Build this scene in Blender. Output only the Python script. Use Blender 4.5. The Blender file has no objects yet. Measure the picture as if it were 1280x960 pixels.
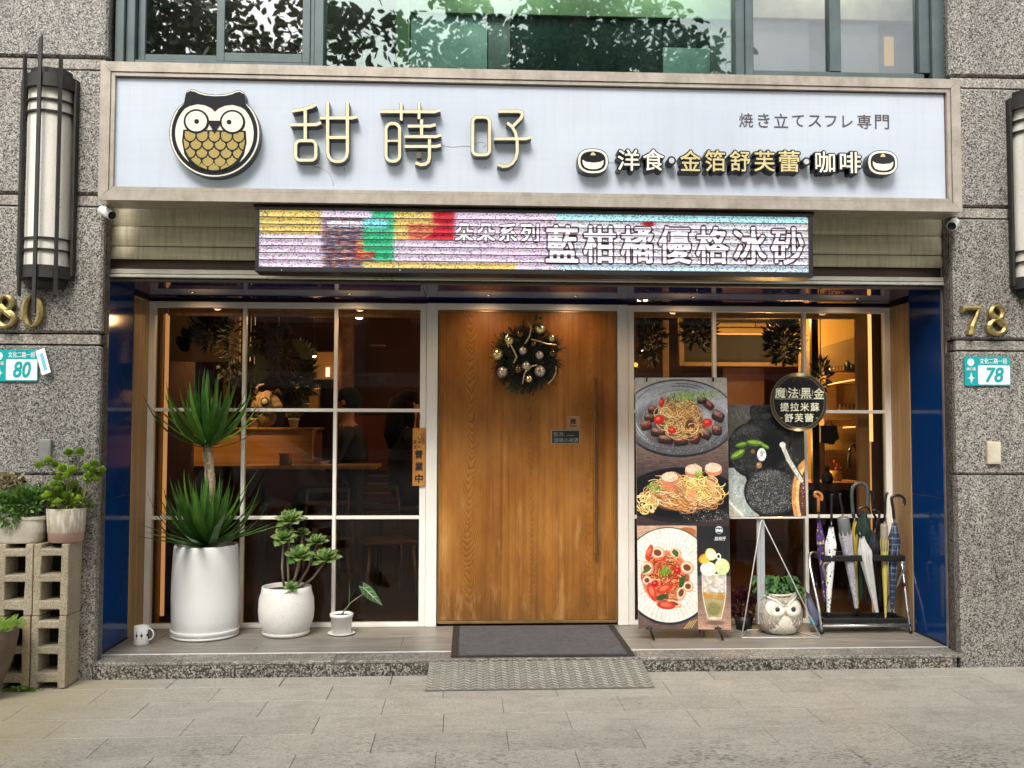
import bpy, math, random
import numpy as np
from mathutils import Vector, Matrix, Quaternion
random.seed(7)
rng = np.random.default_rng(11)
S = bpy.context.scene
COL = S.collection
R = math.radians

# ------------------------------------------------------------------ camera
CAM_H = 1.42
FPX = 1180.0                                   # focal length for a 1280 px wide picture
TH, PS, RO = R(2.66), R(2.85), R(0.129)
CAM_F = Vector((math.sin(PS)*math.cos(TH), math.cos(PS)*math.cos(TH), math.sin(TH)))
c0 = Vector((math.cos(PS), -math.sin(PS), 0)); u0 = c0.cross(CAM_F)
CAM_R = c0*math.cos(RO)+u0*math.sin(RO); CAM_U = -c0*math.sin(RO)+u0*math.cos(RO)
CC = Vector((0, 0, CAM_H))
cam_d = bpy.data.cameras.new('camera'); cam = bpy.data.objects.new('camera', cam_d); COL.objects.link(cam)
cam_d.sensor_width = 36; cam_d.lens = FPX*36/1280; cam_d.clip_start = .05; cam_d.clip_end = 500
cam.matrix_world = Matrix(((CAM_R.x, CAM_U.x, -CAM_F.x, 0), (CAM_R.y, CAM_U.y, -CAM_F.y, 0), (CAM_R.z, CAM_U.z, -CAM_F.z, CAM_H), (0, 0, 0, 1)))
S.camera = cam

def at(px, py, Y):                             # a measured point of the photograph on the vertical plane y = Y
    d = CAM_F*FPX + CAM_R*(px-640) - CAM_U*(py-480)
    return CC + d*(Y/d.y)
def atz(px, py, Z):                            # ... or on the level z = Z
    d = CAM_F*FPX + CAM_R*(px-640) - CAM_U*(py-480)
    return CC + d*((Z-CAM_H)/d.z)

# ------------------------------------------------------------------ world, sun, exposure
SUN_EL, SUN_AZ = R(47), R(196)
w = bpy.data.worlds.new('World'); S.world = w; w.use_nodes = True
nt = w.node_tree; bg = nt.nodes['Background']
sky = nt.nodes.new('ShaderNodeTexSky'); sky.sky_type = 'NISHITA'; sky.sun_disc = False
sky.sun_elevation = SUN_EL; sky.sun_rotation = SUN_AZ; sky.dust_density = 4; sky.air_density = 1.5
hs = nt.nodes.new('ShaderNodeHueSaturation'); hs.inputs['Saturation'].default_value = .22; hs.inputs['Value'].default_value = 1.0
nt.links.new(sky.outputs[0], hs.inputs['Color']); nt.links.new(hs.outputs[0], bg.inputs['Color'])
bg.inputs['Strength'].default_value = .15
sd = bpy.data.lights.new('sun', 'SUN'); sd.energy = 1.5; sd.angle = R(22); sd.color = (1, .96, .9)
sun = bpy.data.objects.new('sun', sd); COL.objects.link(sun)
sdir = Vector((math.sin(SUN_AZ)*math.cos(SUN_EL), math.cos(SUN_AZ)*math.cos(SUN_EL), math.sin(SUN_EL)))
sun.rotation_euler = sdir.to_track_quat('Z', 'Y').to_euler()
S.view_settings.view_transform = 'Standard'; S.view_settings.look = 'None'
S.view_settings.exposure = 0.78; S.view_settings.gamma = 1
S.cycles.max_bounces = 8; S.cycles.transparent_max_bounces = 12; S.cycles.glossy_bounces = 4
S.cycles.use_denoising = True
S.cycles.caustics_reflective = False; S.cycles.caustics_refractive = False
S.cycles.sample_clamp_indirect = 6

# ------------------------------------------------------------------ materials
def srgb(r, g, b):
    f = lambda c: (c/255)/12.92 if c/255 <= .04045 else (((c/255)+.055)/1.055)**2.4
    return (f(r), f(g), f(b), 1)
def c4(c): return tuple(c) if len(c) == 4 else tuple(c)+(1,)
class MT:
    def __init__(s, name):
        s.m = bpy.data.materials.new(name); s.m.use_nodes = True
        s.nt = s.m.node_tree; s.b = s.nt.nodes['Principled BSDF']; s.out = s.nt.nodes['Material Output']
    def n(s, t, **kw):
        nd = s.nt.nodes.new(t)
        for k, v in kw.items():
            if k in ('operation', 'blend_type', 'data_type', 'feature', 'distance', 'wave_type', 'bands_direction', 'noise_dimensions', 'wave_profile', 'vector_type', 'interpolation_type', 'voronoi_dimensions'): setattr(nd, k, v)
            else: nd.inputs[k].default_value = v
        return nd
    def l(s, a, b): s.nt.links.new(a, b)
    def pos(s, scale=(1, 1, 1), local=False):
        g = s.n('ShaderNodeTexCoord').outputs['Object'] if local else s.n('ShaderNodeNewGeometry').outputs['Position']
        mp = s.n('ShaderNodeMapping'); mp.inputs['Scale'].default_value = scale
        s.l(g, mp.inputs['Vector']); return mp.outputs[0]
    def ramp(s, fac, stops, const=False):
        r = s.n('ShaderNodeValToRGB'); cr_ = r.color_ramp
        if const: cr_.interpolation = 'CONSTANT'
        while len(cr_.elements) > 1: cr_.elements.remove(cr_.elements[-1])
        cr_.elements[0].position = stops[0][0]; cr_.elements[0].color = c4(stops[0][1])
        for p, c in stops[1:]:
            e = cr_.elements.new(p); e.color = c4(c)
        s.l(fac, r.inputs[0]); return r.outputs[0]
    def noise(s, vec, scale, detail=4, rough=.55, dist=0):
        k = s.n('ShaderNodeTexNoise', Scale=scale, Detail=detail, Roughness=rough, Distortion=dist)
        s.l(vec, k.inputs['Vector']); return k.outputs[0]
    def mix(s, fac, a, b, mode='MIX'):
        x = s.nt.nodes.new('ShaderNodeMix'); x.data_type = 'RGBA'; x.blend_type = mode
        for sock, v in ((x.inputs[0], fac), (x.inputs[6], a), (x.inputs[7], b)):
            if isinstance(v, (int, float)): sock.default_value = v
            elif isinstance(v, tuple): sock.default_value = c4(v)
            else: s.l(v, sock)
        return x.outputs[2]
    def math(s, op, a, b=0.0, c=0.0):
        x = s.nt.nodes.new('ShaderNodeMath'); x.operation = op
        for i, v in enumerate((a, b, c)):
            if isinstance(v, (int, float)): x.inputs[i].default_value = v
            else: s.l(v, x.inputs[i])
        return x.outputs[0]
    def col(s, o): s.l(o, s.b.inputs['Base Color'])
    def bump(s, h, dist=.002, strength=.6):
        b = s.n('ShaderNodeBump', Strength=strength, Distance=dist); s.l(h, b.inputs['Height']); s.l(b.outputs[0], s.b.inputs['Normal'])
    def set(s, rough=.5, metal=0, spec=.5):
        s.b.inputs['Roughness'].default_value = rough; s.b.inputs['Metallic'].default_value = metal
        s.b.inputs['Specular IOR Level'].default_value = spec; return s
_mc = {}
def plain(name, c, rough=.5, metal=0, var=.18, scale=9, bump=0, bscale=60, local=False, spec=.5):
    """one colour with uneven tone and a little relief"""
    if name in _mc: return _mc[name]
    k = MT(name).set(rough, metal, spec); c = c4(c)
    p = k.pos(local=local); n1 = k.noise(p, scale, 6, .6)
    lo = tuple(x*(1-var) for x in c[:3]); hi = tuple(min(1, x*(1+var)) for x in c[:3])
    k.col(k.ramp(n1, [(.3, lo), (.7, hi)]))
    rr = k.math('MULTIPLY_ADD', n1, .25, max(.02, rough-.12)); k.l(rr, k.b.inputs['Roughness'])
    if bump: k.bump(k.noise(p, bscale, 5, .6), bump, .5)
    _mc[name] = k.m; return k.m
def emis(name, c, strength):
    k = MT(name); k.b.inputs['Base Color'].default_value = c4(c); k.b.inputs['Emission Color'].default_value = c4(c)
    k.b.inputs['Emission Strength'].default_value = strength; k.set(.5); return k.m
def glass(name, tint=(1, 1, 1), base=.0, gain=1.0, gcol=(1, 1, 1), dirt=.02, rough=.01):
    k = MT(name); k.nt.nodes.remove(k.b)
    t = k.n('ShaderNodeBsdfTransparent'); t.inputs[0].default_value = c4(tint)
    g = k.n('ShaderNodeBsdfGlossy'); g.inputs['Color'].default_value = c4(gcol); g.inputs['Roughness'].default_value = rough
    p = k.pos(); bn = k.n('ShaderNodeBump', Strength=.35, Distance=.002); k.l(k.noise(p, 1.3, 2), bn.inputs['Height']); k.l(bn.outputs[0], g.inputs['Normal'])
    fr = k.n('ShaderNodeFresnel'); fr.inputs[0].default_value = 1.5
    f = k.math('MULTIPLY', fr.outputs[0], gain); f = k.math('ADD', f, base)
    mx = k.n('ShaderNodeMixShader'); k.l(f, mx.inputs[0]); k.l(t.outputs[0], mx.inputs[1]); k.l(g.outputs[0], mx.inputs[2])
    df = k.n('ShaderNodeBsdfDiffuse'); df.inputs[0].default_value = (.5, .5, .48, 1)
    m2 = k.n('ShaderNodeMixShader'); dn = k.ramp(k.noise(k.pos((3, 3, 1)), 2.5, 6, .7), [(.45, (0, 0, 0)), (.8, (dirt,)*3)])
    k.l(dn, m2.inputs[0]); k.l(mx.outputs[0], m2.inputs[1]); k.l(df.outputs[0], m2.inputs[2])
    k.l(m2.outputs[0], k.out.inputs[0]); return k.m

def granite(name, grains, scale=115, dirt=.35, rough=.55, streak=True):
    k = MT(name).set(rough); p = k.pos()
    v = k.n('ShaderNodeTexVoronoi', Scale=scale); k.l(p, v.inputs['Vector'])
    sep = k.n('ShaderNodeSeparateColor'); k.l(v.outputs['Color'], sep.inputs[0])
    g1 = k.ramp(sep.outputs[0], grains, True)
    v2 = k.n('ShaderNodeTexVoronoi', Scale=scale*2.1); k.l(p, v2.inputs['Vector'])
    s2 = k.n('ShaderNodeSeparateColor'); k.l(v2.outputs['Color'], s2.inputs[0])
    fine = k.ramp(s2.outputs[1], [(0, (.55, .55, .55)), (1, (1.25, 1.22, 1.2))])
    c = k.mix(.8, g1, fine, 'MULTIPLY')
    d = k.ramp(k.noise(k.pos((1, 1, .35) if streak else (1, 1, 1)), 2.6, 7, .65), [(.3, (1-dirt, 1-dirt*1.02, 1-dirt*1.1)), (.55, (1, 1, .99)), (.8, (1.14, 1.13, 1.10))])
    st_ = k.ramp(k.noise(k.pos((5, 5, .22)), 3.2, 5, .7), [(.36, (.70, .69, .66)), (.5, (1, 1, 1))]); d = k.mix(.55, d, st_, 'MULTIPLY')
    c = k.mix(1.0, c, d, 'MULTIPLY'); c = k.mix(1.0, c, k.ramp(k.n('ShaderNodeObjectInfo').outputs['Random'], [(0, (.86, .86, .87)), (1, (1.10, 1.09, 1.06))]), 'MULTIPLY'); k.col(c); k.bump(v.outputs['Distance'], .0012, .5)
    return k.m
GR = granite('granite_grey', [(0, (.036, .035, .032)), (.2, (.13, .125, .113)), (.38, (.25, .24, .22)), (.6, (.345, .325, .295)), (.82, (.47, .455, .42))], 160, .42)
GRS = granite('granite_step', [(0, (.028, .026, .022)), (.3, (.10, .092, .078)), (.52, (.23, .205, .17)), (.72, (.38, .355, .30)), (.9, (.46, .44, .385))], 120, .3)
GRB = granite('granite_band', [(0, (.19, .175, .15)), (.3, (.33, .305, .265)), (.62, (.43, .40, .345)), (.85, (.50, .475, .42))], 130, .4)
GRR = granite('granite_return', [(0, (.03, .028, .028)), (.4, (.11, .1, .095)), (.7, (.19, .17, .16))], 120, .4)

def paving():
    k = MT('paving_stone').set(.72); p = k.pos()
    oi = k.n('ShaderNodeObjectInfo')
    base = k.ramp(oi.outputs['Random'], [(0, (.35, .322, .275)), (.5, (.37, .342, .292)), (1, (.39, .36, .308))])
    v = k.n('ShaderNodeTexVoronoi', Scale=150); k.l(p, v.inputs['Vector'])
    sp = k.n('ShaderNodeSeparateColor'); k.l(v.outputs['Color'], sp.inputs[0])
    c = k.mix(.85, base, k.ramp(sp.outputs[0], [(0, (.72, .72, .72)), (.2, (.92, .92, .92)), (.7, (1.06, 1.06, 1.05)), (1, (1.22, 1.2, 1.17))]), 'MULTIPLY')
    c = k.mix(1., c, k.ramp(k.noise(p, 2.2, 8, .7), [(.3, (.80, .79, .76)), (.5, (1, 1, 1)), (.75, (1.1, 1.09, 1.06))]), 'MULTIPLY')
    # dark pits in the worn near rows, stretched along x
    sx = k.n('ShaderNodeSeparateXYZ'); k.l(k.n('ShaderNodeNewGeometry').outputs['Position'], sx.inputs[0])
    yf = k.ramp(k.math('MULTIPLY_ADD', sx.outputs[1], -1.0, 4.75), [(0, (0, 0, 0)), (1, (1, 1, 1))])
    pn = k.noise(k.pos((.40, 1, 1)), 80, 4, .65)
    big = k.noise(p, 3.1, 3, .5)
    thr = k.math('MULTIPLY', k.math('GREATER_THAN', k.math('ADD', pn, k.math('MULTIPLY', big, .40)), .79), yf)
    c = k.mix(k.math('MULTIPLY', thr, .85), c, (.045, .042, .038))
    gv = k.n('ShaderNodeTexVoronoi', Scale=5.5); k.l(k.pos((1, 1, .2)), gv.inputs['Vector']); gs = k.n('ShaderNodeSeparateColor'); k.l(gv.outputs['Color'], gs.inputs[0])
    gum = k.math('MULTIPLY', k.math('LESS_THAN', k.math('ADD', gv.outputs['Distance'], k.math('MULTIPLY', k.noise(p, 30, 3), .06)), .085), k.math('GREATER_THAN', gs.outputs[0], .62))
    c = k.mix(k.math('MULTIPLY', gum, .42), c, (.10, .095, .085))
    c = k.mix(1., c, k.ramp(k.noise(k.pos((.6, 1.6, 1)), 9, 6, .7), [(.32, (.86, .85, .83)), (.5, (1, 1, 1)), (.7, (1.05, 1.05, 1.04))]), 'MULTIPLY')
    # pale scuffs
    sc = k.math('GREATER_THAN', k.math('ADD', k.noise(k.pos((.35, 1.5, 1)), 26, 4, .7), k.math('MULTIPLY', k.noise(p, 1.7, 2), .3)), .91)
    c = k.mix(k.math('MULTIPLY', sc, .5), c, (.6, .58, .54))
    # mossy yellow towards the planters at the left
    ms = k.math('MULTIPLY_ADD', sx.outputs[0], -2.2, -3.55)
    ms = k.math('MULTIPLY', k.math('MINIMUM', k.math('MAXIMUM', ms, 0.0), 1.0), k.noise(p, 5, 5))
    c = k.mix(ms, c, (.33, .27, .13)); k.col(c)
    k.bump(k.math('SUBTRACT', k.noise(p, 90, 4, .6), k.math('MULTIPLY', thr, .5)), .0015, .4)
    return k.m
PAVE = paving()

def wood(name, lo, hi, scale=1.0, rough=.42, rings=14, axis='Z', cath=None, gloss=.4):
    """long grain along z (or x) with fine pores"""
    k = MT(name).set(rough, 0, gloss)
    sc = (1, 1, .045) if axis == 'Z' else (.045, 1, 1)
    p = k.pos(tuple(a*scale for a in sc))
    n1 = k.noise(p, rings, 5, .6, .6); n2 = k.noise(p, rings*9, 3, .6)
    c = k.ramp(k.math('ADD', k.math('MULTIPLY', n1, .75), k.math('MULTIPLY', n2, .25)), [(.34, lo), (.64, hi)])
    c = k.mix(1., c, k.ramp(k.noise(k.pos(), 1.6, 4), [(.3, (.86, .86, .86)), (.7, (1.08, 1.08, 1.08))]), 'MULTIPLY')
    k.col(c); k.bump(n2, .0006, .35); return k.m

def door_wood():
    k = MT('door_veneer').set(.42, 0, .35); P = k.pos()
    sx = k.n('ShaderNodeSeparateXYZ'); k.l(P, sx.inputs[0])
    X, Z = sx.outputs[0], sx.outputs[2]
    # veneer leaves about 0.2 m wide, every leaf cut from another place
    leaf = k.math('FLOOR', k.math('DIVIDE', k.math('ADD', X, .165), .405))
    lx = k.math('SUBTRACT', k.math('DIVIDE', k.math('ADD', X, .165), .405), k.math('ADD', leaf, .5))
    lx = k.math('ADD', lx, k.math('MULTIPLY_ADD', k.noise(k.pos((1, 1, .6)), 1.8, 3), .16, -.08))   # -.5 .. .5 in a leaf
    rnd = k.n('ShaderNodeTexWhiteNoise'); rnd.noise_dimensions = '1D'; k.l(leaf, rnd.inputs['W'])
    warp = k.noise(k.pos((1.5, 1, .5)), 2.3, 4, .55)
    # cathedral arches: a parabola in x against z
    xx = k.math('MULTIPLY', lx, lx)
    a = k.math('ADD', Z, k.math('MULTIPLY', xx, -7.5))
    a = k.math('ADD', a, k.math('MULTIPLY', rnd.outputs[0], 3.7)); a = k.math('ADD', a, k.math('MULTIPLY', warp, .75))
    rings = k.math('FRACT', k.math('MULTIPLY', a, 20.0))
    ringc = k.ramp(rings, [(0, (.50, .48, .44)), (.35, (.85, .84, .82)), (.8, (1.3, 1.3, 1.28)), (1, (.52, .5, .46))])
    pq = k.pos((1, 1, .018)); st = k.noise(pq, 42, 4, .65); fine = k.noise(k.pos((1, 1, .03)), 210, 2, .5)
    side = k.ramp(k.math('ABSOLUTE', lx), [(.20, (1, 1, 1)), (.36, (.0, .0, .0))])
    leafw = k.ramp(X, [(.0, (.75,)*3), (.22, (.65,)*3), (.26, (.25,)*3), (1, (.35,)*3)])
    grain = k.mix(k.math('MULTIPLY', k.math('MULTIPLY', side, leafw), .9), k.ramp(st, [(.32, (.66, .64, .6)), (.52, (1,)*3), (.7, (1.3, 1.3, 1.28))]), ringc)
    base = k.ramp(k.noise(k.pos((1.2, 1, .5)), 3.0, 5, .6), [(.28, (.215, .072, .010)), (.5, (.35, .135, .022)), (.75, (.48, .215, .045))])
    c = k.mix(1., base, grain, 'MULTIPLY')
    c = k.mix(.35, c, k.ramp(fine, [(.35, (.72,)*3), (.6, (1.15,)*3)]), 'MULTIPLY')
    # knots
    # grime and bleaching towards the foot
    wear = k.ramp(Z, [(.0, (0, 0, 0)), (.105, (.8,)*3), (.14, (1, 1, 1)), (.36, (.45,)*3), (.85, (.06,)*3), (1, (.06,)*3)])
    wn = k.noise(k.pos((1, 1, .4)), 7, 6, .7)
    c = k.mix(k.math('MULTIPLY', wear, k.math('MULTIPLY', wn, .95)), c, (.055, .034, .014))
    bl = k.ramp(k.math('ADD', k.noise(k.pos((3.5, 1, .6)), 3.3, 5, .65), k.math('MULTIPLY', Z, -.10)), [(.50, (0, 0, 0)), (.66, (.62,)*3)])
    c = k.mix(k.math('MULTIPLY', bl, .75), c, (.62, .36, .14)); k.col(c)
    k.l(k.ramp(wn, [(.3, (.32,)*3), (.7, (.52,)*3)]), k.b.inputs['Roughness'])
    k.bump(k.math('ADD', fine, k.math('MULTIPLY', rings, .3)), .0005, .4); return k.m

DOORW = door_wood()
OAK = wood('pale_oak', (.33, .19, .075), (.52, .335, .16), 1, .45, 22)
INWOOD = wood('warm_lining_wood', (.30, .14, .04), (.48, .26, .09), 1, .4, 20)
COUNTER = wood('counter_wood', (.33, .15, .035), (.47, .24, .07), 1, .4, 18, 'X')
WHITEF = plain('white_frame_paint', (.90, .86, .77), .38, 0, .05, 5, .0003, 40)
SIGNF = MT('weathered_sign_frame'); SIGNF.set(.42, .25)
_p = SIGNF.pos((1, 1, 1)); SIGNF.col(SIGNF.mix(1., SIGNF.ramp(SIGNF.noise(_p, 9, 6, .7), [(.3, (.30, .262, .215)), (.55, (.41, .362, .30)), (.75, (.47, .425, .36))]), SIGNF.ramp(SIGNF.noise(SIGNF.pos((3, 1, 1)), 5, 6, .75), [(.35, (.88, .87, .86)), (.6, (1.04,)*3)]), 'MULTIPLY')); SIGNF = SIGNF.m
SHUT = MT('shutter_cream_metal'); SHUT.set(.65, .0)
SHUT.col(SHUT.mix(1., SHUT.ramp(SHUT.noise(SHUT.pos((.25, 1, 3)), 6, 6, .7), [(.3, (.60, .53, .34)), (.6, (.74, .67, .46))]), SHUT.ramp(SHUT.noise(SHUT.pos((6, 1, .5)), 6, 5, .7), [(.3, (.7, .68, .63)), (.55, (1, 1, 1))]), 'MULTIPLY')); SHUT = SHUT.m
_k = MT('blue_lacquer').set(.10, 0, .45); _k.col(_k.ramp(_k.noise(_k.pos(), 2.5, 5), [(.3, (.002, .036, .15)), (.7, (.003, .046, .185))])); _k.bump(_k.noise(_k.pos(), 2.2, 2), .002, .12); BLUE = _k.m
_k = MT('blue_lacquer_ceiling').set(.03, 0, .3); _k.b.inputs['Base Color'].default_value = (.004, .018, .14, 1); BLUED = _k.m
BLACKM = plain('black_metal', (.018, .018, .018), .42, .2, .2)
LAMPM = plain('lamp_iron', (.030, .029, .025), .55, .3, .35, 14, .001, 60)
WINF = plain('teal_grey_window_frame', (.085, .115, .115), .42, .2, .16, 8)
STEEL = plain('steel_rail', (.30, .275, .25), .38, .6, .2, 14)
CHROME = plain('bright_metal_tube', (.62, .62, .62), .22, .85, .08)
ALU = plain('aluminium_trim', (.82, .82, .80), .33, .35, .08)
WHITEP = plain('white_plastic', (.78, .77, .73), .38, 0, .06)
CERAM = MT('white_glazed_pot'); CERAM.set(.32); CERAM.col(CERAM.mix(1., CERAM.ramp(CERAM.noise(CERAM.pos((1, 1, 1.5)), 3, 5), [(.3, (.72, .72, .69)), (.7, (.80, .80, .775))]), CERAM.ramp(CERAM.noise(CERAM.pos((14, 14, 1)), 7, 4), [(.3, (.985, .985, .98)), (.6, (1, 1, 1))]), 'MULTIPLY')); _z = CERAM.n('ShaderNodeSeparateXYZ'); CERAM.l(CERAM.n('ShaderNodeNewGeometry').outputs['Position'], _z.inputs[0])
_c0 = CERAM.b.inputs['Base Color'].links[0].from_socket; _g = CERAM.ramp(CERAM.math('ADD', _z.outputs[2], CERAM.math('MULTIPLY', CERAM.noise(CERAM.pos((1, 1, .5)), 26, 6, .75), .22)), [(.20, (.75,)*3), (.30, (0,)*3)])
CERAM.col(CERAM.mix(CERAM.math('MULTIPLY', _g, .3), _c0, (.40, .35, .28))); CERAM = CERAM.m
DARKC = plain('dark_core', (.012, .011, .010), .8)
SOIL = plain('dark_soil', (.05, .035, .022), .9, 0, .5, 40, .01, 50)
BRASS = MT('aged_brass'); BRASS.set(.36, .75); BRASS.col(BRASS.ramp(BRASS.noise(BRASS.pos(), 38, 6, .7), [(.3, (.17, .12, .045)), (.5, (.42, .32, .13)), (.72, (.66, .53, .26))])); BRASS = BRASS.m

def image_mat(name, arr, rough=.35, emit=0.0, spec=.5, uvname='UVMap'):
    h, w_, _ = arr.shape
    im = bpy.data.images.new(name, w_, h)
    a = np.ones((h, w_, 4), np.float32); a[..., :3] = np.clip(arr, 0, 1)
    im.pixels.foreach_set(a[::-1].ravel()); im.update(); im.pack()
    k = MT(name).set(rough, 0, spec)
    t = k.n('ShaderNodeTexImage'); t.image = im; t.extension = 'EXTEND'
    k.l(t.outputs[0], k.b.inputs['Base Color'])
    if emit:
        k.l(t.outputs[0], k.b.inputs['Emission Color']); k.b.inputs['Emission Strength'].default_value = emit
    return k.m

# ------------------------------------------------------------------ mesh helpers
class MB:
    def __init__(s): s.v = []; s.f = []; s.mi = []; s.sm = []; s.uv = {}
    def add(s, vs, fs, mi=0, smooth=False):
        o = len(s.v); s.v += [Vector(v) for v in vs]
        for f in fs: s.f.append([i+o for i in f]); s.mi.append(mi); s.sm.append(smooth)
        return s
    def box(s, x0, x1, y0, y1, z0, z1, b=0, mi=0):
        if x0 > x1: x0, x1 = x1, x0
        if y0 > y1: y0, y1 = y1, y0
        if z0 > z1: z0, z1 = z1, z0
        b = min(b, (x1-x0)*.45, (y1-y0)*.45, (z1-z0)*.45)
        if b <= 0:
            vs = [(x, y, z) for x in (x0, x1) for y in (y0, y1) for z in (z0, z1)]
            return s.add(vs, [(0, 1, 3, 2), (4, 6, 7, 5), (0, 4, 5, 1), (2, 3, 7, 6), (0, 2, 6, 4), (1, 5, 7, 3)], mi)
        # chamfered box: 24 verts
        vs = []; idx = {}
        X, Y, Z = (x0, x1), (y0, y1), (z0, z1)
        for i in (0, 1):
            for j in (0, 1):
                for k in (0, 1):
                    sx, sy, sz = (1, -1)[i], (1, -1)[j], (1, -1)[k]
                    idx[i, j, k, 0] = len(vs); vs.append((X[i], Y[j]+sy*b, Z[k]+sz*b))
                    idx[i, j, k, 1] = len(vs); vs.append((X[i]+sx*b, Y[j], Z[k]+sz*b))
                    idx[i, j, k, 2] = len(vs); vs.append((X[i]+sx*b, Y[j]+sy*b, Z[k]))
        fs = []
        for i in (0, 1):
            q = [idx[i, 0, 0, 0], idx[i, 0, 1, 0], idx[i, 1, 1, 0], idx[i, 1, 0, 0]]; fs.append(q if i == 0 else q[::-1])
            q = [idx[0, i, 0, 1], idx[1, i, 0, 1], idx[1, i, 1, 1], idx[0, i, 1, 1]]; fs.append(q if i == 0 else q[::-1])
            q = [idx[0, 0, i, 2], idx[0, 1, i, 2], idx[1, 1, i, 2], idx[1, 0, i, 2]]; fs.append(q if i == 0 else q[::-1])
        def fix(q):
            c = Vector(((x0+x1)/2, (y0+y1)/2, (z0+z1)/2)); a_, b_, c_ = (Vector(vs[t]) for t in q[:3])
            n = (b_-a_).cross(c_-a_); return q if n.dot(a_-c) > 0 else q[::-1]
        for i in (0, 1):
            for j in (0, 1):
                fs.append(fix([idx[i, j, 0, 0], idx[i, j, 1, 0], idx[i, j, 1, 1], idx[i, j, 0, 1]]))
                fs.append(fix([idx[i, 0, j, 0], idx[i, 1, j, 0], idx[i, 1, j, 2], idx[i, 0, j, 2]]))
                fs.append(fix([idx[0, i, j, 1], idx[1, i, j, 1], idx[1, i, j, 2], idx[0, i, j, 2]]))
        for key in [(i, j, k) for i in (0, 1) for j in (0, 1) for k in (0, 1)]: fs.append(fix([idx[key+(t,)] for t in (0, 1, 2)]))
        return s.add(vs, fs, mi)
    def tube(s, pts, r, n=8, caps=True, smooth=True, mi=0, flat=1.0, up=None):
        """tube along points; r a number or a list; flat squeezes the cross-section"""
        pts = [Vector(p) for p in pts]; m = len(pts); rs = r if isinstance(r, (list, tuple)) else [r]*m
        t0 = (pts[1]-pts[0]).normalized(); ref = Vector(up) if up else (Vector((0, 0, 1)) if abs(t0.z) < .9 else Vector((0, 1, 0)))
        nn = (ref - t0*ref.dot(t0)).normalized(); vs = []; fs = []
        for i in range(m):
            t = (pts[min(i+1, m-1)]-pts[max(i-1, 0)]).normalized()
            nn = (nn - t*nn.dot(t)).normalized(); bb = t.cross(nn)
            for k in range(n):
                a = 2*math.pi*k/n; vs.append(pts[i]+nn*(math.cos(a)*rs[i]*flat)+bb*(math.sin(a)*rs[i]))
        for i in range(m-1):
            for k in range(n): fs.append((i*n+k, i*n+(k+1) % n, (i+1)*n+(k+1) % n, (i+1)*n+k))
        s.add(vs, fs, mi, smooth)
        if caps:
            o = len(s.v)-len(vs); s.f.append([o+k for k in range(n)][::-1]); s.f.append([o+(m-1)*n+k for k in range(n)]); s.mi += [mi]*2; s.sm += [False]*2
        return s
    def lathe(s, prof, c=(0, 0, 0), n=32, mi=0, smooth=True, a0=0, a1=2*math.pi, sx=1, sy=1):
        """profile of (r, z) round a vertical axis at c"""
        full = abs(a1-a0-2*math.pi) < 1e-6; cnt = n if full else n+1; vs = []; fs = []
        for (r, z) in prof:
            for k in range(cnt):
                a = a0+(a1-a0)*k/n; vs.append((c[0]+r*math.cos(a)*sx, c[1]+r*math.sin(a)*sy, c[2]+z))
        for i in range(len(prof)-1):
            for k in range(n):
                k2 = (k+1) % cnt; fs.append((i*cnt+k, i*cnt+k2, (i+1)*cnt+k2, (i+1)*cnt+k))
        return s.add(vs, fs, mi, smooth)
    def ball(s, c, r, n=14, m=9, mi=0, rot=None, fn=None):
        r = (r, r, r) if isinstance(r, (int, float)) else r; vs = []; fs = []
        for i in range(m+1):
            for k in range(n):
                th = math.pi*i/m; a = 2*math.pi*k/n
                d = Vector((math.sin(th)*math.cos(a), math.sin(th)*math.sin(a), math.cos(th)))
                q = Vector((d.x*r[0], d.y*r[1], d.z*r[2]))*(fn(d) if fn else 1)
                if rot: q = rot @ q
                vs.append(Vector(c)+q)
        for i in range(m):
            for k in range(n): fs.append((i*n+k, (i+1)*n+k, (i+1)*n+(k+1) % n, i*n+(k+1) % n))
        return s.add(vs, fs, mi, True)
    def prism(s, poly, y0, y1, mi=0, smooth=False):
        """polygon of (x, z), counter-clockwise seen from the street, from y0 (front) to y1"""
        n = len(poly); vs = [(x, y0, z) for x, z in poly]+[(x, y1, z) for x, z in poly]
        s.add(vs, [], mi); o = len(s.v)-2*n
        s.f.append([o+i for i in range(n)]); s.f.append([o+n+i for i in range(n)][::-1]); s.mi += [mi]*2; s.sm += [False]*2
        for i in range(n):
            j = (i+1) % n; s.f.append([o+j, o+i, o+n+i, o+n+j]); s.mi.append(mi); s.sm.append(smooth)
        return s
    def mesh(s, name, mats, off=Vector((0, 0, 0))):
        me = bpy.data.meshes.new(name); me.from_pydata([tuple(v-off) for v in s.v], [], s.f)
        for m in (mats if isinstance(mats, (list, tuple)) else [mats]): me.materials.append(m)
        me.polygons.foreach_set('material_index', s.mi); me.polygons.foreach_set('use_smooth', s.sm); me.update(); return me
    def build(s, name, mats, parent=None, **tags):
        off = Vector(parent['_o']) if parent is not None and '_o' in parent.keys() else Vector((0, 0, 0))
        return link(name, s.mesh(name, mats, off), parent, **tags)
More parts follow.
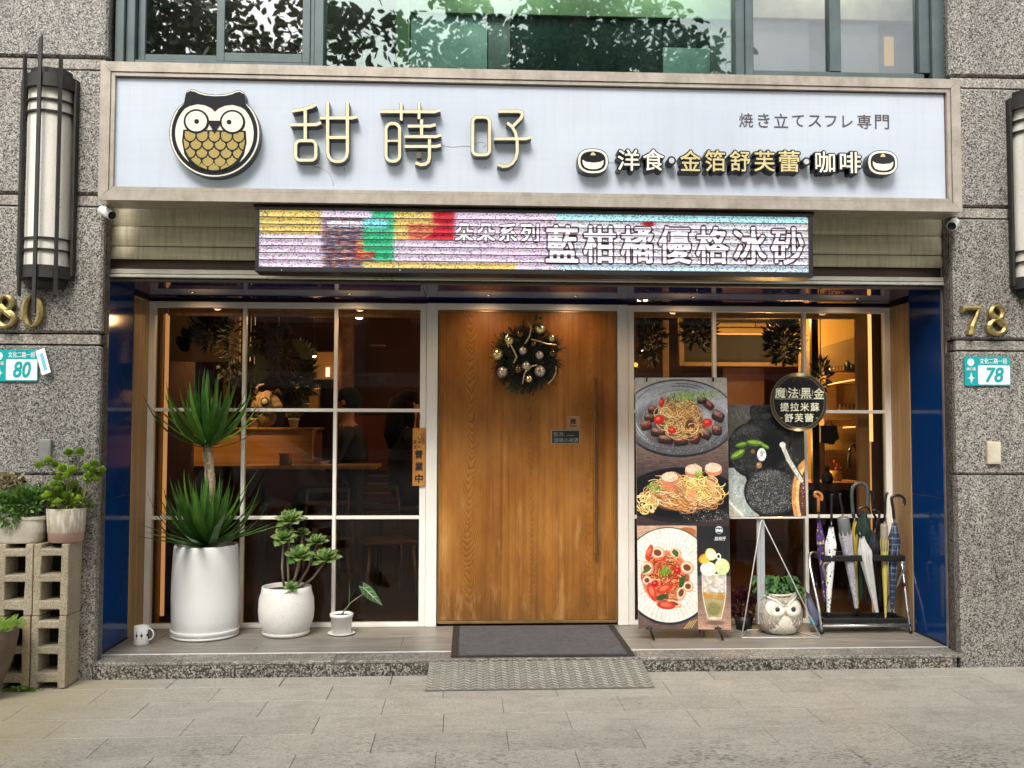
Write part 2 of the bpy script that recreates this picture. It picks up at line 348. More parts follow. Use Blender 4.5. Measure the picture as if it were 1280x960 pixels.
def link(name, me, parent=None, label=None, cat=None, group=None, kind=None, loc=None, rot=None, scale=None, M=None):
    o = bpy.data.objects.new(name, me); COL.objects.link(o)
    off = Vector((0, 0, 0))
    if parent is not None:
        o.parent = parent; off = Vector(parent['_o']) if '_o' in parent.keys() else off
    if M is not None: o.matrix_local = Matrix.Translation(-off) @ M
    else:
        if loc is not None: o.location = Vector(loc)-off
        if rot is not None: o.rotation_euler = rot
        if scale is not None: o.scale = scale
    for k, v in (('label', label), ('category', cat), ('group', group), ('kind', kind)):
        if v: o[k] = v
    if parent is not None and loc is None and M is None: o['_o'] = tuple(off)
    return o
def thing(name, label, cat, loc, group=None, kind=None):
    o = bpy.data.objects.new(name, None); COL.objects.link(o); o.location = loc; o.empty_display_size = .1
    o['_o'] = tuple(loc); o['label'] = label
    if cat: o['category'] = cat
    if group: o['group'] = group
    if kind: o['kind'] = kind
    return o
def ring_poly(cx, cz, rx, rz, n=40, p=2.0):
    out = []
    for k in range(n):
        a = 2*math.pi*k/n; c, s_ = math.cos(a), math.sin(a)
        out.append((cx+rx*math.copysign(abs(c)**(2/p), c), cz+rz*math.copysign(abs(s_)**(2/p), s_)))
    return out
def ribbon(mb, pts, wid, y0, y1, mi=0, closed=False, cap=True, dome=0):
    """flat stroke through (x, z) points, extruded from the face y0 back to y1"""
    P = [Vector(p) for p in pts]; n = len(P); ws = wid if isinstance(wid, (list, tuple)) else [wid]*n
    L, Rr = [], []
    for i in range(n):
        a = P[(i-1) % n] if (closed or i > 0) else None; b = P[(i+1) % n] if (closed or i < n-1) else None
        d1 = (P[i]-a).normalized() if a is not None else None; d2 = (b-P[i]).normalized() if b is not None else None
        d1 = d1 or d2; d2 = d2 or d1; t = (d1+d2); t = t.normalized() if t.length > 1e-6 else d1
        nn = Vector((-t.y, t.x)); k = ws[i]/2/max(.45, nn.dot(Vector((-d1.y, d1.x))))
        L.append(P[i]+nn*k); Rr.append(P[i]-nn*k)
    m = n if closed else n-1; vs = []; fs = []
    for i in range(n):
        if dome: vs += [(L[i].x, y1, L[i].y), (L[i].x, y0+dome, L[i].y), (P[i].x, y0, P[i].y), (Rr[i].x, y0+dome, Rr[i].y), (Rr[i].x, y1, Rr[i].y)]
        else: vs += [(L[i].x, y1, L[i].y), (L[i].x, y0, L[i].y), (Rr[i].x, y0, Rr[i].y), (Rr[i].x, y1, Rr[i].y)]
    q = 5 if dome else 4
    for i in range(m):
        j = (i+1) % n
        for k in range(q-1): fs.append((i*q+k, j*q+k, j*q+k+1, i*q+k+1))
    if not closed and cap: fs.append(tuple(range(q))); fs.append(tuple((n-1)*q+k for k in range(q))[::-1])
    mb.add(vs, [f[::-1] for f in fs], mi, False); return mb
def arc(cx, cz, r, a0, a1, n=8, rz=None):
    rz = rz or r
    return [(cx+r*math.cos(R(a0+(a1-a0)*k/n)), cz+rz*math.sin(R(a0+(a1-a0)*k/n))) for k in range(n+1)]
def text_mesh(s, extrude=0.0, offset=0.0, shear=0.0, res=3):
    c = bpy.data.curves.new('lettering', 'FONT'); c.body = s; c.extrude = extrude; c.offset = offset; c.shear = shear; c.resolution_u = res
    c.align_x = 'LEFT'
    o = bpy.data.objects.new('lettering', c); m = o.to_mesh()
    vs = [v.co.copy() for v in m.vertices]; fs = [list(p.vertices) for p in m.polygons]
    o.to_mesh_clear(); bpy.data.objects.remove(o); bpy.data.curves.remove(c); return vs, fs
def text_mb(s, x0, x1, z0, z1, yf, depth, offset=0.0, shear=0.0, mb=None, mi=0, ref=None, res=3):
    """bold faces are made of slightly shifted copies, each a hair in front of the last"""
    vs, fs = text_mesh(s, .5, 0.0, shear, res); mb = mb or MB()
    if not vs: return mb
    ax, bx, ay, by = ref if ref else (min(v.x for v in vs), max(v.x for v in vs), min(v.y for v in vs), max(v.y for v in vs))
    n = 1 if offset < .004 else (4 if offset < .035 else 10)
    for i in range(n):
        a = 2*math.pi*(i+.5)/n; dx, dy = ((math.cos(a)*offset, math.sin(a)*offset) if n > 1 else (0, 0)); e = i*.00009
        out = [(x0+(v.x+dx-ax)/(bx-ax)*(x1-x0), yf-e if v.z > 0 else yf+depth, z0+(v.y+dy-ay)/(by-ay)*(z1-z0)) for v in vs]
        mb.add(out, fs, mi)
    return mb
def text_mb_old(s, x0, x1, z0, z1, yf, depth, offset=0.0, shear=0.0, mb=None, mi=0, ref=None, res=3):
    """text fitted into the box x0..x1, z0..z1, its face at y = yf, depth running back into the wall"""
    vs, fs = text_mesh(s, .5, offset, shear, res); mb = mb or MB()
    if not vs: return mb
    rv = ref if ref else (min(v.x for v in vs), max(v.x for v in vs), min(v.y for v in vs), max(v.y for v in vs))
    ax, bx, ay, by = rv
    out = [(x0+(v.x-ax)/(bx-ax)*(x1-x0), yf if v.z > 0 else yf+depth, z0+(v.y-ay)/(by-ay)*(z1-z0)) for v in vs]
    return mb.add(out, fs, mi)
def text_px(s, box, Y, depth, **kw):
    a = at(box[0], box[3], Y); b = at(box[2], box[1], Y)
    return text_mb(s, a.x, b.x, a.z, b.z, Y, depth, **kw)
def text_print(s, *a, **kw):
    return text_px(s, *a, **kw)
# ================================================================== THE SETTING
def gz(x): return .0036*x+.0055                # the pavement rises a little to the right
# ---- ground
road = MB(); road.add([(-400, -400, -.16), (400, -400, -.16), (400, 400, -.16), (-400, 400, -.16)], [(0, 1, 2, 3)])
ASPH = plain('asphalt', (.05, .05, .052), .8, 0, .25, 3, .004, 120)
road.build('road', ASPH, kind='structure')
bed = MB(); y0, y1 = -1.6, 5.49
bed.add([(-40, y0, gz(-40)*0-.16), (40, y0, -.16), (40, y0, gz(4)-.012), (5, y0, gz(5)-.012), (-5, y0, gz(-5)-.012), (-40, y0, gz(-5)-.012),
         (40, y1, gz(4)-.012), (5, y1, gz(5)-.012), (-5, y1, gz(-5)-.012), (-40, y1, gz(-5)-.012)], [(0, 1, 2, 3, 4, 5), (2, 6, 7, 3), (3, 7, 8, 4), (4, 8, 9, 5)])
side = bed.build('sidewalk', plain('mortar_bed', (.21, .195, .17), .85, 0, .25, 12, .003, 90), kind='structure')
# paving stones, 0.606 x 0.275 m, half bond
PW, PD = .606, .275; protos = []
for i in range(5):
    m = MB(); g = .0011; m.box(-PW/2+g, PW/2-g, -PD/2+g, PD/2-g, -.02, 0, .0016); protos.append(m.mesh('paving_stone', PAVE))
me0 = None
for r_ in range(10):
    yb = 5.30-PD*(r_-1) if r_ else 5.49; yt = yb; yc = 5.30+PD/2-PD*r_
    off = -1.618 if r_ % 2 == 0 else -1.32
    off += [0, 0, 0, .012, 0, -.01, 0, .01, 0, 0][r_]
    for c in range(-6, 12):
        x = off+PW*(c+.5)
        if x < -5.0 or x > 6.0: continue
        if r_ == 0:
            # cut row against the granite
            m = MB(); g = .0022; m.box(-PW/2+g, PW/2-g, 5.30+g-yc, 5.492-yc, -.02, 0, .0028); me = m.mesh('paving_stone', PAVE) if me0 is None else me0
            me0 = me
        else: me = random.choice(protos)
        link('paving_stone', me, side, M=Matrix.Translation((x, yc, gz(x)+random.uniform(-.0007, .0007))) @ Matrix.Rotation(-.0036+random.uniform(-.001, .001), 4, 'Y') @ Matrix.Rotation(random.uniform(-.0012, .0012), 4, 'Z'))
kerb = MB()
for i in range(-14, 14): kerb.box(i*1.2, i*1.2+1.194, -1.75, -1.6, -.3, -.012, .01)
kerb.build('street_kerb', plain('kerb_concrete', (.3, .29, .27), .8), kind='structure')

# ---- platform in front of the shop
PZ = .091
plat = MB(); plat.box(-2.3, 3.15, 5.54, 6.9, -.1, PZ-.022)
plat = plat.build('entrance_platform', DARKC, kind='structure')
GRT = granite('granite_tread_stone', [(0, (.13, .12, .105)), (.3, (.25, .235, .205)), (.62, (.34, .32, .28)), (.85, (.42, .40, .36))], 130, .4)
xs = [-2.095, -1.30, -.42, .46, 1.34, 2.22, 2.905]
xs2 = [-2.085, -1.62, -.74, .14, 1.02, 1.95, 2.62, 2.945]
for a, b in zip(xs, xs[1:]):
    MB().box(a+.0015, b-.0015, 5.50, 5.54, -.05, PZ-.021, .002).build('granite_riser', GRS, plat)
for a, b in zip(xs2, xs2[1:]):
    MB().box(a+.001, b-.001, 5.497, 5.683, PZ-.02, PZ, .004).build('granite_tread', GRT, plat)
MB().box(-2.115, 2.95, 5.684, 5.698, PZ-.02, PZ+.002, .001).build('edge_trim', ALU, plat)
TILE = MT('wood_look_floor_tile'); TILE.set(.42, 0, .4)
_o = TILE.n('ShaderNodeObjectInfo'); _p = TILE.pos((.12, 1, 1))
TILE.col(TILE.mix(1., TILE.ramp(TILE.noise(_p, 26, 6, .65, .4), [(.32, (.185, .165, .14)), (.52, (.25, .228, .195)), (.7, (.32, .29, .25))]), TILE.ramp(_o.outputs['Random'], [(0, (.88,)*3), (1, (1.12, 1.1, 1.06))]), 'MULTIPLY')); TILE.bump(TILE.noise(_p, 60, 3), .0006, .4); TILE = TILE.m
for r_, (ya, yb) in enumerate(((5.70, 5.86), (5.86, 6.10), (6.10, 6.42))):
    x = -2.6-.33*r_+.15
    while x < 2.95:
        a, b = max(x, -2.115), min(x+1.2, 2.95)
        if b-a > .03: MB().box(a+.0012, b-.0012, ya+.0012, yb-.0012, PZ-.018, PZ, .001).build('floor_tile', TILE, plat)
        x += 1.2

# ---- stone piers
def zat(py, px=60, Y=5.5): return at(px, py, Y).z
ZJ = [-.05, 1.146, 1.887, 1.955, zat(257, 105), zat(243.5, 105)]
def zl(a): return a
b2a, b2b = zat(257.5, 110), zat(243.5, 110); b3a, b3b = zat(86.5, 110), zat(72.5, 110)
def pier(side_, xin, xfar, label):
    s_ = 1 if xfar > xin else -1
    t = thing('granite_pier', label, 'pillar', ((xin+xfar)/2, 5.7, 0), 'granite piers of the shopfront')
    MB().box(min(xin+s_*.037, xfar), max(xin+s_*.037, xfar), 5.545, 6.9, -.1, 5.2).build('core', DARKC, t)
    zs = [(-.05, 1.1435, 0), (1.149, 1.884, 0), (1.893, 1.949, 1), (1.958, b2a-.005, 0), (b2a+.003, b2b-.003, 1), (b2b+.005, b3a-.005, 0), (b3a+.003, b3b-.003, 1), (b3b+.005, 4.42, 0), (4.43, 5.15, 0)]
    xj = [xin, xin+s_*.92, xin+s_*1.62, xin+s_*2.60]
    for k, (z0, z1, band) in enumerate(zs):
        for j in range(3):
            a, b = sorted((xj[j], xj[j+1]))
            if s_ > 0: a2, b2 = a+(.0 if j == 0 else .002), b-.002
            else: a2, b2 = a+.002, b-(.0 if j == 0 else .002)
            if band:
                if j == 0:
                    if s_ > 0: a2 += .012
                    else: b2 -= .012
                MB().box(a2, b2, 5.512, 5.545, z0, z1, .003).build('band_course', GRB, t)
            else:
                bv = .002 if k == 0 else .013
                m = MB(); m.box(a2, b2, 5.50, 5.56, z0, z1, bv); m.build('granite_slab', GR, t)
        # the return into the opening
        ins = .012 if band else 0
        a, b = (xin+.001, xin+.04) if s_ > 0 else (xin-.04, xin-.001)
        if s_ > 0: a += ins
        else: b -= ins
        MB().box(a, b, 5.562, 5.625, z0, z1, .003).build('return_slab', GRR, t)
    return t
pier('l', -2.085, -4.685, 'speckled grey granite pier carrying brass numerals 80, left of the shopfront')
pier('r', 2.931, 5.531, 'speckled grey granite pier carrying brass numerals 78, right of the shopfront')

# ---- side reveals: steel rails, blue panels, oak linings
for s_, X, word in ((-1, -2.115, 'left'), (1, 2.95, 'right')):
    t = thing('shutter_rail', 'steel shutter guide rail between granite and blue panel, %s side' % word, 'guide rail', (X, 5.66, 0), 'shutter guide rails')
    xo = X-s_*.0; 
    MB().box(X-s_*.004, X+s_*.06, 5.628, 5.650, PZ+.001, 2.75, .002).build('rail_flange', STEEL, t)
    MB().box(X+s_*.016, X+s_*.05, 5.650, 5.676, PZ+.001, 2.75).build('rail_groove', DARKC, t)
    MB().box(X-s_*.002, X+s_*.06, 5.676, 5.700, PZ+.003, 2.75, .002).build('rail_flange', STEEL, t)
    t = thing('reveal_panel', 'glossy dark blue lacquered panel lining the %s side of the entrance recess' % word, 'panel', (X, 5.9, 0), 'blue reveal panels')
    MB().box(X, X+s_*.03, 5.702, 6.118, PZ+.012, .995, .0015).build('panel', BLUE, t)
    MB().box(X, X+s_*.03, 5.702, 6.118, .998, 2.30, .0015).build('panel', BLUE, t)
    MB().box(X-s_*.002, X+s_*.02, 5.702, 6.118, PZ+.001, PZ+.0115).build('foot_trim', DARKC, t)
    t = thing('oak_lining', 'upright pale oak board beside the window frame at the %s end of the shopfront' % word, 'wood panel', (X, 6.27, 0), 'oak lining boards')
    MB().box(X-s_*.004, X+s_*.03, 6.12, 6.27, PZ+.001, 2.262, .002).build('board', OAK, t)
    MB().box(X-s_*.004, X+s_*.03, 6.2715, 6.40, PZ+.001, 2.262, .002).build('board', OAK, t)

# ---- soffit of the recess with small downlights
BLUED_ = 0
sof = thing('recess_soffit', 'glossy dark blue panel forming the ceiling over the shop entrance', 'ceiling panel', (.4, 6.0, 2.3))
for a, b in zip((-2.12, -.26, 1.11, 2.955), (-.262, 1.108, 2.955)): MB().box(a, b, 5.705, 6.44, 2.284, 2.31, .001).build('soffit_panel', BLUED, sof)
GLOW = emis('lamp_glow', (1, .66, .32), 3)
def downlight(x, y, z, label, en=9, size=.011, angle=120):
    t = thing('downlight', label, 'ceiling light', (x, y, z), 'recessed downlights over the entrance')
    MB().lathe([(size+.004, 0), (size+.004, -.003), (size, -.003), (size, .0)], (x, y, z), 20).build('trim_ring', BLUED, t)
    MB().lathe([(0, -.001), (size, -.001)], (x, y, z), 20).build('diffuser', GLOW, t)
    l = bpy.data.lights.new('downlight_beam', 'SPOT'); l.energy = en; l.color = (1, .64, .36); l.spot_size = R(angle); l.spot_blend = .9; l.shadow_soft_size = .03
    o = bpy.data.objects.new('downlight_beam', l); COL.objects.link(o); o.location = (x, y, z-.012); o.rotation_euler = (R(34), 0, 0)
DLN = ('over the left end of the left window', 'over the left window beside the door', 'over the left half of the door', 'over the right half of the door', 'over the right window beside the door', 'over the right end of the right window')
for (x, nm) in zip((-1.75, -.75, .15, .72, 1.5, 2.6), DLN): downlight(x, 6.12, 2.2835, 'small warm downlight in the blue soffit ' + nm, 3.2)

# ---- wall above: shutter housing, upper wall
bk = MB(); bk.box(-2.12, 2.96, 5.72, 6.40, 2.312, 3.52); bk.build('shutter_cavity', DARKC, kind='structure')
sh = thing('roller_shutter', 'weathered cream roller shutter raised above the entrance behind the LED display', 'roller shutter', (.4, 5.66, 2.31))
zz = lambda py, Y=5.66: at(200, py, Y).z
segs = [(zz(246), zz(256.5)), (zz(257.5), zz(282.5)), (zz(283.5), zz(307)), (zz(308), zz(324))]
segs = [(zz(232), zz(257), 0)] + [(zz(257.6), zz(282.6), 0), (zz(283.4), zz(307.4), 0), (zz(308.6), zz(324), 0)]
for za, zb, _ in segs:
    m = MB(); n = 7; prof = []
    for k in range(n):
        f = k/(n-1); prof.append((5.662-.010*math.sin(math.pi*f)**.6, zb+(za-zb)*f))
    vs = []; fs = []
    for (y, z) in prof: vs += [(-2.11, y, z), (2.945, y, z), ]
    for k in range(n-1): fs.append((2*k, 2*k+1, 2*k+3, 2*k+2))
    o_ = len(vs); vs += [(-2.11, 5.675, zb), (2.945, 5.675, zb), (-2.11, 5.675, za), (2.945, 5.675, za)]
    fs += [(0, o_, o_+1, 1), (2*n-2, 2*n-1, o_+3, o_+2)]
    m.add(vs, fs, 0, False); m.build('shutter_slat', SHUT, sh)
MB().box(-2.11, 2.945, 5.70, 5.716, 2.33, zz(324)).build('shutter_recess', plain('brown_dusty_metal', (.11, .07, .045), .6), sh)
BARM = plain('shutter_bar_metal', (.56, .52, .42), .35, .3, .12, 8)
b0, b1 = at(200, 347, 5.63).z, at(200, 336.5, 5.63).z
MB().box(-2.11, 2.945, 5.63, 5.70, b0+.022, b1, .003).build('bottom_bar', BARM, sh)
MB().box(-2.11, 2.945, 5.622, 5.70, b0, b0+.018, .004).build('bottom_lip', plain('shutter_lip_metal', (.66, .63, .55), .3, .3, .1, 8), sh)
MB().box(-2.11, 2.945, 5.645, 5.70, b0-.018, b0-.006, .002).build('weather_strip', plain('rubber_strip', (.10, .09, .075), .6), sh)
p = at(1151, 349.5, 5.626); MB().lathe([(0, 0), (.012, 0), (.012, .006), (.008, .008)], (0, 0, 0), 16).build('keyhole', STEEL, sh, loc=(p.x, 5.628, p.z), rot=(R(90), 0, 0))

# ================================================================== SIGNBOARD
YS = 5.28
sg = thing('signboard', 'wide pale lightbox signboard with owl emblem and gold Chinese lettering', 'sign', (.42, YS, 2.68))
SX0, SX1, SZ0, SZ1 = at(124, 160, YS).x, at(1201.5, 170, YS).x, at(640, 257, YS).z, at(640, 87, YS).z
FW = .056
def mitre(x0, x1, z0, z1, wd, y0, y1, name, cuts=()):
    for nm, poly in (('top', [(x0, z1), (x0+wd, z1-wd), (x1-wd, z1-wd), (x1, z1)]), ('bottom', [(x0, z0), (x1, z0), (x1-wd, z0+wd), (x0+wd, z0+wd)]),
                     ('left', [(x0, z0), (x0+wd, z0+wd), (x0+wd, z1-wd), (x0, z1)]), ('right', [(x1, z0), (x1, z1), (x1-wd, z1-wd), (x1-wd, z0+wd)])):
        g = .0008; cx = sum(p_[0] for p_ in poly)/4; cz = sum(p_[1] for p_ in poly)/4
        poly = [(px_+(g if px_ < cx else -g), pz_+(g if pz_ < cz else -g)) for px_, pz_ in poly]
        m = MB(); m.prism(poly if nm in ('bottom', 'right', 'left') else poly, y0, y1); m.build(name, SIGNF, sg)
mitre(SX0, SX1, SZ0, SZ1, FW, YS, YS+.21, 'frame_rail')
ix0, ix1, iz0, iz1 = SX0+FW+.001, SX1-FW-.001, SZ0+FW+.001, SZ1-FW-.001
mitre(ix0, ix1, iz0, iz1, .022, YS+.007, YS+.10, 'inner_lip')
k = MT('sign_acrylic_face').set(.28, 0, .45); p_ = k.pos()
cc = k.ramp(k.noise(k.pos((.3, 1, 1)), 1.3, 3), [(.3, (.46, .50, .57)), (.7, (.53, .58, .64))])
cc = k.mix(1., cc, k.ramp(k.noise(k.pos((.12, 1, 3)), 16, 5, .7), [(.3, (.96, .96, .96)), (.6, (1, 1, 1))]), 'MULTIPLY')
sxz = k.n('ShaderNodeSeparateXYZ'); k.l(p_, sxz.inputs[0])
cc = k.mix(1., cc, k.ramp(k.noise(k.pos((7, 1, .3)), 4, 6, .75), [(.36, (.955, .95, .94)), (.52, (1, 1, 1))]), 'MULTIPLY')
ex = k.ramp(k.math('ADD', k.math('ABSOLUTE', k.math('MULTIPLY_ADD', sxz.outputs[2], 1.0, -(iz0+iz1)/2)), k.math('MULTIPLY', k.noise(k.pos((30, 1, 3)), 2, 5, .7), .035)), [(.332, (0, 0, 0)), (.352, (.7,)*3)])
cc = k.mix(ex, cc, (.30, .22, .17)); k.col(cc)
k.l(k.ramp(k.noise(k.pos((.55, 1, .9)), 1.9, 2), [(.38, (.5, .55, .66)), (.62, (.82, .95, .93))]), k.b.inputs['Emission Color']); k.b.inputs['Emission Strength'].default_value = .06
k.bump(k.noise(k.pos((1, 1, 9)), 8, 2), .0012, .12)
MB().box(ix0+.015, ix1-.015, YS+.03, YS+.06, iz0+.015, iz1-.015).build('sign_face', k.m, sg)
# dark perished gasket along the inner edge
GK = plain('perished_gasket', (.13, .07, .055), .8, 0, .5, 60)
for (a, b, c, d) in ((ix0+.022, ix1-.022, iz1-.0275, iz1-.022), (ix1-.0275, ix1-.022, iz0+.022, iz1-.028)):
    MB().box(a, b, YS+.0285, YS+.0298, c, d).build('gasket', GK, sg)
FY = YS+.03                                     # sign face plane
GOLD = plain('gold_letter_face', (.66, .56, .27), .35, .12, .1, 6)
GOLDP = plain('pale_gold_letter_face', (.73, .655, .42), .35, .08, .08, 6)
CREAM = plain('cream_letter_face', (.86, .81, .66), .4, 0, .05, 6)
SIDE = plain('dark_letter_return', (.055, .055, .06), .35, .35, .3, 10)
SIDEG = plain('grey_letter_return', (.10, .10, .11), .35, .4, .25, 10)
BLK = plain('black_letter_edge', (.008, .008, .010), .3, 0, .1)
def P2(pts, Y): return [(at(x, y, Y).x, at(x, y, Y).z) for x, y in pts]
LD = .062
def big_letter(strokes, w_px=4.9):
    m = MB(); YF = FY-LD; n = 0
    for st in strokes:
        pts, closed = st[0], st[1]; wd = (st[2] if len(st) > 2 else w_px)/222.0
        q = P2(pts, YF); n += 1
        ribbon(m, q, wd, YF+n*.00022, FY, 1, closed)                      # dark casing
        ribbon(m, q if closed else q, wd-.0056, YF-.0022-n*.00022, YF+.004, 0, closed)
    m.build('letter', [GOLDP, SIDEG], sg)
def rr(x0, x1, y0, y1, r):                      # rounded rectangle in photograph pixels
    out = []
    for cx, cy, a in ((x1-r, y1-r, 0), (x0+r, y1-r, 90), (x0+r, y0+r, 180), (x1-r, y0+r, 270)):
        for k in range(6): out.append((cx+r*math.cos(R(a+18*k)), cy+r*math.sin(R(a+18*k))))
    return out
big_letter([
    ([(364.8, 139.0), (380, 136.6), (390, 133.6), (394.6, 130.8)], 0), ([(381.6, 136), (381.6, 176)], 0),
    ([(362.8, 156.2), (395, 155.9), (401.5, 153.6)], 0), (rr(369.5, 394.8, 176, 200.4, 6), 1),
    ([(409.6, 128), (409.6, 190), (411, 196), (414.5, 200.3), (419, 202), (425, 202), (429.5, 200.3), (433, 196), (434.3, 190), (434.3, 128)], 0),
    ([(400, 147.6), (440, 147.6), (446.5, 146)], 0), ([(409.6, 172), (434.3, 172)], 0)])
big_letter([
    ([(475, 139.6), (543, 139.8), (550, 137.6)], 0), ([(501.6, 129), (501.6, 150.8)], 0, 4.4), ([(523.8, 129), (523.8, 149)], 0, 4.4),
    (rr(482.4, 499.6, 154.5, 201.6, 7.5), 1), ([(484, 176.3), (498, 176.3)], 0, 3.6),
    ([(509.6, 157.9), (538, 157.9), (544.5, 156)], 0), ([(527, 149.6), (527, 170)], 0), ([(505.8, 171), (545, 171), (551, 169)], 0),
    ([(505.8, 183.3), (545, 183.3), (551, 181.6)], 0), ([(536.9, 174.2), (536.9, 197), (535.6, 202), (532, 205.4), (526, 206.2), (519.4, 203.6)], 0)])
m = MB(); ribbon(m, P2([(523.7, 191), (523.7, 198.8)], FY-.03), .024, FY-.05, FY, 0); m.build('letter_stub', plain('bare_letter_pin', (.14, .095, .07), .6), sg)
big_letter([
    (rr(590.8, 612, 146.6, 193.6, 6), 1),
    ([(623, 139.5), (648, 139.5), (652.3, 140.6), (653, 144), (651, 148), (641.6, 157.6)], 0),
    ([(634, 153.6), (640, 158.5), (644.4, 166), (646.4, 176), (646.6, 190), (644.6, 198), (640.6, 204), (635, 207.5), (629, 208.3), (622.4, 205.6)], 0),
    ([(617.8, 173.6), (657, 173.6), (663.5, 171.6)], 0)])

# ---- owl emblem, built up in layers
em = MB(); ex_, ez_ = at(268.4, 168, FY-LD).x, at(268.4, 168, FY-LD).z; PX = (FY-LD)/FPX
def E(x, y): return (ex_+(x-268.4)*PX, ez_-(y-168)*PX)         # emblem drawn in photograph pixels, real size
def owl_outline(r, ear):
    pts = []
    for k in range(72):
        a = math.pi/2-2*math.pi*k/72+1e-6; x = 268.4+r*math.cos(a); y = 168-r*1.0*math.sin(a)
        deg = math.degrees(a) % 360
        pts.append([x, y])
    out = []
    for x, y in pts:
        dx = abs(x-268.4)
        if y < 168 and dx < 40:                   # ears: bumps at +-33, a shallow dip between
            bump_ = 1/(1+math.exp(-(dx-22)/1.6)) * 1/(1+math.exp((dx-38.5)/.8))
            flat = 168-(r-3.5)
            y0_ = 168-math.sqrt(max(0, r*r-dx*dx))
            top = 118+ear; target = 112.5+ear*1.0
            y = min(y0_, y0_*(1-bump_)+target*bump_) if dx > 22 else y0_+ (1-(dx/22)**2)*1.6
        out.append((x, y))
    return out
def layer(mb, pts, y0, y1, mi): mb.prism([E(x, y) for x, y in pts][::-1], y0, y1, mi)
def owl_shape(r, e):
    """round body with two little ear lobes, clockwise from the top middle"""
    o = [(268.4, 117.6+e)]
    o += [(280, 116.6+e), (289, 114.2+e), (294, 111.6+e), (299, 111.3+e), (303.4-e*.6, 113.8+e*.8), (305.6-e, 118.5+e*.3), (304.4-e, 124.5), (308.6-e, 130)]
    a0 = math.atan2(166.5-130, 308.6-268.4)
    for k in range(1, 40):
        a = a0-(a0+math.pi+a0-0)*0
        ang = a0-(math.pi+2*a0)*k/40
        o.append((268.4+(r)*math.cos(ang), 166.5-(r)*math.sin(ang)))
    o += [(2*268.4-x, y) for x, y in [(308.6-e, 130), (304.4-e, 124.5), (305.6-e, 118.5+e*.3), (303.4-e*.6, 113.8+e*.8), (299, 111.3+e), (294, 111.6+e), (289, 114.2+e), (280, 116.6+e)]]
    return o
YE = FY-LD
EBLK = plain('emblem_black', (.006, .007, .011), .5, spec=.2); EGOLD = plain('emblem_gold', (.36, .27, .075), .4, .1, .08); ECRM = plain('emblem_cream', (.80, .76, .60), .4, 0, .04)
layer(em, owl_shape(55.8, 0), YE, FY, 3)
layer(em, owl_shape(54.9, .9), YE-.0015, YE, 2)
layer(em, owl_shape(53.0, 2.7), YE-.003, YE-.0014, 0)
layer(em, [(268.4+48.2*math.cos(R(a)), 166.9-47.4*math.sin(R(a))) for a in range(90, -270, -6)], YE-.0045, YE-.0029, 2)
# black cap
cap = [(220.5, 147), (223.5, 138), (230.4, 129.6), (231.4, 122), (232.6, 116.8), (238, 113.6), (245, 116.4), (256, 119.2), (268.4, 120), (281, 119.2), (292, 116.4), (298.5, 113.6), (304.2, 116.8), (305.4, 122), (306.4, 129.6), (313.3, 138), (316.3, 147), (309, 138.4), (300, 133), (290, 130.4), (281, 131.6), (273, 135.4), (268.4, 139.8), (264, 135.4), (256, 131.6), (247, 130.4), (237, 133), (228, 138.4)]
layer(em, cap, YE-.006, YE-.0044, 0)
# scaled belly
belly = [(230, 163), (307, 163), (308.2, 178), (305, 194), (298, 205.5), (286, 213), (268.4, 216), (251, 213), (239, 205.5), (232, 194), (228.6, 178)]
layer(em, belly, YE-.006, YE-.0043, 0)
def clip_in(x, y):
    return ((x-268.4)/37.2)**2+((y-174)/40.5)**2 < 1
rows = [(171.5, 5, 0), (184.5, 5, .5), (193, 5, 0), (205, 4, .5)]
yrow = 168.0; li = 0
for ri, yy in enumerate((169.5, 180, 190.5, 201, 210)):
    step = 14.9; offx = 0 if ri % 2 == 0 else step/2
    for c in range(-3, 4):
        cx = 268.4+c*step+offx
        poly = [(cx+7.6*math.cos(R(a)), yy+8.6*math.sin(R(a)) if True else 0) for a in range(0, 181, 15)]+([(cx-5.6, yy-2.2), (cx-2, yy-4.2), (cx, yy-7.6), (cx+2, yy-4.2), (cx+5.6, yy-2.2)] if ri else [(cx-7, yy-6), (cx+7, yy-6)])
        mx_, my_ = sum(p[0] for p in poly)/len(poly), sum(p[1] for p in poly)/len(poly)
        poly = [(mx_+(x-mx_)*.86, my_+(y-my_)*.84) for x, y in poly]
        new = []
        for x, y in poly:
            dx, dy = (x-268.4)/37.6, (y-174)/39.6; q = math.hypot(dx, dy)
            if q > 1: x, y = 268.4+dx/q*37.6, 174+dy/q*39.6
            new.append((x, y))
        ar = 0.5*abs(sum(new[i][0]*new[(i+1) % len(new)][1]-new[(i+1) % len(new)][0]*new[i][1] for i in range(len(new))))
        if ar < 14: continue
        vs = [(*E(x, y),) for x, y in new]; em.add([(a, YE-.0075-ri*.00002, b) for a, b in vs]+[(E(mx_ if abs(mx_-268.4) < 34 else new[4][0], my_)[0], YE-.0075-ri*.00002, E(mx_, my_)[1])], [(len(vs), (i+1) % len(vs), i) for i in range(len(vs))], 1)
for ex2 in (246.0, 290.4):
    layer(em, [(ex2+15.6*math.cos(R(a)), 152.4-15.4*math.sin(R(a))) for a in range(90, -270, -10)], YE-.009, YE-.0042, 0)
    layer(em, [(ex2+13.0*math.cos(R(a)), 152.4-12.8*math.sin(R(a))) for a in range(90, -270, -10)], YE-.0105, YE-.0088, 2)
    layer(em, [(ex2+(.6 if ex2 < 260 else -4+0)+3.0*math.cos(R(a))+0, 152.8-3.0*math.sin(R(a))) for a in range(90, -270, -20)], YE-.012, YE-.0103, 0)
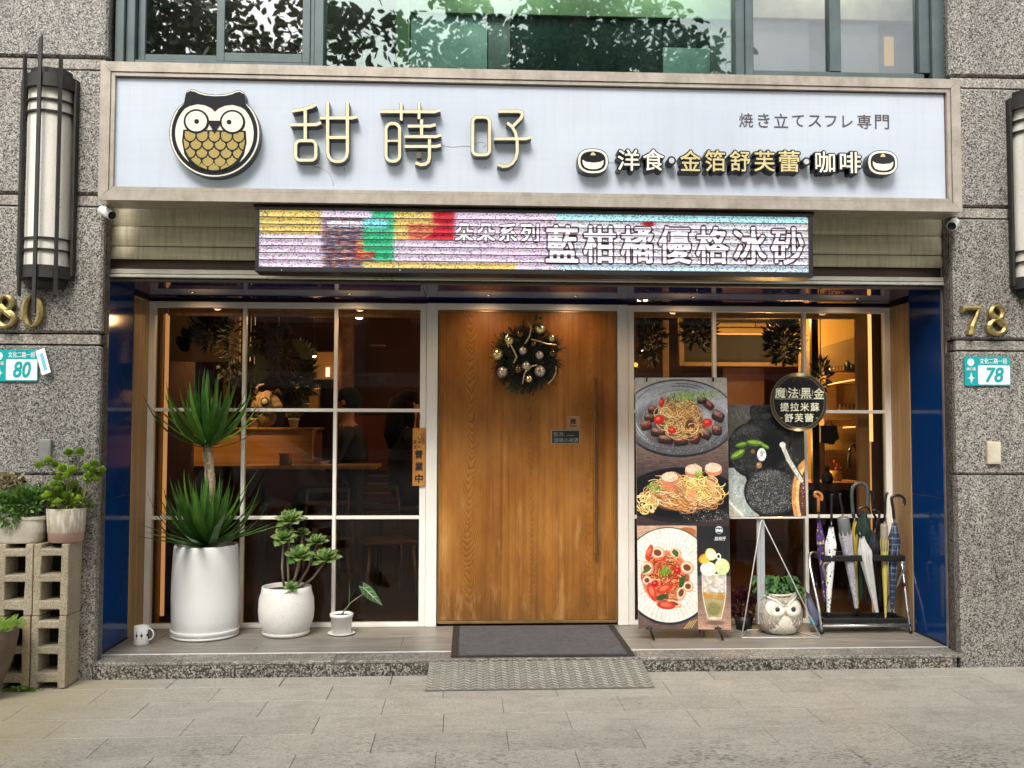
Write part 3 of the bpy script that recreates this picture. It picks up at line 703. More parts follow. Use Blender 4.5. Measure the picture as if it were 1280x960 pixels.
layer(em, [(259.6, 151.4), (277.2, 151.4), (271.5, 161.5), (268.4, 167.6), (265.3, 161.5)], YE-.012, YE-.0087, 0)
em.build('owl_emblem', [EBLK, EGOLD, ECRM, SIDE], sg)
# ---- puff-cake emblems
for cx, cy in ((741.2, 201.5), (1103.4, 203.4)):
    m = MB(); Y0 = FY-.072; c_ = at(cx, cy, Y0); q = Y0/FPX
    f = lambda pts: [(c_.x+x*q, c_.z-y*q) for x, y in pts]
    sq = lambda rx, ry, dy=0: [(rx*math.copysign(abs(math.cos(R(a)))**.8, math.cos(R(a))), dy-ry*math.copysign(abs(math.sin(R(a)))**.8, math.sin(R(a)))) for a in range(0, 360, 9)]
    m.prism(f(sq(20, 16.4)), Y0, FY, 1); m.prism(f(sq(19, 15.4)), Y0-.0015, Y0, 0)
    m.prism(f(sq(16.2, 12.6)), Y0-.003, Y0-.0014, 1)
    low = [(-13.6, -1.5), (-13, 4), (-10.5, 8), (-5, 10.2), (0, 10.6), (5, 10.2), (10.5, 8), (13, 4), (13.6, -1.5), (9, 1.2), (0, 2.2), (-9, 1.2)]
    m.prism(f(low), Y0-.0045, Y0-.0029, 0); m.prism(f([(-3.4, -7.4), (3.4, -7.4), (2.4, -10), (0, -11.8), (-2.4, -10)][::1]), Y0-.0045, Y0-.0029, 2)
    m.build('cake_emblem', [CREAM, BLK, GOLD], sg)
# drips and a faint cable under the face
for x, y, ln_, wd in ((367.5, 164, 4, .5), (375.6, 166, 2.4, .4), (430.5, 209.5, 5, .5), (423, 210, 2.6, .5), (494, 145, 2.4, .4), (607, 208, 3, .4), (620, 181, 3, .5), (722, 214, 3, .4), (870, 214, 4, .4), (262, 222, 5, .5), (1102, 222, 4, .5)):
    a_, b_ = at(x, y, FY), at(x+.2, y+ln_, FY); MB().tube([(a_.x, FY-.001, a_.z), (b_.x, FY-.001, b_.z)], [.0012*wd/.4, .0006], 5).build('drip_stain', GK, sg)
CBL = plain('cable_trace', (.41, .45, .52), .6)
for pts in ([(553, 182), (566, 184), (580, 182.4), (590, 183), (598, 178), (604, 177.6), (608, 181), (604, 184)], [(392, 208), (404, 211), (412, 217), (416, 226), (416.6, 232)], [(757, 203), (768, 203.4), (772, 206)]):
    q = [at(x, y, FY) for x, y in pts]; MB().tube([(v.x, FY-.0006, v.z) for v in q], .0018, 5).build('cable_trace', CBL, sg)
# ---- raised small lettering
def raised(ch, box, face, Y0=FY-.07, off=.072, grow=2.1):
    vs, fs = text_mesh(ch, .5, 0.0)
    rv = (min(v.x for v in vs), max(v.x for v in vs), min(v.y for v in vs), max(v.y for v in vs))
    m = MB(); a = at(box[0], box[3], Y0); b = at(box[2], box[1], Y0)
    text_mb(ch, a.x, b.x, a.z, b.z, Y0, .0695, offset=off, mb=m, mi=1, ref=rv)
    text_mb(ch, a.x, b.x, a.z, b.z, Y0-.0035, .003, offset=.012, mb=m, mi=0, ref=rv)
    m.build('letter', [face, BLK], sg)
for ch, box, f in (('洋', (772.4, 187.5, 799, 213), CREAM), ('食', (804, 187.5, 829.6, 213), CREAM), ('金', (850.5, 188.5, 875.5, 213.5), GOLD), ('箔', (881.5, 188.5, 906, 214), GOLD),
                   ('舒', (912.6, 189, 937.4, 214), GOLD), ('芙', (943, 189, 968, 214), GOLD), ('蕾', (973.6, 189, 999, 214.5), GOLD), ('咖', (1019.4, 190, 1043, 215.5), CREAM), ('啡', (1050, 190.5, 1075.6, 216), CREAM)):
    raised(ch, box, f)
for cx, cy in ((839.5, 200.8), (1008, 202)):
    Y0 = FY-.07; c_ = at(cx, cy, Y0); q = Y0/FPX; m = MB()
    m.prism(ring_poly(c_.x, c_.z, 5.8*q, 5.8*q, 20), Y0, FY, 1); m.prism(ring_poly(c_.x, c_.z, 3.6*q, 3.6*q, 20), Y0-.002, Y0, 0); m.build('letter_dot', [plain('dot_face', (.52, .48, .5), .4), BLK], sg)
PRN = plain('grey_brown_print', (.075, .06, .065), .5)
for ch, cx in zip('焼き立てスフレ専門', (932.6, 954.8, 976.3, 997.6, 1018.6, 1038.6, 1059.4, 1080.4, 1102.6)):
    cy = 150.2+(cx-932)*.013; w_ = {'て': 7.2, 'き': 7.0, 'ス': 7.6, 'フ': 6.8, 'レ': 6.2}.get(ch, 8.5); h_ = {'ス': 7, 'フ': 6.6, 'レ': 7, 'て': 7}.get(ch, 8.6)
    text_px(ch, (cx-w_, cy-h_, cx+w_, cy+h_), FY-.002, .0015, offset=.008).build('printed_character', PRN, sg)

# ================================================================== LED DISPLAY
YL = 5.31
led = thing('led_display', 'long black framed LED display showing pink striped animation and outlined Chinese words', 'LED sign', (.42, YL, 2.3))
lx0, lx1 = at(319, 300, YL).x, at(1016.5, 305, YL).x; lz0, lz1 = at(660, 343, YL).z, at(660, 262, YL).z
MB().box(lx0, lx1, YL+.022, YL+.15, lz0, lz1, .003).build('housing', BLACKM, led)
fw = .026
for a, b, c, d in ((lx0, lx1, lz1-fw*.7, lz1), (lx0, lx1, lz0, lz0+fw*1.15)): MB().box(a, b, YL, YL+.0215, c, d, .003).build('bezel', BLACKM, led)
for a, b in ((lx0, lx0+.018), (lx1-.022, lx1)): MB().box(a, b, YL+.001, YL+.0215, lz0+fw*1.15+.0005, lz1-fw*.7-.0005, .002).build('bezel', BLACKM, led)
sx0, sx1, sz0, sz1 = lx0+.018, lx1-.022, lz0+fw*1.15, lz1-fw*.7
# what the screen shows, dot by dot
NW, NH = 384, 64
im = np.zeros((NH, NW, 3), np.float32); xx = np.linspace(323, 1011, NW); yy = np.linspace(0, 1, NH)
Xg, Yg = np.meshgrid(xx, yy)
pink = np.array([.93, .84, .93]); wht = np.array([.94, .93, .97]); yel = np.array([.92, .80, .46]); grn = np.array([.22, .74, .52]); red = np.array([.80, .14, .20]); cyan = np.array([.55, .92, .95])
im[:] = pink
im[Xg > 690] = wht
im[(Xg < 398) & (Yg < .42)] = yel
msk = (Xg > 398) & (Xg < 466) & (Yg < .16); im[msk] = pink
msk = (Xg > 400) & (Xg < 464) & (Yg > .12)
pal = np.array([[.12, .10, .20], [.30, .26, .42], [.86, .84, .90], [.42, .24, .36], [.2, .36, .55], [.80, .28, .25], [.9, .75, .5]])
rnd_ = pal[rng.integers(0, 7, (NH, NW))]; im[msk] = rnd_[msk]
msk = (Xg > 405) & (Xg < 450) & (Yg > .16) & (Yg < .27); im[msk] = wht
msk = (Xg > 440) & (Xg < 466) & (Yg > .52) & (Yg < .82); im[msk] = np.where(rng.random((NH, NW, 1)) < .5, red, yel)[msk]
msk = (Xg > 464-14*(Yg < .7)) & (Xg < 488) & (Yg > .10); im[msk] = grn
msk = (Xg > 398) & (Xg < 488) & (Yg <= .10) & (Xg > 460); im[msk] = grn
im[(Xg > 450) & (Xg < 480) & (Yg > .12) & (Yg < .3)] = cyan
im[(Xg > 488) & (Xg < 562) & (Yg < .5)] = yel
msk = (Xg > 556-60*Yg) & (Xg < 563) & (Yg < .5) | ((Xg > 535) & (Xg < 563) & (Yg < .2)); im[msk] = red
stripe = (np.floor(Xg/3.2+Yg*30) % 2 == 0) & (Xg > 505) & (Xg < 563) & (Yg > .2) & (Yg < .5); im[stripe] = red
im[(Xg > 450) & (Xg < 640) & (Yg > .9)] = yel
im[(Xg > 690) & (Yg < .12)] = cyan*.6+wht*.4; im[(Xg > 690) & (Yg > .9)] = cyan*.4+pink*.6
im[(Xg > 800) & (Xg < 815) & (Yg < .2) & (Yg > .12)] = red
for _ in range(3): im = (np.roll(im, 1, 1)+np.roll(im, -1, 1)+2*im)/4
im *= (1-.34*(rng.random((NH, NW, 1)) < .25)); im = im*(.9+.1*rng.random((NH, NW, 3)))
dot = np.kron(im, np.ones((4, 4, 1), np.float32))
gy, gx = np.mgrid[0:NH*4, 0:NW*4]; dd = ((gx % 4-1.5)**2+(gy % 4-1.5)**2)
dot *= (1-.28*(dd > 2.6))[..., None]
SCR = image_mat('led_dots', dot.astype(np.float32)**1.0, .4, .5)
mm = MB(); mm.add([(sx0, YL+.02, sz0), (sx1, YL+.02, sz0), (sx1, YL+.02, sz1), (sx0, YL+.02, sz1)], [(0, 1, 2, 3)])
me = mm.mesh('screen', SCR, Vector(led['_o'])); uv = me.uv_layers.new(name='UVMap')
for i, c in enumerate(((0, 0), (1, 0), (1, 1), (0, 1))): uv.data[i].uv = c
link('screen', me, led)
LBK = plain('led_dark_line', (.13, .08, .085), .5, 0, .8, 120); _k = MT('led_white'); _v = _k.n('ShaderNodeTexVoronoi', Scale=230); _k.l(_k.pos((1, 1, 1)), _v.inputs['Vector']); _s = _k.n('ShaderNodeSeparateColor'); _k.l(_v.outputs['Color'], _s.inputs[0])
_c = _k.ramp(_s.outputs[0], [(0, (.95, .9, .96)), (.45, (.72, .80, .98)), (.62, (.95, .90, .93)), (.8, (.88, .55, .75)), (.86, (.96, .94, .98))], True); _k.col(_c); _k.l(_c, _k.b.inputs['Emission Color']); _k.b.inputs['Emission Strength'].default_value = .46; LWH = _k.m
LPK = emis('led_lilac', (.84, .80, .95), .6)
lit = at  # lettering lit on the screen
ys_ = lambda f: 262+ (343-262)*f
def led_text(ch, box, face, off, name='lit_character'):
    vs, fs = text_mesh(ch, .5, 0.0); rv = (min(v.x for v in vs), max(v.x for v in vs), min(v.y for v in vs), max(v.y for v in vs))
    m = MB(); a = at(box[0], box[3], YL+.016); b = at(box[2], box[1], YL+.016)
    text_mb(ch, a.x, b.x, a.z, b.z, YL+.0185, .0004, offset=off, mb=m, mi=0, ref=rv)
    text_mb(ch, a.x, b.x, a.z, b.z, YL+.0168, .0003, offset=.02, mb=m, mi=1, ref=rv)
    m.build(name, [LBK, face], led)
for i, ch in enumerate('朵朵系列'): led_text(ch, (569+27.4*i, 280, 591+27.4*i, 302), LWH, .075)
for i, ch in enumerate('藍柑橘優格冰砂'):
    x = 683+47*i; led_text(ch, (x, 283+i*.4, x+39, 327+i*.45), LWH, .068)
nsl = 8
for i in range(1, nsl):
    z = sz0+(sz1-sz0)*i/nsl
    MB().box(sx0, sx1, YL+.001, YL+.0165, z-.0028, z+.0012, .0005).build('louvre', plain('led_louvre', (.05, .02, .022), .5), led)
for px in (352, 500, 705, 838, 906): 
    p = at(px, 338, YL); MB().ball((p.x, YL-.001, p.z), (.004, .002, .004), 8, 5).build('screw', CHROME, led)
for px in (322, 1014):
    p = at(px, 264, YL); MB().box(p.x-.03, p.x+.03, YL+.03, YL+.3, lz1+.0005, lz1+.02, .002).build('mounting_bracket', BLACKM, led)
# ================================================================== UPPER WINDOW BAND
YU = 5.60
uw = thing('upper_window_band', 'teal grey framed window band of the upper floor above the signboard', 'window', (.4, YU, 3.5))
def U(px, py=60, Y=YU): return at(px, py, Y).x
GLU = glass('upper_glass', (.80, .86, .84), .14, 1.6, rough=.014); GLC = glass('upper_green_glass', (.72, .86, .81), .09, 1.4, (.93, 1, .97), rough=.014); GLR = glass('upper_right_glass', (.86, .9, .9), .04, 1.2)
UZ0, UZ1 = 3.54, 4.75
def bar(x0, x1, y0, y1, z0, z1, name='frame_member', b=.003): return MB().box(x0, x1, y0, y1, z0, z1, b).build(name, WINF, uw)
xa = [U(157), U(168), U(272), U(279), U(388), U(405)]
bar(-2.07, xa[0]-.001, YU-.03, YU+.08, UZ0-.1, UZ1)                          # outer jamb left
bar(xa[0], xa[1], YU, YU+.09, UZ0-.1, UZ1)
bar(xa[5]-.055, xa[5]-.001, YU-.02, YU+.1, UZ0-.1, UZ1); bar(xa[4], xa[5]-.057, YU, YU+.09, UZ0-.1, UZ1)
zb = at(280, 59, YU).z; zb2 = at(280, 76, YU).z
bar(xa[1]+.001, xa[4]-.001, YU+.005, YU+.09, zb2-.08, zb2)                     # sill track
bar(xa[1]+.001, xa[4]-.001, YU-.012, YU+.004, zb2-.075, zb2-.03)
# two sliding sashes
def sash(x0, x1, y, z0, z1, wd, gm, lab=None):
    s_ = bar(x0, x0+wd, y, y+.03, z0, z1, 'sash', .002)
    MB().box(x1-wd, x1, y, y+.03, z0, z1, .002).build('sash_stile', WINF, s_); MB().box(x0+wd+.001, x1-wd-.001, y, y+.03, z0, z0+wd*1.15, .002).build('sash_rail', WINF, s_)
    MB().box(x0+wd+.001, x1-wd-.001, y, y+.03, z1-wd, z1, .002).build('sash_rail', WINF, s_)
    MB().box(x0+wd, x1-wd, y+.013, y+.017, z0+wd*1.15, z1-wd).build('pane', gm, s_); return s_
sash(xa[1]+.004, U(281), YU+.045, zb2+.001, UZ1, .042, GLU)
sash(U(270), xa[4]-.004, YU+.008, zb2+.001, UZ1, .046, GLU)
cx0, cx1 = xa[5]+.001, U(930, 90)
MB().box(cx0, cx1, YU+.05, YU+.058, UZ0-.2, UZ1).build('pane', GLC, uw)
bar(U(920, 90), U(931, 90)-.001, YU-.004, YU+.09, UZ0-.2, UZ1); bar(U(931, 90), U(941, 90), YU-.02, YU+.1, UZ0-.2, UZ1)
rx = [U(941, 90)+.001, U(1038, 90), U(1052, 90), U(1150, 90), U(1163, 90), U(1171, 90)]
zr = at(1040, 89, YU).z
bar(rx[1], rx[2], YU+.002, YU+.08, zr, UZ1); bar(rx[0], rx[3]+.03, YU+.006, YU+.085, zr-.09, zr-.001)
bar(rx[3], rx[4]-.001, YU+.0, YU+.09, zr, UZ1); bar(rx[4], 2.955, YU-.03, YU+.08, UZ0-.1, UZ1)
for a, b in ((rx[0], rx[1]), (rx[2], rx[3])): MB().box(a, b, YU+.04, YU+.045, zr, UZ1).build('pane', GLR, uw)
bar(-2.07, 2.955, YU-.03, YU+.12, UZ1+.001, UZ1+.1)
MB().box(-2.08, 2.96, YU-.04, YU+.14, UZ1+.101, 5.2).build('granite_lintel', GR, uw)
MB().box(-2.08, 2.96, 5.50, YU-.04, 3.30, 3.50).build('sill', plain('grimy_sill', (.12, .11, .10), .8), uw)
# room behind the upper windows
up = MB(); up.add([(-2.3, 6.45, 3.5), (3.2, 6.45, 3.5), (3.2, 6.45, 5.3), (-2.3, 6.45, 5.3)], [(0, 1, 2, 3)], 0)
up.add([(-2.3, 5.8, 3.44), (3.2, 5.8, 3.44), (3.2, 6.5, 3.44), (-2.3, 6.5, 3.44)], [(0, 1, 2, 3)], 0)
up.build('upper_room_wall', plain('brown_room_wall', (.055, .030, .018), .7), kind='structure')
LIME = plain('lime_painted_panel', (.34, .46, .25), .5); TEAL1 = plain('pale_aqua_panel', (.62, .82, .76), .6); TEAL2 = plain('deep_green_panel', (.008, .035, .032), .5, 0, .5, 2); TEAL3 = plain('grey_curtain', (.34, .37, .37), .8); GREYB = plain('pale_grey_blind', (.52, .55, .54), .7, 0, .06)
gp = thing('green_partition', 'lime framed aqua and deep green partition seen through the large middle upper window', 'partition', (.5, 6.1, 3.5))
def upbox(x0, x1, y0, y1, Y, mat, name, par, d=.04, b=.004):
    a = at(x0, y1, Y); c = at(x1, y0, Y); return MB().box(a.x, c.x, Y, Y+d, a.z, c.z, b).build(name, mat, par)
upbox(494, 512, -50, 120, 6.0, LIME, 'frame_post', gp); upbox(512.5, 925, -50, 15, 6.0, LIME, 'frame_beam', gp)
upbox(513, 609, 15.5, 120, 6.03, TEAL1, 'panel', gp); upbox(610, 638, 15.5, 120, 6.03, TEAL3, 'panel', gp); 
upbox(639, 828, 15.5, 120, 6.03, TEAL2, 'panel', gp); upbox(829, 888, 60, 120, 6.03, TEAL1, 'panel', gp); upbox(889, 925, 15.5, 120, 6.03, TEAL3, 'panel', gp); upbox(829, 888, 15.5, 59.5, 6.03, TEAL2, 'panel', gp)
for x_, e_ in ((-1.2, 2.5), (.2, 13), (1.3, 10), (2.35, 10)):
    l_ = bpy.data.lights.new('upper_room_fill', 'POINT'); l_.energy = e_; l_.color = (1, .95, .86); l_.shadow_soft_size = .1; o_ = bpy.data.objects.new('upper_room_fill', l_); COL.objects.link(o_); o_.location = (x_, 5.80, 4.55)  # unseen fill lights added to brighten what stands behind the upper glass
rb = thing('roller_blind', 'pale grey boards and cream rail standing behind the right hand upper window', 'blind', (2.2, 6.0, 3.5))
upbox(935, 1175, 1, 22, 5.9, plain('cream_rail', (.62, .56, .42), .5), 'rail', rb); upbox(935, 1011, 23, 120, 5.93, GREYB, 'board', rb); upbox(1011.5, 1050, 23, 120, 5.95, TEAL3, 'board', rb)
upbox(1050, 1098, 27, 120, 5.93, GREYB, 'board', rb); upbox(1098.5, 1175, 23, 120, 5.97, TEAL3, 'board', rb); upbox(935, 1175, -60, .5, 5.93, GREYB, 'board', rb)
upbox(1106, 1117, 46, 82, 5.96, emis('amber_reflection_glow', (.75, .42, .12), .35), 'lamp_reflection', rb, .008, .001)  # glowing patch painted in for the orange reflection of a lamp
bb = thing('wooden_shelf', 'dark brown shelf boards faintly visible behind the left upper sliding windows', 'shelf', (-1.4, 6.2, 3.6))
upbox(300, 395, 28, 32, 6.2, plain('brown_shelf', (.16, .085, .04), .5), 'board', bb); upbox(300, 395, 43, 46, 6.2, _mc['brown_shelf'], 'board', bb); upbox(300, 303, 0, 60, 6.21, _mc['brown_shelf'], 'board', bb)

# ================================================================== WALL SCONCES
OPAL = MT('opal_diffuser'); OPAL.set(.4); OPAL.col(OPAL.mix(1., OPAL.ramp(OPAL.noise(OPAL.pos((1, 1, .3)), 9, 6, .7), [(.3, (.74, .70, .60)), (.6, (.84, .80, .71))]), OPAL.ramp(OPAL.noise(OPAL.pos(), 70, 3, .6), [(.30, (.6, .57, .5)), (.36, (1, 1, 1))]), 'MULTIPLY')); OPAL = OPAL.m
def sconce(cx, label):
    cy = 5.50; t = thing('wall_sconce', label, 'wall lamp', (cx, cy, 3.0), 'tall wall sconces on the granite piers')
    r = .135; z1 = at(46, 97, 5.36).z; z0 = at(46, 335, 5.36).z; A0, A1 = math.pi, 2*math.pi
    MB().lathe([(r-.012, z0), (r-.012, z1)], (cx, cy, 0), 28, a0=A0, a1=A1).build('diffuser', OPAL, t)
    m = MB(); m.lathe([(0, z1+.075), (r-.02, z1+.075), (r-.02, z1+.03), (r+.02, z1+.03), (r+.02, z1-.045), (r-.01, z1-.045)], (cx, cy, 0), 28, a0=A0, a1=A1, smooth=False); m.build('top_cap', LAMPM, t)
    m = MB(); m.lathe([(r-.01, z0+.02), (r+.016, z0+.02), (r+.016, z0-.05), (r-.02, z0-.05), (r-.02, z0-.075), (r-.035, z0-.10), (0, z0-.10)], (cx, cy, 0), 28, a0=A0, a1=A1, smooth=False); m.build('bottom_cap', LAMPM, t)
    for z in (z1-.118, z1-.185, z0+.17, z0+.105):
        m = MB(); m.lathe([(r-.011, z), (r+.002, z), (r+.002, z+.010), (r-.011, z+.010)], (cx, cy, 0), 28, a0=A0, a1=A1, smooth=False); m.build('band', LAMPM, t)
    for a, top, bot in ((-90, .235, .235), (-52, .13, .14), (-128, .13, .14)):
        x, y = cx+(r+.026)*math.cos(R(a)), cy+(r+.026)*math.sin(R(a)); M_ = Matrix.Translation((x, y, 0)) @ Matrix.Rotation(R(a+90), 4, 'Z')
        m = MB(); wv = .0095; m.v = []; zt, zb_ = z1+top, z0-bot
        m.add([(-wv, -.008, zb_), (wv, -.008, zb_-.02), (wv, .008, zb_-.02), (-wv, .008, zb_), (-wv, -.008, zt-.02), (wv, -.008, zt), (wv, .008, zt), (-wv, .008, zt-.02)], [(0, 1, 5, 4), (1, 2, 6, 5), (2, 3, 7, 6), (3, 0, 4, 7), (4, 5, 6, 7), (3, 2, 1, 0)])
        m.v = [M_ @ v for v in m.v]; m.build('upright_bar', LAMPM, t)
    for s_ in (-1, 1): MB().box(cx+s_*(r+.006), cx+s_*(r+.022), cy-.045, cy-.001, z0-.03, z1+.02, .002).build('side_rail', LAMPM, t)
    return t
SCX = at(62.6, 220, 5.5).x
sconce(SCX, 'tall half round sconce with cream diffuser and dark iron bars above numerals 80')
sconce(at(1290, 220, 5.5).x, 'tall half round sconce with cream diffuser and dark iron bars on the right granite pier')

# ================================================================== SECURITY CAMERAS
def seccam(px, py, aim, label):
    p = at(px, py, 5.42); t = thing('security_camera', label, 'security camera', tuple(p), 'small security cameras under the sign')
    MB().lathe([(0, .05), (.030, .05), (.030, .034), (.024, .028), (0, .028)], p, 20).build('mount_base', WHITEP, t)
    MB().tube([p+Vector((0, 0, .03)), p+Vector((.004, 0, .006)), p+Vector((.01, -.012, -.006))], .009, 8).build('arm', WHITEP, t)
    d = Vector(aim).normalized(); a = p+Vector((-.006, 0, -.012)); q = d.to_track_quat('Z', 'Y')
    m = MB(); m.lathe([(0, -.03), (.018, -.028), (.026, -.018), (.028, 0), (.028, .085), (.024, .088)], (0, 0, 0), 20); m.v = [a+q @ v for v in m.v]; m.build('body', WHITEP, t)
    m = MB(); m.lathe([(.024, .087), (.0225, .076), (0, .076)], (0, 0, 0), 20); m.v = [a+q @ v for v in m.v]; m.build('lens_face', BLACKM, t)
    m = MB(); m.ball((0, 0, .074), (.010, .010, .008), 12, 8); m.v = [a+q @ v for v in m.v]; m.build('lens', plain('lens_glass', (.01, .012, .02), .05), t)
seccam(131, 261, (.75, -.55, -.42), 'white bullet camera hanging under the left corner of the signboard')
seccam(1194, 276, (-.55, -.7, -.38), 'white bullet camera hanging under the right corner of the signboard')

# ================================================================== NUMERALS AND NUMBER PLATES
def numeral(ch, box, label):
    Y = 5.455; a = at(box[0], box[3], Y); b = at(box[2], box[1], Y); W, H_ = b.x-a.x, b.z-a.z
    f = lambda pts: [(a.x+x*W, a.z+z*H_) for x, z in pts]; m = MB()
    if ch == '0':
        pts = [(.5+.36*math.cos(R(t)), .5+.455*math.sin(R(t))) for t in range(0, 360, 12)]; ws = [W*(.10+.20*abs(math.cos(R(t)))**1.3) for t in range(0, 360, 12)]
        ribbon(m, f(pts), ws, Y, 5.499, 0, True, dome=.010)
    elif ch == '8':
        pts, ws = [], []
        for t in range(0, 360, 10):
            s_ = R(t); z = .5+.43*math.cos(s_); x = .5+(.33 if z < .5 else .27)*math.sin(2*s_)*(1.0)
            pts.append((x, z)); up_ = -math.cos(2*s_)
            ws.append(W*(.12+.17*max(0, math.sin(s_+.35)**2 if t < 180 else math.sin(s_-.9)**2)))
        q = f(pts); half = len(q)//4
        # two loops as closed rings avoid a self-crossing stroke
        m = MB(); top = [(.5+.245*math.cos(R(t)), .735+.215*math.sin(R(t))) for t in range(0, 360, 12)]; bot = [(.5+.33*math.cos(R(t)), .265+.225*math.sin(R(t))) for t in range(0, 360, 12)]
        ribbon(m, f(top), [W*(.12+.10*abs(math.cos(R(t-25)))) for t in range(0, 360, 12)], Y+.0008, 5.499, 0, True, dome=.010)
        ribbon(m, f(bot), [W*(.13+.12*abs(math.cos(R(t-25)))) for t in range(0, 360, 12)], Y, 5.499, 0, True, dome=.010)
        ribbon(m, f([(.27, .66), (.5, .5), (.76, .34)]), W*.26, Y-.0006, 5.499, 0, dome=.010)
    else:
        ribbon(m, f([(.03, .86), (.30, .90), (.95, .90)]), [W*.16, W*.2, W*.2], Y, 5.499, 0, dome=.010)
        ribbon(m, f([(.06, .97), (.03, .74)]), [W*.14, W*.07], Y-.0006, 5.499, 0, dome=.010)
        ribbon(m, f([(.90, .93), (.66, .55), (.50, .28), (.44, .0)]), [W*.12, W*.17, W*.24, W*.32], Y-.001, 5.499, 0, dome=.010)
    o = m.build('brass_numeral', BRASS, None, label=label, cat='numeral', group='brass house numerals on the granite'); return o
numeral('8', (-11, 368, 21, 409), 'brass figure 8 cut off by the left edge, on granite below the left sconce')
numeral('0', (24, 368, 53, 409), 'brass figure 0 on granite below the left sconce')
numeral('7', (1205, 381, 1229, 418), 'brass figure 7 on the right granite pier')
numeral('8', (1234, 380.5, 1262, 418), 'brass figure 8 beside the brass 7 on the right granite pier')
TEALP = plain('teal_enamel', (.0, .33, .34), .3, 0, .05); WENAM = plain('white_enamel', (.80, .83, .83), .3, 0, .03)
def plate(x0, y0, x1, y1, num, label, tilt=0):
    Y = 5.488; a = at(x0, y1, Y); b = at(x1, y0, Y); W, H_ = b.x-a.x, b.z-a.z; t = thing('number_plate', label, 'house number plate', (a.x, Y, a.z), 'teal house number plates')
    def bx(u0, u1, v0, v1, y, mat, name):
        m = MB(); cx, cz, rx_, rz_ = a.x+W*(u0+u1)/2, a.z+H_*(v0+v1)/2, W*(u1-u0)/2, H_*(v1-v0)/2; rd = .006
        poly = []
        for sx_, sz_, a0 in ((1, 1, 0), (-1, 1, 90), (-1, -1, 180), (1, -1, 270)):
            for k_ in range(4): poly.append((cx+sx_*(rx_-rd)+rd*math.cos(R(a0+30*k_)), cz+sz_*(rz_-rd)+rd*math.sin(R(a0+30*k_))))
        m.prism(poly, y, y+.004 if name != 'plate' else 5.4995); return m.build(name, mat, t)
    bx(0, 1, 0, 1, Y, TEALP, 'plate'); bx(.29, .985, .04, .70, Y-.002, WENAM, 'number_field')
    def tx(s, u0, u1, v0, v1, y, mat, **kw): return text_mb(s, a.x+W*u0, a.x+W*u1, a.z+H_*v0, a.z+H_*v1, y, .0015, **kw).build('lettering', mat, t)
    tx(num, .46, .84, .13, .62, Y-.0035, TEALP, shear=.18, offset=.028); tx('文化二路一段', .33, .93, .755, .94, Y-.0016, WENAM, offset=.012); tx('林口區', .04, .24, .52, .63, Y-.0016, WENAM, offset=.02)
    m = MB(); m.prism(ring_poly(a.x+W*.135, a.z+H_*.80, W*.075, H_*.13, 20), Y-.0016, Y); m.build('emblem', plain('pale_emblem', (.62, .72, .70), .4), t)
    m = MB()
    for q in range(4):
        aa = R(90*q); c_ = Vector((a.x+W*.14, a.z+H_*.26)); d = Vector((math.cos(aa)*W*.09, math.sin(aa)*H_*.2)); e = Vector((-d.y, d.x))*.28
        m.prism([(c_+e)[:], (c_+d)[:], (c_-e)[:]] if 0 else [tuple(c_-e), tuple(c_+d), tuple(c_+e)], Y-.0016-q*.0001, Y)
    m.build('emblem', TEALP if 0 else plain('pale_emblem', (.62, .72, .70), .4), t); return t
plate(1206.3, 446, 1262.6, 482, '78', 'teal plate with number 78 on the right granite pier')
plate(-9, 437.5, 48, 476.5, '80', 'teal plate with number 80 at the left edge of the granite')
p = at(54, 452, 5.47); t = thing('paper_tag', 'small white and blue paper tag stuck slanting beside the teal 80 plate', 'label', tuple(p))
m = MB(); m.box(-.026, .026, -.0015, .0015, -.075, .075); m2 = MB(); m2.box(-.008, .012, -.0022, -.0017, -.055, .05)
Mx = Matrix.Translation(p) @ Matrix.Rotation(R(-20), 4, 'Y') @ Matrix.Rotation(R(-10), 4, 'X')
link('paper', m.mesh('paper', WHITEP), t, M=Mx); link('printing', m2.mesh('printing', plain('blue_print', (.12, .42, .58), .5)), t, M=Mx)
for (a, mt, lab) in (((47, 549, 63, 577), plain('grey_box_plastic', (.19, .195, .18), .5), 'small grey cover plate on granite above the sedum pot'), ((1236, 552, 1252, 580.5), plain('beige_box_plastic', (.62, .56, .42), .45), 'small beige cover box on the right granite pier below the teal plate')):
    q0, q1 = at(a[0], a[3], 5.47), at(a[2], a[1], 5.47); t = thing('wall_box', lab, 'cover box', (q0.x, 5.49, q0.z))
    MB().box(q0.x, q1.x, 5.474, 5.4995, q0.z, q1.z, .005).build('cover', mt, t); MB().box(q0.x+.008, q1.x-.008, 5.4722, 5.476, q0.z+.01, q1.z-.01, .002).build('lid', mt, t)

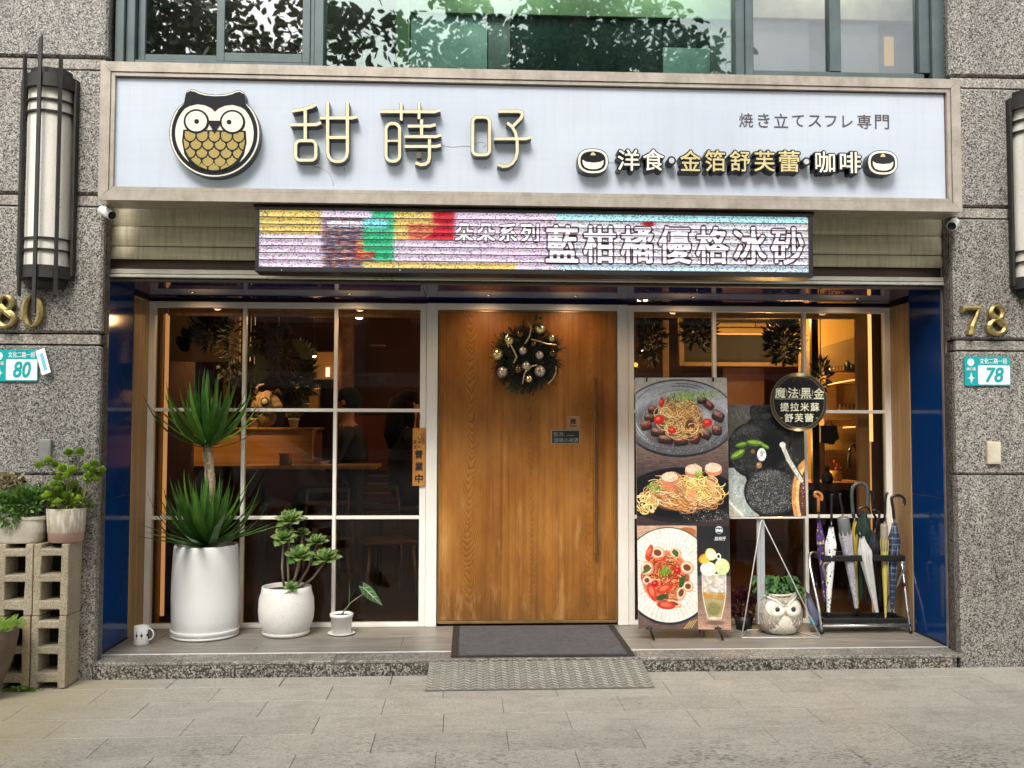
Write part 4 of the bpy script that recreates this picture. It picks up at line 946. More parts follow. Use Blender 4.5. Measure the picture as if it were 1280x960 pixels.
# ================================================================== SHOPFRONT GLAZING
ZT, ZM1, ZM2 = 2.262, 1.536, .817
def front(x0, x1, mull, label, glassm, sidejamb=None):
    t = thing('shop_window', label, 'shop window', ((x0+x1)/2, 6.40, PZ), 'shop windows of the cafe front')
    Y0, Y1 = 6.395, 6.445
    def fr(a, b, c, d, n='frame_member', y0=Y0): return MB().box(a, b, y0, Y1, c, d, .0025).build(n, WHITEF, t)
    fr(x0, x0+.042, PZ+.001, ZT); fr(x1-.042, x1, PZ+.001, ZT)
    xs = [x0+.042]+[m for mm in mull for m in (mm-.012, mm+.012)]+[x1-.042]
    fr(x0+.0425, x1-.0425, ZT-.04, ZT); fr(x0+.0425, x1-.0425, PZ+.001, PZ+.030)
    for mm in mull: fr(mm-.012, mm+.012, PZ+.031, ZT-.041, 'mullion', Y0+.003)
    for i in range(0, len(xs), 2):
        for zc in (ZM1, ZM2): fr(xs[i]+.0003, xs[i+1]-.0003, zc-.0115, zc+.0115, 'glazing_bar', Y0+.006)
        for za, zb_ in ((PZ+.03, ZM2-.0115), (ZM2+.0115, ZM1-.0115), (ZM1+.0115, ZT-.04)): MB().box(xs[i], xs[i+1], 6.422, 6.428, za, zb_).build('pane', glassm, t)
    return t
GLL = glass('shop_glass', (.86, .85, .81), .0, .42, dirt=.001)
front(-2.112, -.262, (-1.481, -.872), 'white framed shop window of nine panes left of the wooden door', GLL)
front(1.112, 2.948, (1.715, 2.345), 'white framed shop window of nine panes right of the wooden door', GLL)

# ================================================================== DOOR
dr = thing('entrance_door', 'tall brown wood veneered entrance door with long vertical pull handle', 'door', (.42, 6.40, PZ))
MB().box(-.2605, -.186, 6.385, 6.46, PZ+.001, ZT+.003, .003).build('jamb', WHITEF, dr); MB().box(1.04, 1.1105, 6.385, 6.46, PZ+.001, ZT+.003, .003).build('jamb', WHITEF, dr)
MB().box(-.1855, 1.0395, 6.385, 6.46, 2.222, ZT+.003, .003).build('head', WHITEF, dr)
BRZ = plain('bronze_edge', (.34, .22, .09), .35, .6, .2)
MB().box(-.180, -.172, 6.398, 6.44, .112, 2.218, .001).build('edge_strip', BRZ, dr); MB().box(1.026, 1.034, 6.398, 6.44, .112, 2.218, .001).build('edge_strip', BRZ, dr)
MB().box(-.1715, 1.0255, 6.40, 6.445, .128, 2.208, .002).build('leaf', DOORW, dr)
MB().box(-.1715, 1.0255, 6.397, 6.445, .108, .126, .002).build('bottom_rail', BRZ, dr); MB().box(-.1715, 1.0255, 6.398, 6.445, 2.2095, 2.2185, .001).build('top_strip', BRZ, dr)
HW = wood('handle_wood', (.11, .04, .010), (.19, .075, .02), 1, .3, 30); h0, h1 = at(745, 693, 6.34).z, at(745, 473, 6.34).z; hx = at(744.5, 580, 6.34).x
hd = MB().box(hx-.013, hx+.013, 6.325, 6.352, h0, h1, .004).build('handle', HW, dr)
MB().box(hx-.0135, hx-.0085, 6.322, 6.3245, h0+.01, h1-.01).build('handle_highlight', BRZ, hd)  # bright strip painting the highlight along the handle's edge
for z in (h0+.12, h1-.12): MB().tube([(hx, 6.35, z), (hx, 6.401, z)], .008, 8).build('handle_post', BRZ, hd)
def sticker(box, base, edge, lines, label, name='door_sticker'):
    Y = 6.3985; a, b = at(box[0], box[3], Y), at(box[2], box[1], Y); t = thing(name, label, 'sticker', (a.x, Y, a.z)); 
    MB().box(a.x, b.x, Y-.0005, Y+.0012, a.z, b.z).build('border', edge, t); MB().box(a.x+.006, b.x-.006, Y-.0016, Y-.0007, a.z+.006, b.z-.006).build('backing', base, t)
    for s_, bx_, mt, kw in lines: text_px(s_, bx_, Y-.0022, .0004, **kw).build('lettering', mt, t)
TAN = plain('tan_sticker', (.36, .19, .08), .5); PINKB = plain('dusty_pink_border', (.42, .20, .11), .5); BLK2 = plain('sticker_black', (.012, .010, .010), .5); GRT = plain('grey_print', (.26, .25, .21), .5)
sticker((708.3, 520, 724.6, 536.6), TAN, PINKB, [('推', (713.2, 523.3, 720, 530), BLK2, dict(offset=.04)), ('PUSH', (712.6, 531.4, 720.8, 533.8), BLK2, dict(offset=.03))], 'small square tan sticker reading push on the door beside the handle')
sticker((689, 537.4, 725, 555), BLK2, GRT, [('低消:', (691.4, 539.9, 705.5, 545.4), GRT, dict(offset=.01)), ('酒嗝小米酒', (692, 547.4, 723, 553), GRT, dict(offset=.01))], 'black notice sticker with pale characters on the door below the tan sticker')
MB().box(at(708, 543, 6.39).x, at(718, 544, 6.39).x, 6.3958, 6.3962, at(708, 544.6, 6.39).z, at(718, 544, 6.39).z).build('underline', GRT, [o for o in COL.objects if o.name.startswith('door_sticker')][-1])

# ---- hanging open sign
ys = 6.375; a, b = at(515.5, 607.5, ys), at(531.5, 535, ys); t = thing('open_sign', 'narrow orange wooden plank with black brush writing hung beside the door', 'hanging sign', (a.x, ys, b.z))
OW = wood('orange_plank', (.44, .175, .025), (.60, .26, .045), 1, .5, 25); MB().box(a.x, b.x, ys, ys+.012, a.z, b.z, .002).build('board', OW, t)
MB().tube([((a.x+b.x)/2, ys-.002, b.z-.012), ((a.x+b.x)/2+.004, ys+.002, b.z+.05), ((a.x+b.x)/2+.008, ys+.018, b.z+.09)], .0015, 6).build('cord', DARKC, t)
for ch, cx, cy, hs_ in (('營', 523.6, 567.8, 4.6), ('業', 523.6, 583.2, 4.8), ('中', 523.6, 598, 4.8)): text_px(ch, (cx-hs_, cy-hs_-.4, cx+hs_, cy+hs_+.4), ys-.0018, .0015, offset=.03, shear=.06).build('brush_character', BLK2, t)
for s_, cx, y0_, dy, hs_ in (('いらっ', 528.4, 544, 4.6, 2.0), ('しゃい', 524.4, 547.4, 5.4, 1.9), ('ませ', 518.8, 552.3, 6.2, 2.1)):
    for i, ch in enumerate(s_): text_px(ch, (cx-hs_, y0_+i*dy-hs_, cx+hs_, y0_+i*dy+hs_), ys-.0018, .0015, offset=.02).build('brush_character', BLK2, t)

# ================================================================== WREATH
wr = thing('christmas_wreath', 'round dark green wreath with gold baubles and ribbon hung on the door', 'wreath', tuple(at(658, 447, 6.37)))
wc = at(658.5, 447, 6.35); m = MB(); gr = random.Random(3)
m.tube([(wc.x+.13*math.cos(R(a)), 6.372, wc.z+.13*math.sin(R(a))) for a in range(0, 361, 15)], .05, 10, caps=False, flat=.5, up=(0, 1, 0)); m.ball((wc.x, 6.385, wc.z), (.10, .01, .10), 16, 8)
def needle(mb, p, d, ln, wd, mi=0):
    d = d.normalized(); s_ = d.cross(Vector((0, 1, 0.2))).normalized()*wd; e = p+d*ln; mb.add([p-s_, p+s_, e+s_*.3, e-s_*.3], [(0, 1, 2, 3)], mi)
for i in range(620):
    a = gr.uniform(0, 2*math.pi); rad = .19*math.sqrt(gr.uniform(.02, 1)); base = Vector((wc.x+rad*math.cos(a), 6.365-gr.uniform(0, .055), wc.z+rad*math.sin(a)))
    out = Vector((math.cos(a+gr.uniform(-.9, .9)), -gr.uniform(.05, .8), math.sin(a+gr.uniform(-.9, .9)))).normalized(); L_ = gr.uniform(.03, .085); ax = base+out*L_
    for k_ in range(16):
        p = base+out*L_*k_/16; rr_ = Vector((gr.uniform(-1, 1), gr.uniform(-1, 1), gr.uniform(-1, 1))); needle(m, p, out*.9+rr_, gr.uniform(.014, .024), .0019, 0 if gr.random() < .8 else 1)
m.build('needles', [plain('dark_pine', (.008, .014, .005), .6, 0, .4, 30), plain('grey_pine', (.03, .035, .016), .6)], wr, kind='stuff')
m = MB()
for (x, y) in ((638, 486), (646, 484), (652, 488), (672, 398), (648, 480), (640, 478)):
    c_ = at(x, y, 6.33)
    for k_ in range(4):
        a = gr.uniform(0, 6.28); d = Vector((math.cos(a), -.2, math.sin(a))); s_ = Vector((-d.z, 0, d.x))*.010; m.add([c_, c_+d*.016+s_, c_+d*.034, c_+d*.016-s_], [(0, 1, 2, 3)])
m.build('holly_leaves', plain('holly_green', (.02, .05, .012), .5), wr)
GB = MT('gold_bauble'); GB.set(.22, .85); GB.col(GB.ramp(GB.noise(GB.pos(), 55, 3), [(.3, (.55, .43, .15)), (.7, (.95, .84, .42))])); GB = GB.m
SB = MT('speckled_silver_bauble'); SB.set(.3, .6); SB.col(SB.ramp(SB.noise(SB.pos(), 130, 3, .7), [(.4, (.15, .11, .06)), (.5, (.75, .7, .6))])); SB = SB.m
DB = plain('bronze_bauble', (.16, .10, .045), .18, .8)
for (x, y, rpx, mt) in ((643.6, 438.6, 7.8, GB), (694.6, 409.6, 6.8, GB), (689.6, 422.7, 5.0, GB), (661.2, 474, 4.8, GB), (637, 426.3, 5.8, GB), (650, 417.6, 5.2, DB), (674.4, 444.2, 5.2, SB), (653.6, 438.6, 5, SB), (657.6, 457.8, 5.6, SB), (675, 464.4, 7, SB), (628, 465.4, 6.8, SB), (647.4, 462.4, 5.4, DB), (690.6, 442, 5, DB), (621.6, 443.2, 7.6, GB), (675, 411, 7.2, GB), (667, 430, 4, DB)):
    if (x, y) == (694.6, 409.6) or (x, y) == (643.6, 438.6): continue
    c_ = at(x, y, 6.30); r_ = rpx*6.30/FPX; o = MB().ball(c_, r_, 18, 12).build('bauble', mt, wr); MB().lathe([(0, 0), (.005, 0), (.005, .006), (0, .006)], c_+Vector((0, 0, r_-.001)), 8).build('bauble_cap', BRZ, o)
RIB = plain('gold_ribbon', (.52, .42, .24), .3, .5)
for pts in ([(660, 402), (664, 410), (662, 420), (656, 430)], [(664, 424), (672, 426), (684, 430), (696, 431)], [(632, 420), (640, 434), (646, 446), (642, 454)], [(653, 480), (656, 466), (664, 458), (672, 456)], [(685, 480), (691, 474), (695, 466), (695, 458)], [(636, 416), (632, 424), (636, 434)]):
    q = [at(x, y, 6.29-.012*math.sin(i*1.3)) for i, (x, y) in enumerate(pts)]
    q2 = [];
    for i in range(len(q)-1):
        for k_ in range(4): q2.append(q[i].lerp(q[i+1], k_/4))
    q2.append(q[-1]); MB().tube(q2, .006, 6, flat=.18, up=(0, 1, 0)).build('ribbon', RIB, wr)

# ================================================================== DOOR MAT AND RAMP PLATE
mat_ = thing('door_mat', 'dark grey ribbed door mat with black rubber border on the platform', 'doormat', (.46, 5.95, PZ))
DM = plain('grey_mat_pile', (.088, .085, .088), .95, 0, .3, 34, .003, 220); RUB = plain('mat_rubber', (.026, .022, .020), .7)
def quad_slab(c, z0, z1, mat, name, par, b=.003):
    m = MB(); vs = [(x, y, z0) for x, y in c]+[(x, y, z1) for x, y in c]; m.add(vs, [(3, 2, 1, 0), (4, 5, 6, 7), (0, 1, 5, 4), (1, 2, 6, 5), (2, 3, 7, 6), (3, 0, 4, 7)]); return m.build(name, mat, par)
m0, m1, m2_, m3 = (-.075, 5.535), (.998, 5.520), (1.004, 6.37), (-.072, 6.378)
quad_slab((m0, m1, m2_, m3), PZ+.003, PZ+.007, RUB, 'rubber_border', mat_)
quad_slab(((-.030, 5.565), (.955, 5.552), (.960, 6.35), (-.028, 6.357)), PZ+.0035, PZ+.0115, DM, 'pile', mat_)
rp = thing('ramp_plate', 'worn metal tread plate with zigzag relief leaning as ramp on the step', 'ramp', (.42, 5.3, 0))
RM = MT('worn_tread_metal'); RM.set(.5, .35); RM.col(RM.mix(1., RM.ramp(RM.noise(RM.pos(), 6, 6, .7), [(.3, (.19, .185, .155)), (.65, (.29, .28, .235))]), RM.ramp(RM.noise(RM.pos(), 80, 3), [(.3, (.8,)*3), (.7, (1.1,)*3)]), 'MULTIPLY')); RM = RM.m
A, B, C_, D_ = Vector((-.205, 5.155, .012)), Vector((1.035, 5.150, .016)), Vector((1.028, 5.485, .082)), Vector((-.198, 5.485, .080))
def rpq(u, v, h=0): return (A*(1-u)+B*u)*(1-v)+(D_*(1-u)+C_*u)*v+Vector((0, -.17, .98))*h
m = MB(); vs = [rpq(0, 0, -.004), rpq(1, 0, -.004), rpq(1, 1, -.004), rpq(0, 1, -.004), rpq(0, 0, .001), rpq(1, 0, .001), rpq(1, 1, .001), rpq(0, 1, .001)]
m.add(vs, [(3, 2, 1, 0), (4, 5, 6, 7), (0, 1, 5, 4), (1, 2, 6, 5), (2, 3, 7, 6), (3, 0, 4, 7)]); m.build('plate', RM, rp)
RMT = MT('polished_tread_bar'); RMT.set(.4, .45); RMT.col(RMT.ramp(RMT.noise(RMT.pos(), 30, 5), [(.3, (.30, .29, .24)), (.7, (.50, .485, .41))])); RMT = RMT.m
m = MB(); NU, NV = 36, 11
for i in range(NU):
    for j in range(NV):
        u0, v0 = (i+.08)/NU, (j+.5)/NV; sgn = 1 if i % 2 else -1; du, dv = .84/NU, sgn*.36/NV; hw = .10/NV
        a_, b_ = rpq(u0, v0-dv), rpq(u0+du, v0+dv); s_ = rpq(0, hw)-rpq(0, 0); h = Vector((0, 0, .0035))
        m.add([a_-s_, b_-s_, b_+s_, a_+s_, (a_+b_)/2*0+a_+h, b_+h], [(0, 1, 5, 4), (3, 4, 5, 2), (0, 4, 3), (1, 2, 5)])
m.build('tread_bars', RMT, rp, kind='stuff')
# ================================================================== PRINTED POSTERS (painted dot by dot)
class Art:
    def __init__(s, x0, y0, x1, y1, sc=5, bg=(128, 128, 128)):
        s.x0, s.y0, s.sc = x0, y0, sc; s.w, s.h = int((x1-x0)*sc), int((y1-y0)*sc)
        s.a = np.empty((s.h, s.w, 3), np.float32); s.a[:] = np.array(bg, np.float32)/255; s.r = np.random.default_rng(5)
        s.cl = (0, 0, s.w, s.h)
    def clip(s, x0, y0, x1, y1): s.cl = (max(0, int((x0-s.x0)*s.sc)), max(0, int((y0-s.y0)*s.sc)), min(s.w, int((x1-s.x0)*s.sc)), min(s.h, int((y1-s.y0)*s.sc)))
    def noclip(s): s.cl = (0, 0, s.w, s.h)
    def _box(s, x0, y0, x1, y1):
        X0, Y0 = max(s.cl[0], int((x0-s.x0)*s.sc)-1), max(s.cl[1], int((y0-s.y0)*s.sc)-1); X1, Y1 = min(s.cl[2], int((x1-s.x0)*s.sc)+2), min(s.cl[3], int((y1-s.y0)*s.sc)+2)
        if X1 <= X0 or Y1 <= Y0: return None
        gy, gx = np.mgrid[Y0:Y1, X0:X1].astype(np.float32); return (slice(Y0, Y1), slice(X0, X1)), gx/s.sc+s.x0, gy/s.sc+s.y0
    def put(s, sl, m, col, al=1.0):
        c = np.array(col, np.float32)/255; m = np.clip(m, 0, 1)[..., None]*al; s.a[sl] = s.a[sl]*(1-m)+c*m
    def ell(s, cx, cy, rx, ry, col, rot=0, al=1.0, soft=.35, hole=0):
        R_ = max(rx, ry)+1; b = s._box(cx-R_, cy-R_, cx+R_, cy+R_)
        if b is None: return
        sl, X, Y = b; c_, s_ = math.cos(R(rot)), math.sin(R(rot)); u = (X-cx)*c_+(Y-cy)*s_; v = -(X-cx)*s_+(Y-cy)*c_
        d = np.sqrt((u/rx)**2+(v/ry)**2); m = (1-d)*min(rx, ry)/soft+.5
        if hole: m = np.minimum(np.clip(m, 0, 1), np.clip((d-hole)*min(rx, ry)/soft+.5, 0, 1))
        s.put(sl, m, col, al)
    def sq(s, cx, cy, rx, ry, col, rot=0, al=1.0, soft=.35):
        R_ = max(rx, ry)*1.4+1; b = s._box(cx-R_, cy-R_, cx+R_, cy+R_)
        if b is None: return
        sl, X, Y = b; c_, s_ = math.cos(R(rot)), math.sin(R(rot)); u = (X-cx)*c_+(Y-cy)*s_; v = -(X-cx)*s_+(Y-cy)*c_
        d = (np.abs(u/rx)**4+np.abs(v/ry)**4)**.25; s.put(sl, (1-d)*min(rx, ry)/soft+.5, col, al)
    def rect(s, x0, y0, x1, y1, col, al=1.0):
        b = s._box(x0, y0, x1, y1)
        if b: sl, X, Y = b; s.put(sl, ((X >= x0) & (X <= x1) & (Y >= y0) & (Y <= y1)).astype(np.float32), col, al)
    def grad(s, x0, y0, x1, y1, c0_, c1_):
        b = s._box(x0, y0, x1, y1)
        if b:
            sl, X, Y = b; f = np.clip((Y-y0)/(y1-y0), 0, 1)[..., None]; s.a[sl] = (np.array(c0_)*(1-f)+np.array(c1_)*f)/255
    def line(s, pts, wd, col, al=1.0, soft=.3):
        for (xa, ya), (xb, yb) in zip(pts, pts[1:]):
            b = s._box(min(xa, xb)-wd, min(ya, yb)-wd, max(xa, xb)+wd, max(ya, yb)+wd)
            if b is None: continue
            sl, X, Y = b; dx, dy = xb-xa, yb-ya; L2 = dx*dx+dy*dy+1e-6; t = np.clip(((X-xa)*dx+(Y-ya)*dy)/L2, 0, 1)
            d = np.hypot(X-xa-t*dx, Y-ya-t*dy); s.put(sl, (wd/2-d)/soft+.5, col, al)
    def curl(s, cx, cy, rx, ry, col, wd=.9, a0=None, ln=None, sh=True):
        r = s.r; a0 = r.uniform(0, 6.28) if a0 is None else a0; ln = r.uniform(1.2, 3.2) if ln is None else ln; k = r.uniform(.5, 1.0); rot = r.uniform(0, 3.14); pts = []
        for i in range(9):
            a = a0+ln*i/8; u, v = math.cos(a)*rx*k, math.sin(a)*ry*k*r.uniform(.92, 1.04); pts.append((cx+u*math.cos(rot*.25)-v*math.sin(rot*.25), cy+u*math.sin(rot*.25)+v*math.cos(rot*.25)))
        if sh: s.line([(x+.25, y+.45) for x, y in pts], wd*1.15, tuple(c*.45 for c in col), .8)
        s.line(pts, wd, col); s.line([(x-.12, y-.18) for x, y in pts], wd*.35, tuple(min(255, c*1.18+18) for c in col), .7)
    def speck(s, n, cx, cy, rx, ry, cols, size=(.2, .6), al=.9, ring=0):
        for _ in range(n):
            a = s.r.uniform(0, 6.28); q = math.sqrt(s.r.uniform(ring, 1)); z = s.r.uniform(*size)
            s.ell(cx+rx*q*math.cos(a), cy+ry*q*math.sin(a), z, z*s.r.uniform(.5, 1), cols[s.r.integers(len(cols))], s.r.uniform(0, 180), al, .2)
    def grain(s, x0, y0, x1, y1, amt, sx=8, sy=1):
        b = s._box(x0, y0, x1, y1)
        if b:
            sl, X, Y = b; h, w_ = X.shape; n = s.r.random((h//sy+2, w_//sx+2)).astype(np.float32); n = np.repeat(np.repeat(n, sy, 0), sx, 1)[:h, :w_]
            for ax, kk in ((1, sx), (0, sy)):
                if kk > 1: n = sum(np.roll(n, i, ax) for i in range(-kk//2, kk//2+1))/(2*(kk//2)+1)
            s.a[sl] *= (1+(n-.5)[..., None]*amt)

def mottle(A_, amp=.11):
    """uneven light and fine relief over the whole print, then a slight softening"""
    h, w_ = A_.h, A_.w; f = np.zeros((h, w_), np.float32)
    for cell, a in ((48, .5), (20, .7), (9, .9), (4, 1.0)):
        g = A_.r.random((h//cell+3, w_//cell+3)).astype(np.float32); yy_ = np.arange(h)/cell; xx_ = np.arange(w_)/cell; iy, ix = yy_.astype(int), xx_.astype(int); fy = (yy_-iy)[:, None]; fx = (xx_-ix)[None]; fy = fy*fy*(3-2*fy); fx = fx*fx*(3-2*fx)
        f += a*((g[iy][:, ix]*(1-fx)+g[iy][:, ix+1]*fx)*(1-fy)+(g[iy+1][:, ix]*(1-fx)+g[iy+1][:, ix+1]*fx)*fy-.5)
    A_.a *= (1+amp*f)[..., None]; b = A_.a.copy()
    for ax in (0, 1): b = (np.roll(b, 1, ax)+np.roll(b, -1, ax)+2*b)/4
    A_.a = np.clip(b, 0, 1); A_.a = np.clip(A_.a**1.06*1.04, 0, 1)
def pile(A_, n, cx, cy, rx, ry, cols, wd=.9):
    for i in range(n):
        a = A_.r.uniform(0, 6.28); q = math.sqrt(A_.r.uniform(0, 1))*.72; c_ = cols[A_.r.integers(len(cols))]
        A_.curl(cx+rx*q*math.cos(a), cy+ry*q*math.sin(a), rx*.42, ry*.42, c_, wd)
def greens(A_, n, cx, cy, rx, ry, cols=((120, 150, 60), (150, 180, 80), (80, 115, 45), (175, 195, 110))):
    for i in range(n):
        x, y = cx+A_.r.normal()*rx*.5, cy+A_.r.normal()*ry*.5; a = A_.r.uniform(-2.6, -.5); L_ = A_.r.uniform(1.5, 5); c_ = cols[A_.r.integers(len(cols))]
        A_.line([(x, y), (x+math.cos(a)*L_*.5+A_.r.uniform(-.6, .6), y+math.sin(a)*L_*.5), (x+math.cos(a)*L_, y+math.sin(a)*L_)], .55, c_, .95)
def meat(A_, x, y, w_, h_, rot):
    A_.sq(x+.6, y+2.2, w_*1.0, h_*.95, (14, 9, 8), rot, .9, 1.2); d_ = int(A_.r.integers(-16, 20))
    A_.sq(x, y+.6, w_*.95, h_*.9, (62+d_, 32, 27), rot, 1, .5); A_.sq(x-.2, y-h_*.3, w_*.86, h_*.52, (138+d_, 92, 78), rot, .95, .8); A_.sq(x-w_*.2, y-h_*.38, w_*.4, h_*.25, (196, 162, 146), rot, .6, 1.2)
    A_.speck(60, x, y, w_*.85, h_*.85, [(205, 172, 156), (44, 20, 17), (120, 74, 62), (88, 46, 38)], (.2, .55), .65); return
    for dx, dy, q in ((-.35, -.1, .62), (.35, -.1, .62), (0, .25, .75), (-.3, .3, .6), (.3, .3, .6), (0, -.2, .7)): A_.ell(x+dx*w_, y+dy*h_, w_*q, h_*q, (74+int(A_.r.integers(-14, 14)), 38, 31), rot+A_.r.uniform(-15, 15))
    for dx in (-.35, .05, .4): A_.ell(x+dx*w_, y-h_*.34, w_*.36, h_*.34, (150+int(A_.r.integers(-20, 30)), 108, 94), rot, .75, .9)
    A_.ell(x, y+h_*.45, w_*.8, h_*.35, (40, 20, 17), rot, .7, 1.2)
    A_.speck(44, x, y, w_*.8, h_*.8, [(185, 150, 135), (60, 28, 24), (215, 190, 178)], (.25, .6), .7)
A1 = Art(794, 472, 914, 787, 5, (60, 52, 50)); A1.r = np.random.default_rng(21)
# top: noodles and beef on a grey plate
A1.grad(790, 470, 916, 575, (205, 196, 184), (100, 88, 84)); A1.grad(790, 560, 916, 600, (112, 92, 82), (70, 58, 56)); A1.grain(790, 555, 916, 605, .5, 30, 2)
A1.ell(851, 524, 75, 50, (40, 38, 40)); A1.ell(851, 522.6, 73.5, 48.6, (84, 83, 86)); A1.ell(851, 520, 71, 44, (170, 170, 172)); A1.ell(851, 534, 66, 33, (96, 95, 97), 0, .8, 8)
for i in range(46):
    q = A1.r.uniform(.62, .99); a0 = A1.r.uniform(0, 6.28); cc_ = A1.r.integers(60, 215); pts = [(851+64*q*math.cos(a0+t*.09), 522+45*q*math.sin(a0+t*.09)) for t in range(8)]; A1.line(pts, A1.r.uniform(.6, 1.8), (cc_, cc_, cc_+2), .55, .8)
A1.ell(850, 530, 46, 28, (172, 172, 172), 0, .9, 6); A1.ell(850, 541, 42, 22, (70, 62, 60), 0, .8, 7)
A1.speck(520, 851, 540, 60, 30, [(28, 26, 26), (200, 200, 200), (235, 235, 235), (50, 48, 48)], (.2, .5), .75, .45)
for q in ((816, 512, 6.5, 5, 0), (811, 522, 6.5, 5, 10), (807, 532, 7, 5.6, -10), (822, 541, 9, 5, 8), (832, 550, 9.5, 5.2, 4), (852, 552, 9, 5.4, -6), (870, 548, 6.5, 7.5, 20), (884, 543, 7, 6.4, 30), (899, 538, 6.5, 6.5, 0), (901, 520, 8, 6.6, 25), (888, 505, 8, 5, 40), (880, 500, 6, 4, 0)): meat(A1, *q)
A1.ell(853, 524, 27, 21, (120, 78, 42), 0, .9, 5); pile(A1, 260, 853, 524, 32, 25, [(206, 160, 98), (232, 196, 140), (186, 134, 74), (140, 92, 50), (214, 172, 112)], .85)
A1.ell(864, 536, 6, 11, (74, 42, 34), 8, .9, 2); pile(A1, 14, 868, 540, 14, 9, [(190, 142, 84), (214, 168, 106)], 1.2)
for x, y, a, b_, r_ in ((828, 504, 3.4, 6.4, 10), (824, 526, 7, 6, -25), (841, 540, 5.4, 4, 0), (887, 530, 6.6, 5.4, 0)): A1.ell(x, y, a, b_, (190, 40, 28), r_); A1.ell(x-1, y-1.4, a*.45, b_*.35, (236, 120, 92), r_, .8, .8)
greens(A1, 200, 858, 497, 21, 8); greens(A1, 90, 888, 495, 17, 5); greens(A1, 60, 838, 500, 10, 6, ((110, 88, 60), (150, 172, 90), (70, 52, 40)))
# middle: pasta with scallops on a black plate
A1.ell(854, 640, 90, 44, (30, 29, 31)); A1.grad(790, 648, 916, 662, (64, 52, 52), (64, 52, 52)); A1.ell(852, 622, 74, 35, (38, 36, 38)); A1.ell(852, 619, 70, 32, (24, 24, 27))
A1.ell(855, 622, 48, 19, (190, 130, 70), 0, .9, 5); pile(A1, 330, 857, 618, 52, 21, [(232, 186, 128), (246, 212, 164), (208, 152, 96), (164, 102, 56), (200, 138, 84)], .9); pile(A1, 60, 806, 631, 16, 14, [(232, 190, 120), (214, 164, 92), (244, 214, 150)], 1.3); pile(A1, 60, 880, 612, 32, 15, [(240, 202, 130), (220, 172, 98)], 1.3)
A1.ell(836, 612, 10, 6, (200, 120, 84), 5, .7, 2); A1.ell(866, 622, 6, 8, (214, 140, 96), 0, .6, 2); A1.ell(892, 606, 6, 8, (226, 160, 118), 0, .6, 2)
for x, y in ((837, 600), (868, 590), (894, 588)):
    A1.ell(x, y+2, 11.4, 7.6, (196, 128, 98)); A1.ell(x, y-1, 11, 6, (232, 190, 160)); A1.speck(80, x, y-2, 10, 6, [(250, 226, 208), (236, 178, 160), (214, 140, 118), (255, 240, 228)], (.3, .9), .8)
greens(A1, 90, 817, 614, 10, 6); greens(A1, 60, 875, 597, 5.5, 5); A1.speck(260, 880, 646, 34, 9, [(235, 228, 214), (210, 196, 170)], (.2, .5), .9)
# bottom left: tomato seafood pasta
A1.clip(794, 660, 872, 790); A1.grad(794, 656, 872, 670, (196, 164, 140), (186, 150, 124)); A1.grad(794, 670, 872, 790, (170, 140, 120), (92, 74, 68)); A1.grain(794, 655, 872, 790, .25, 40, 3)
A1.ell(858, 668, 12, 6, (176, 108, 66)); A1.ell(833.5, 722, 60, 60, (44, 46, 54)); A1.ell(833.5, 721, 58, 58, (226, 219, 206))
for i in range(110):
    a = i*2*math.pi/110+A1.r.uniform(-.02, .02); A1.line([(833.5+30*math.cos(a), 721+32*math.sin(a)), (833.5+56*math.cos(a), 721+56*math.sin(a))], .55, (170, 160, 150) if i % 2 else (244, 240, 232), .6)
A1.ell(830, 724, 31, 33, (196, 96, 58), 0, .85, 3); pile(A1, 230, 829, 724, 30, 28, [(206, 88, 48), (226, 132, 84), (150, 44, 24), (240, 178, 128), (186, 66, 40)], .95)
for x, y, a, b_ in ((820, 694, 9, 8), (843, 694, 8, 6), (806, 713, 8, 9), (858, 712, 9, 8), (850, 743, 6, 10), (859, 735, 7, 7), (841, 756, 10, 4), (806, 728, 6, 6)):
    A1.ell(x, y, a, b_, (214, 160, 124), 20, 1, .6); A1.ell(x, y, a*.6, b_*.5, (120, 66, 44), 20, 1, 1.2); A1.ell(x-.5, y-.6, a*.8, b_*.75, (246, 216, 188), 20, .9, .5, .72)
for x, y, a, b_, r_ in ((809, 693, 4, 10, 20), (812, 742, 5, 12, -20), (828, 738, 11, 5, -20), (830, 758, 12, 5, 5), (822, 702, 9, 2.6, -10)): A1.ell(x, y, a, b_, (196, 62, 40), r_); A1.ell(x-.6, y-.8, a*.6, b_*.55, (238, 140, 104), r_, .7, 1)
for x, y in ((816, 732), (845, 716)): A1.ell(x, y, 4.6, 4.4, (184, 30, 34)); A1.ell(x-1, y-1.2, 1.5, 1.2, (240, 130, 120), 0, .9, .6)
greens(A1, 120, 829, 718, 7, 6, ((110, 160, 50), (150, 190, 80), (70, 120, 30))); A1.ell(851, 729, 3.4, 8, (52, 92, 42), 20); A1.ell(825, 748, 8, 3.2, (56, 84, 40), -15); A1.ell(806, 715, 6, 2.2, (70, 110, 50), -30); A1.ell(843, 694, 3, 5, (60, 100, 44), -30)
for i in range(4): A1.line([(853+i*3.2, 786-i*.4), (861+i*2.8, 777-i*.6)], 1.1, (196, 160, 96))
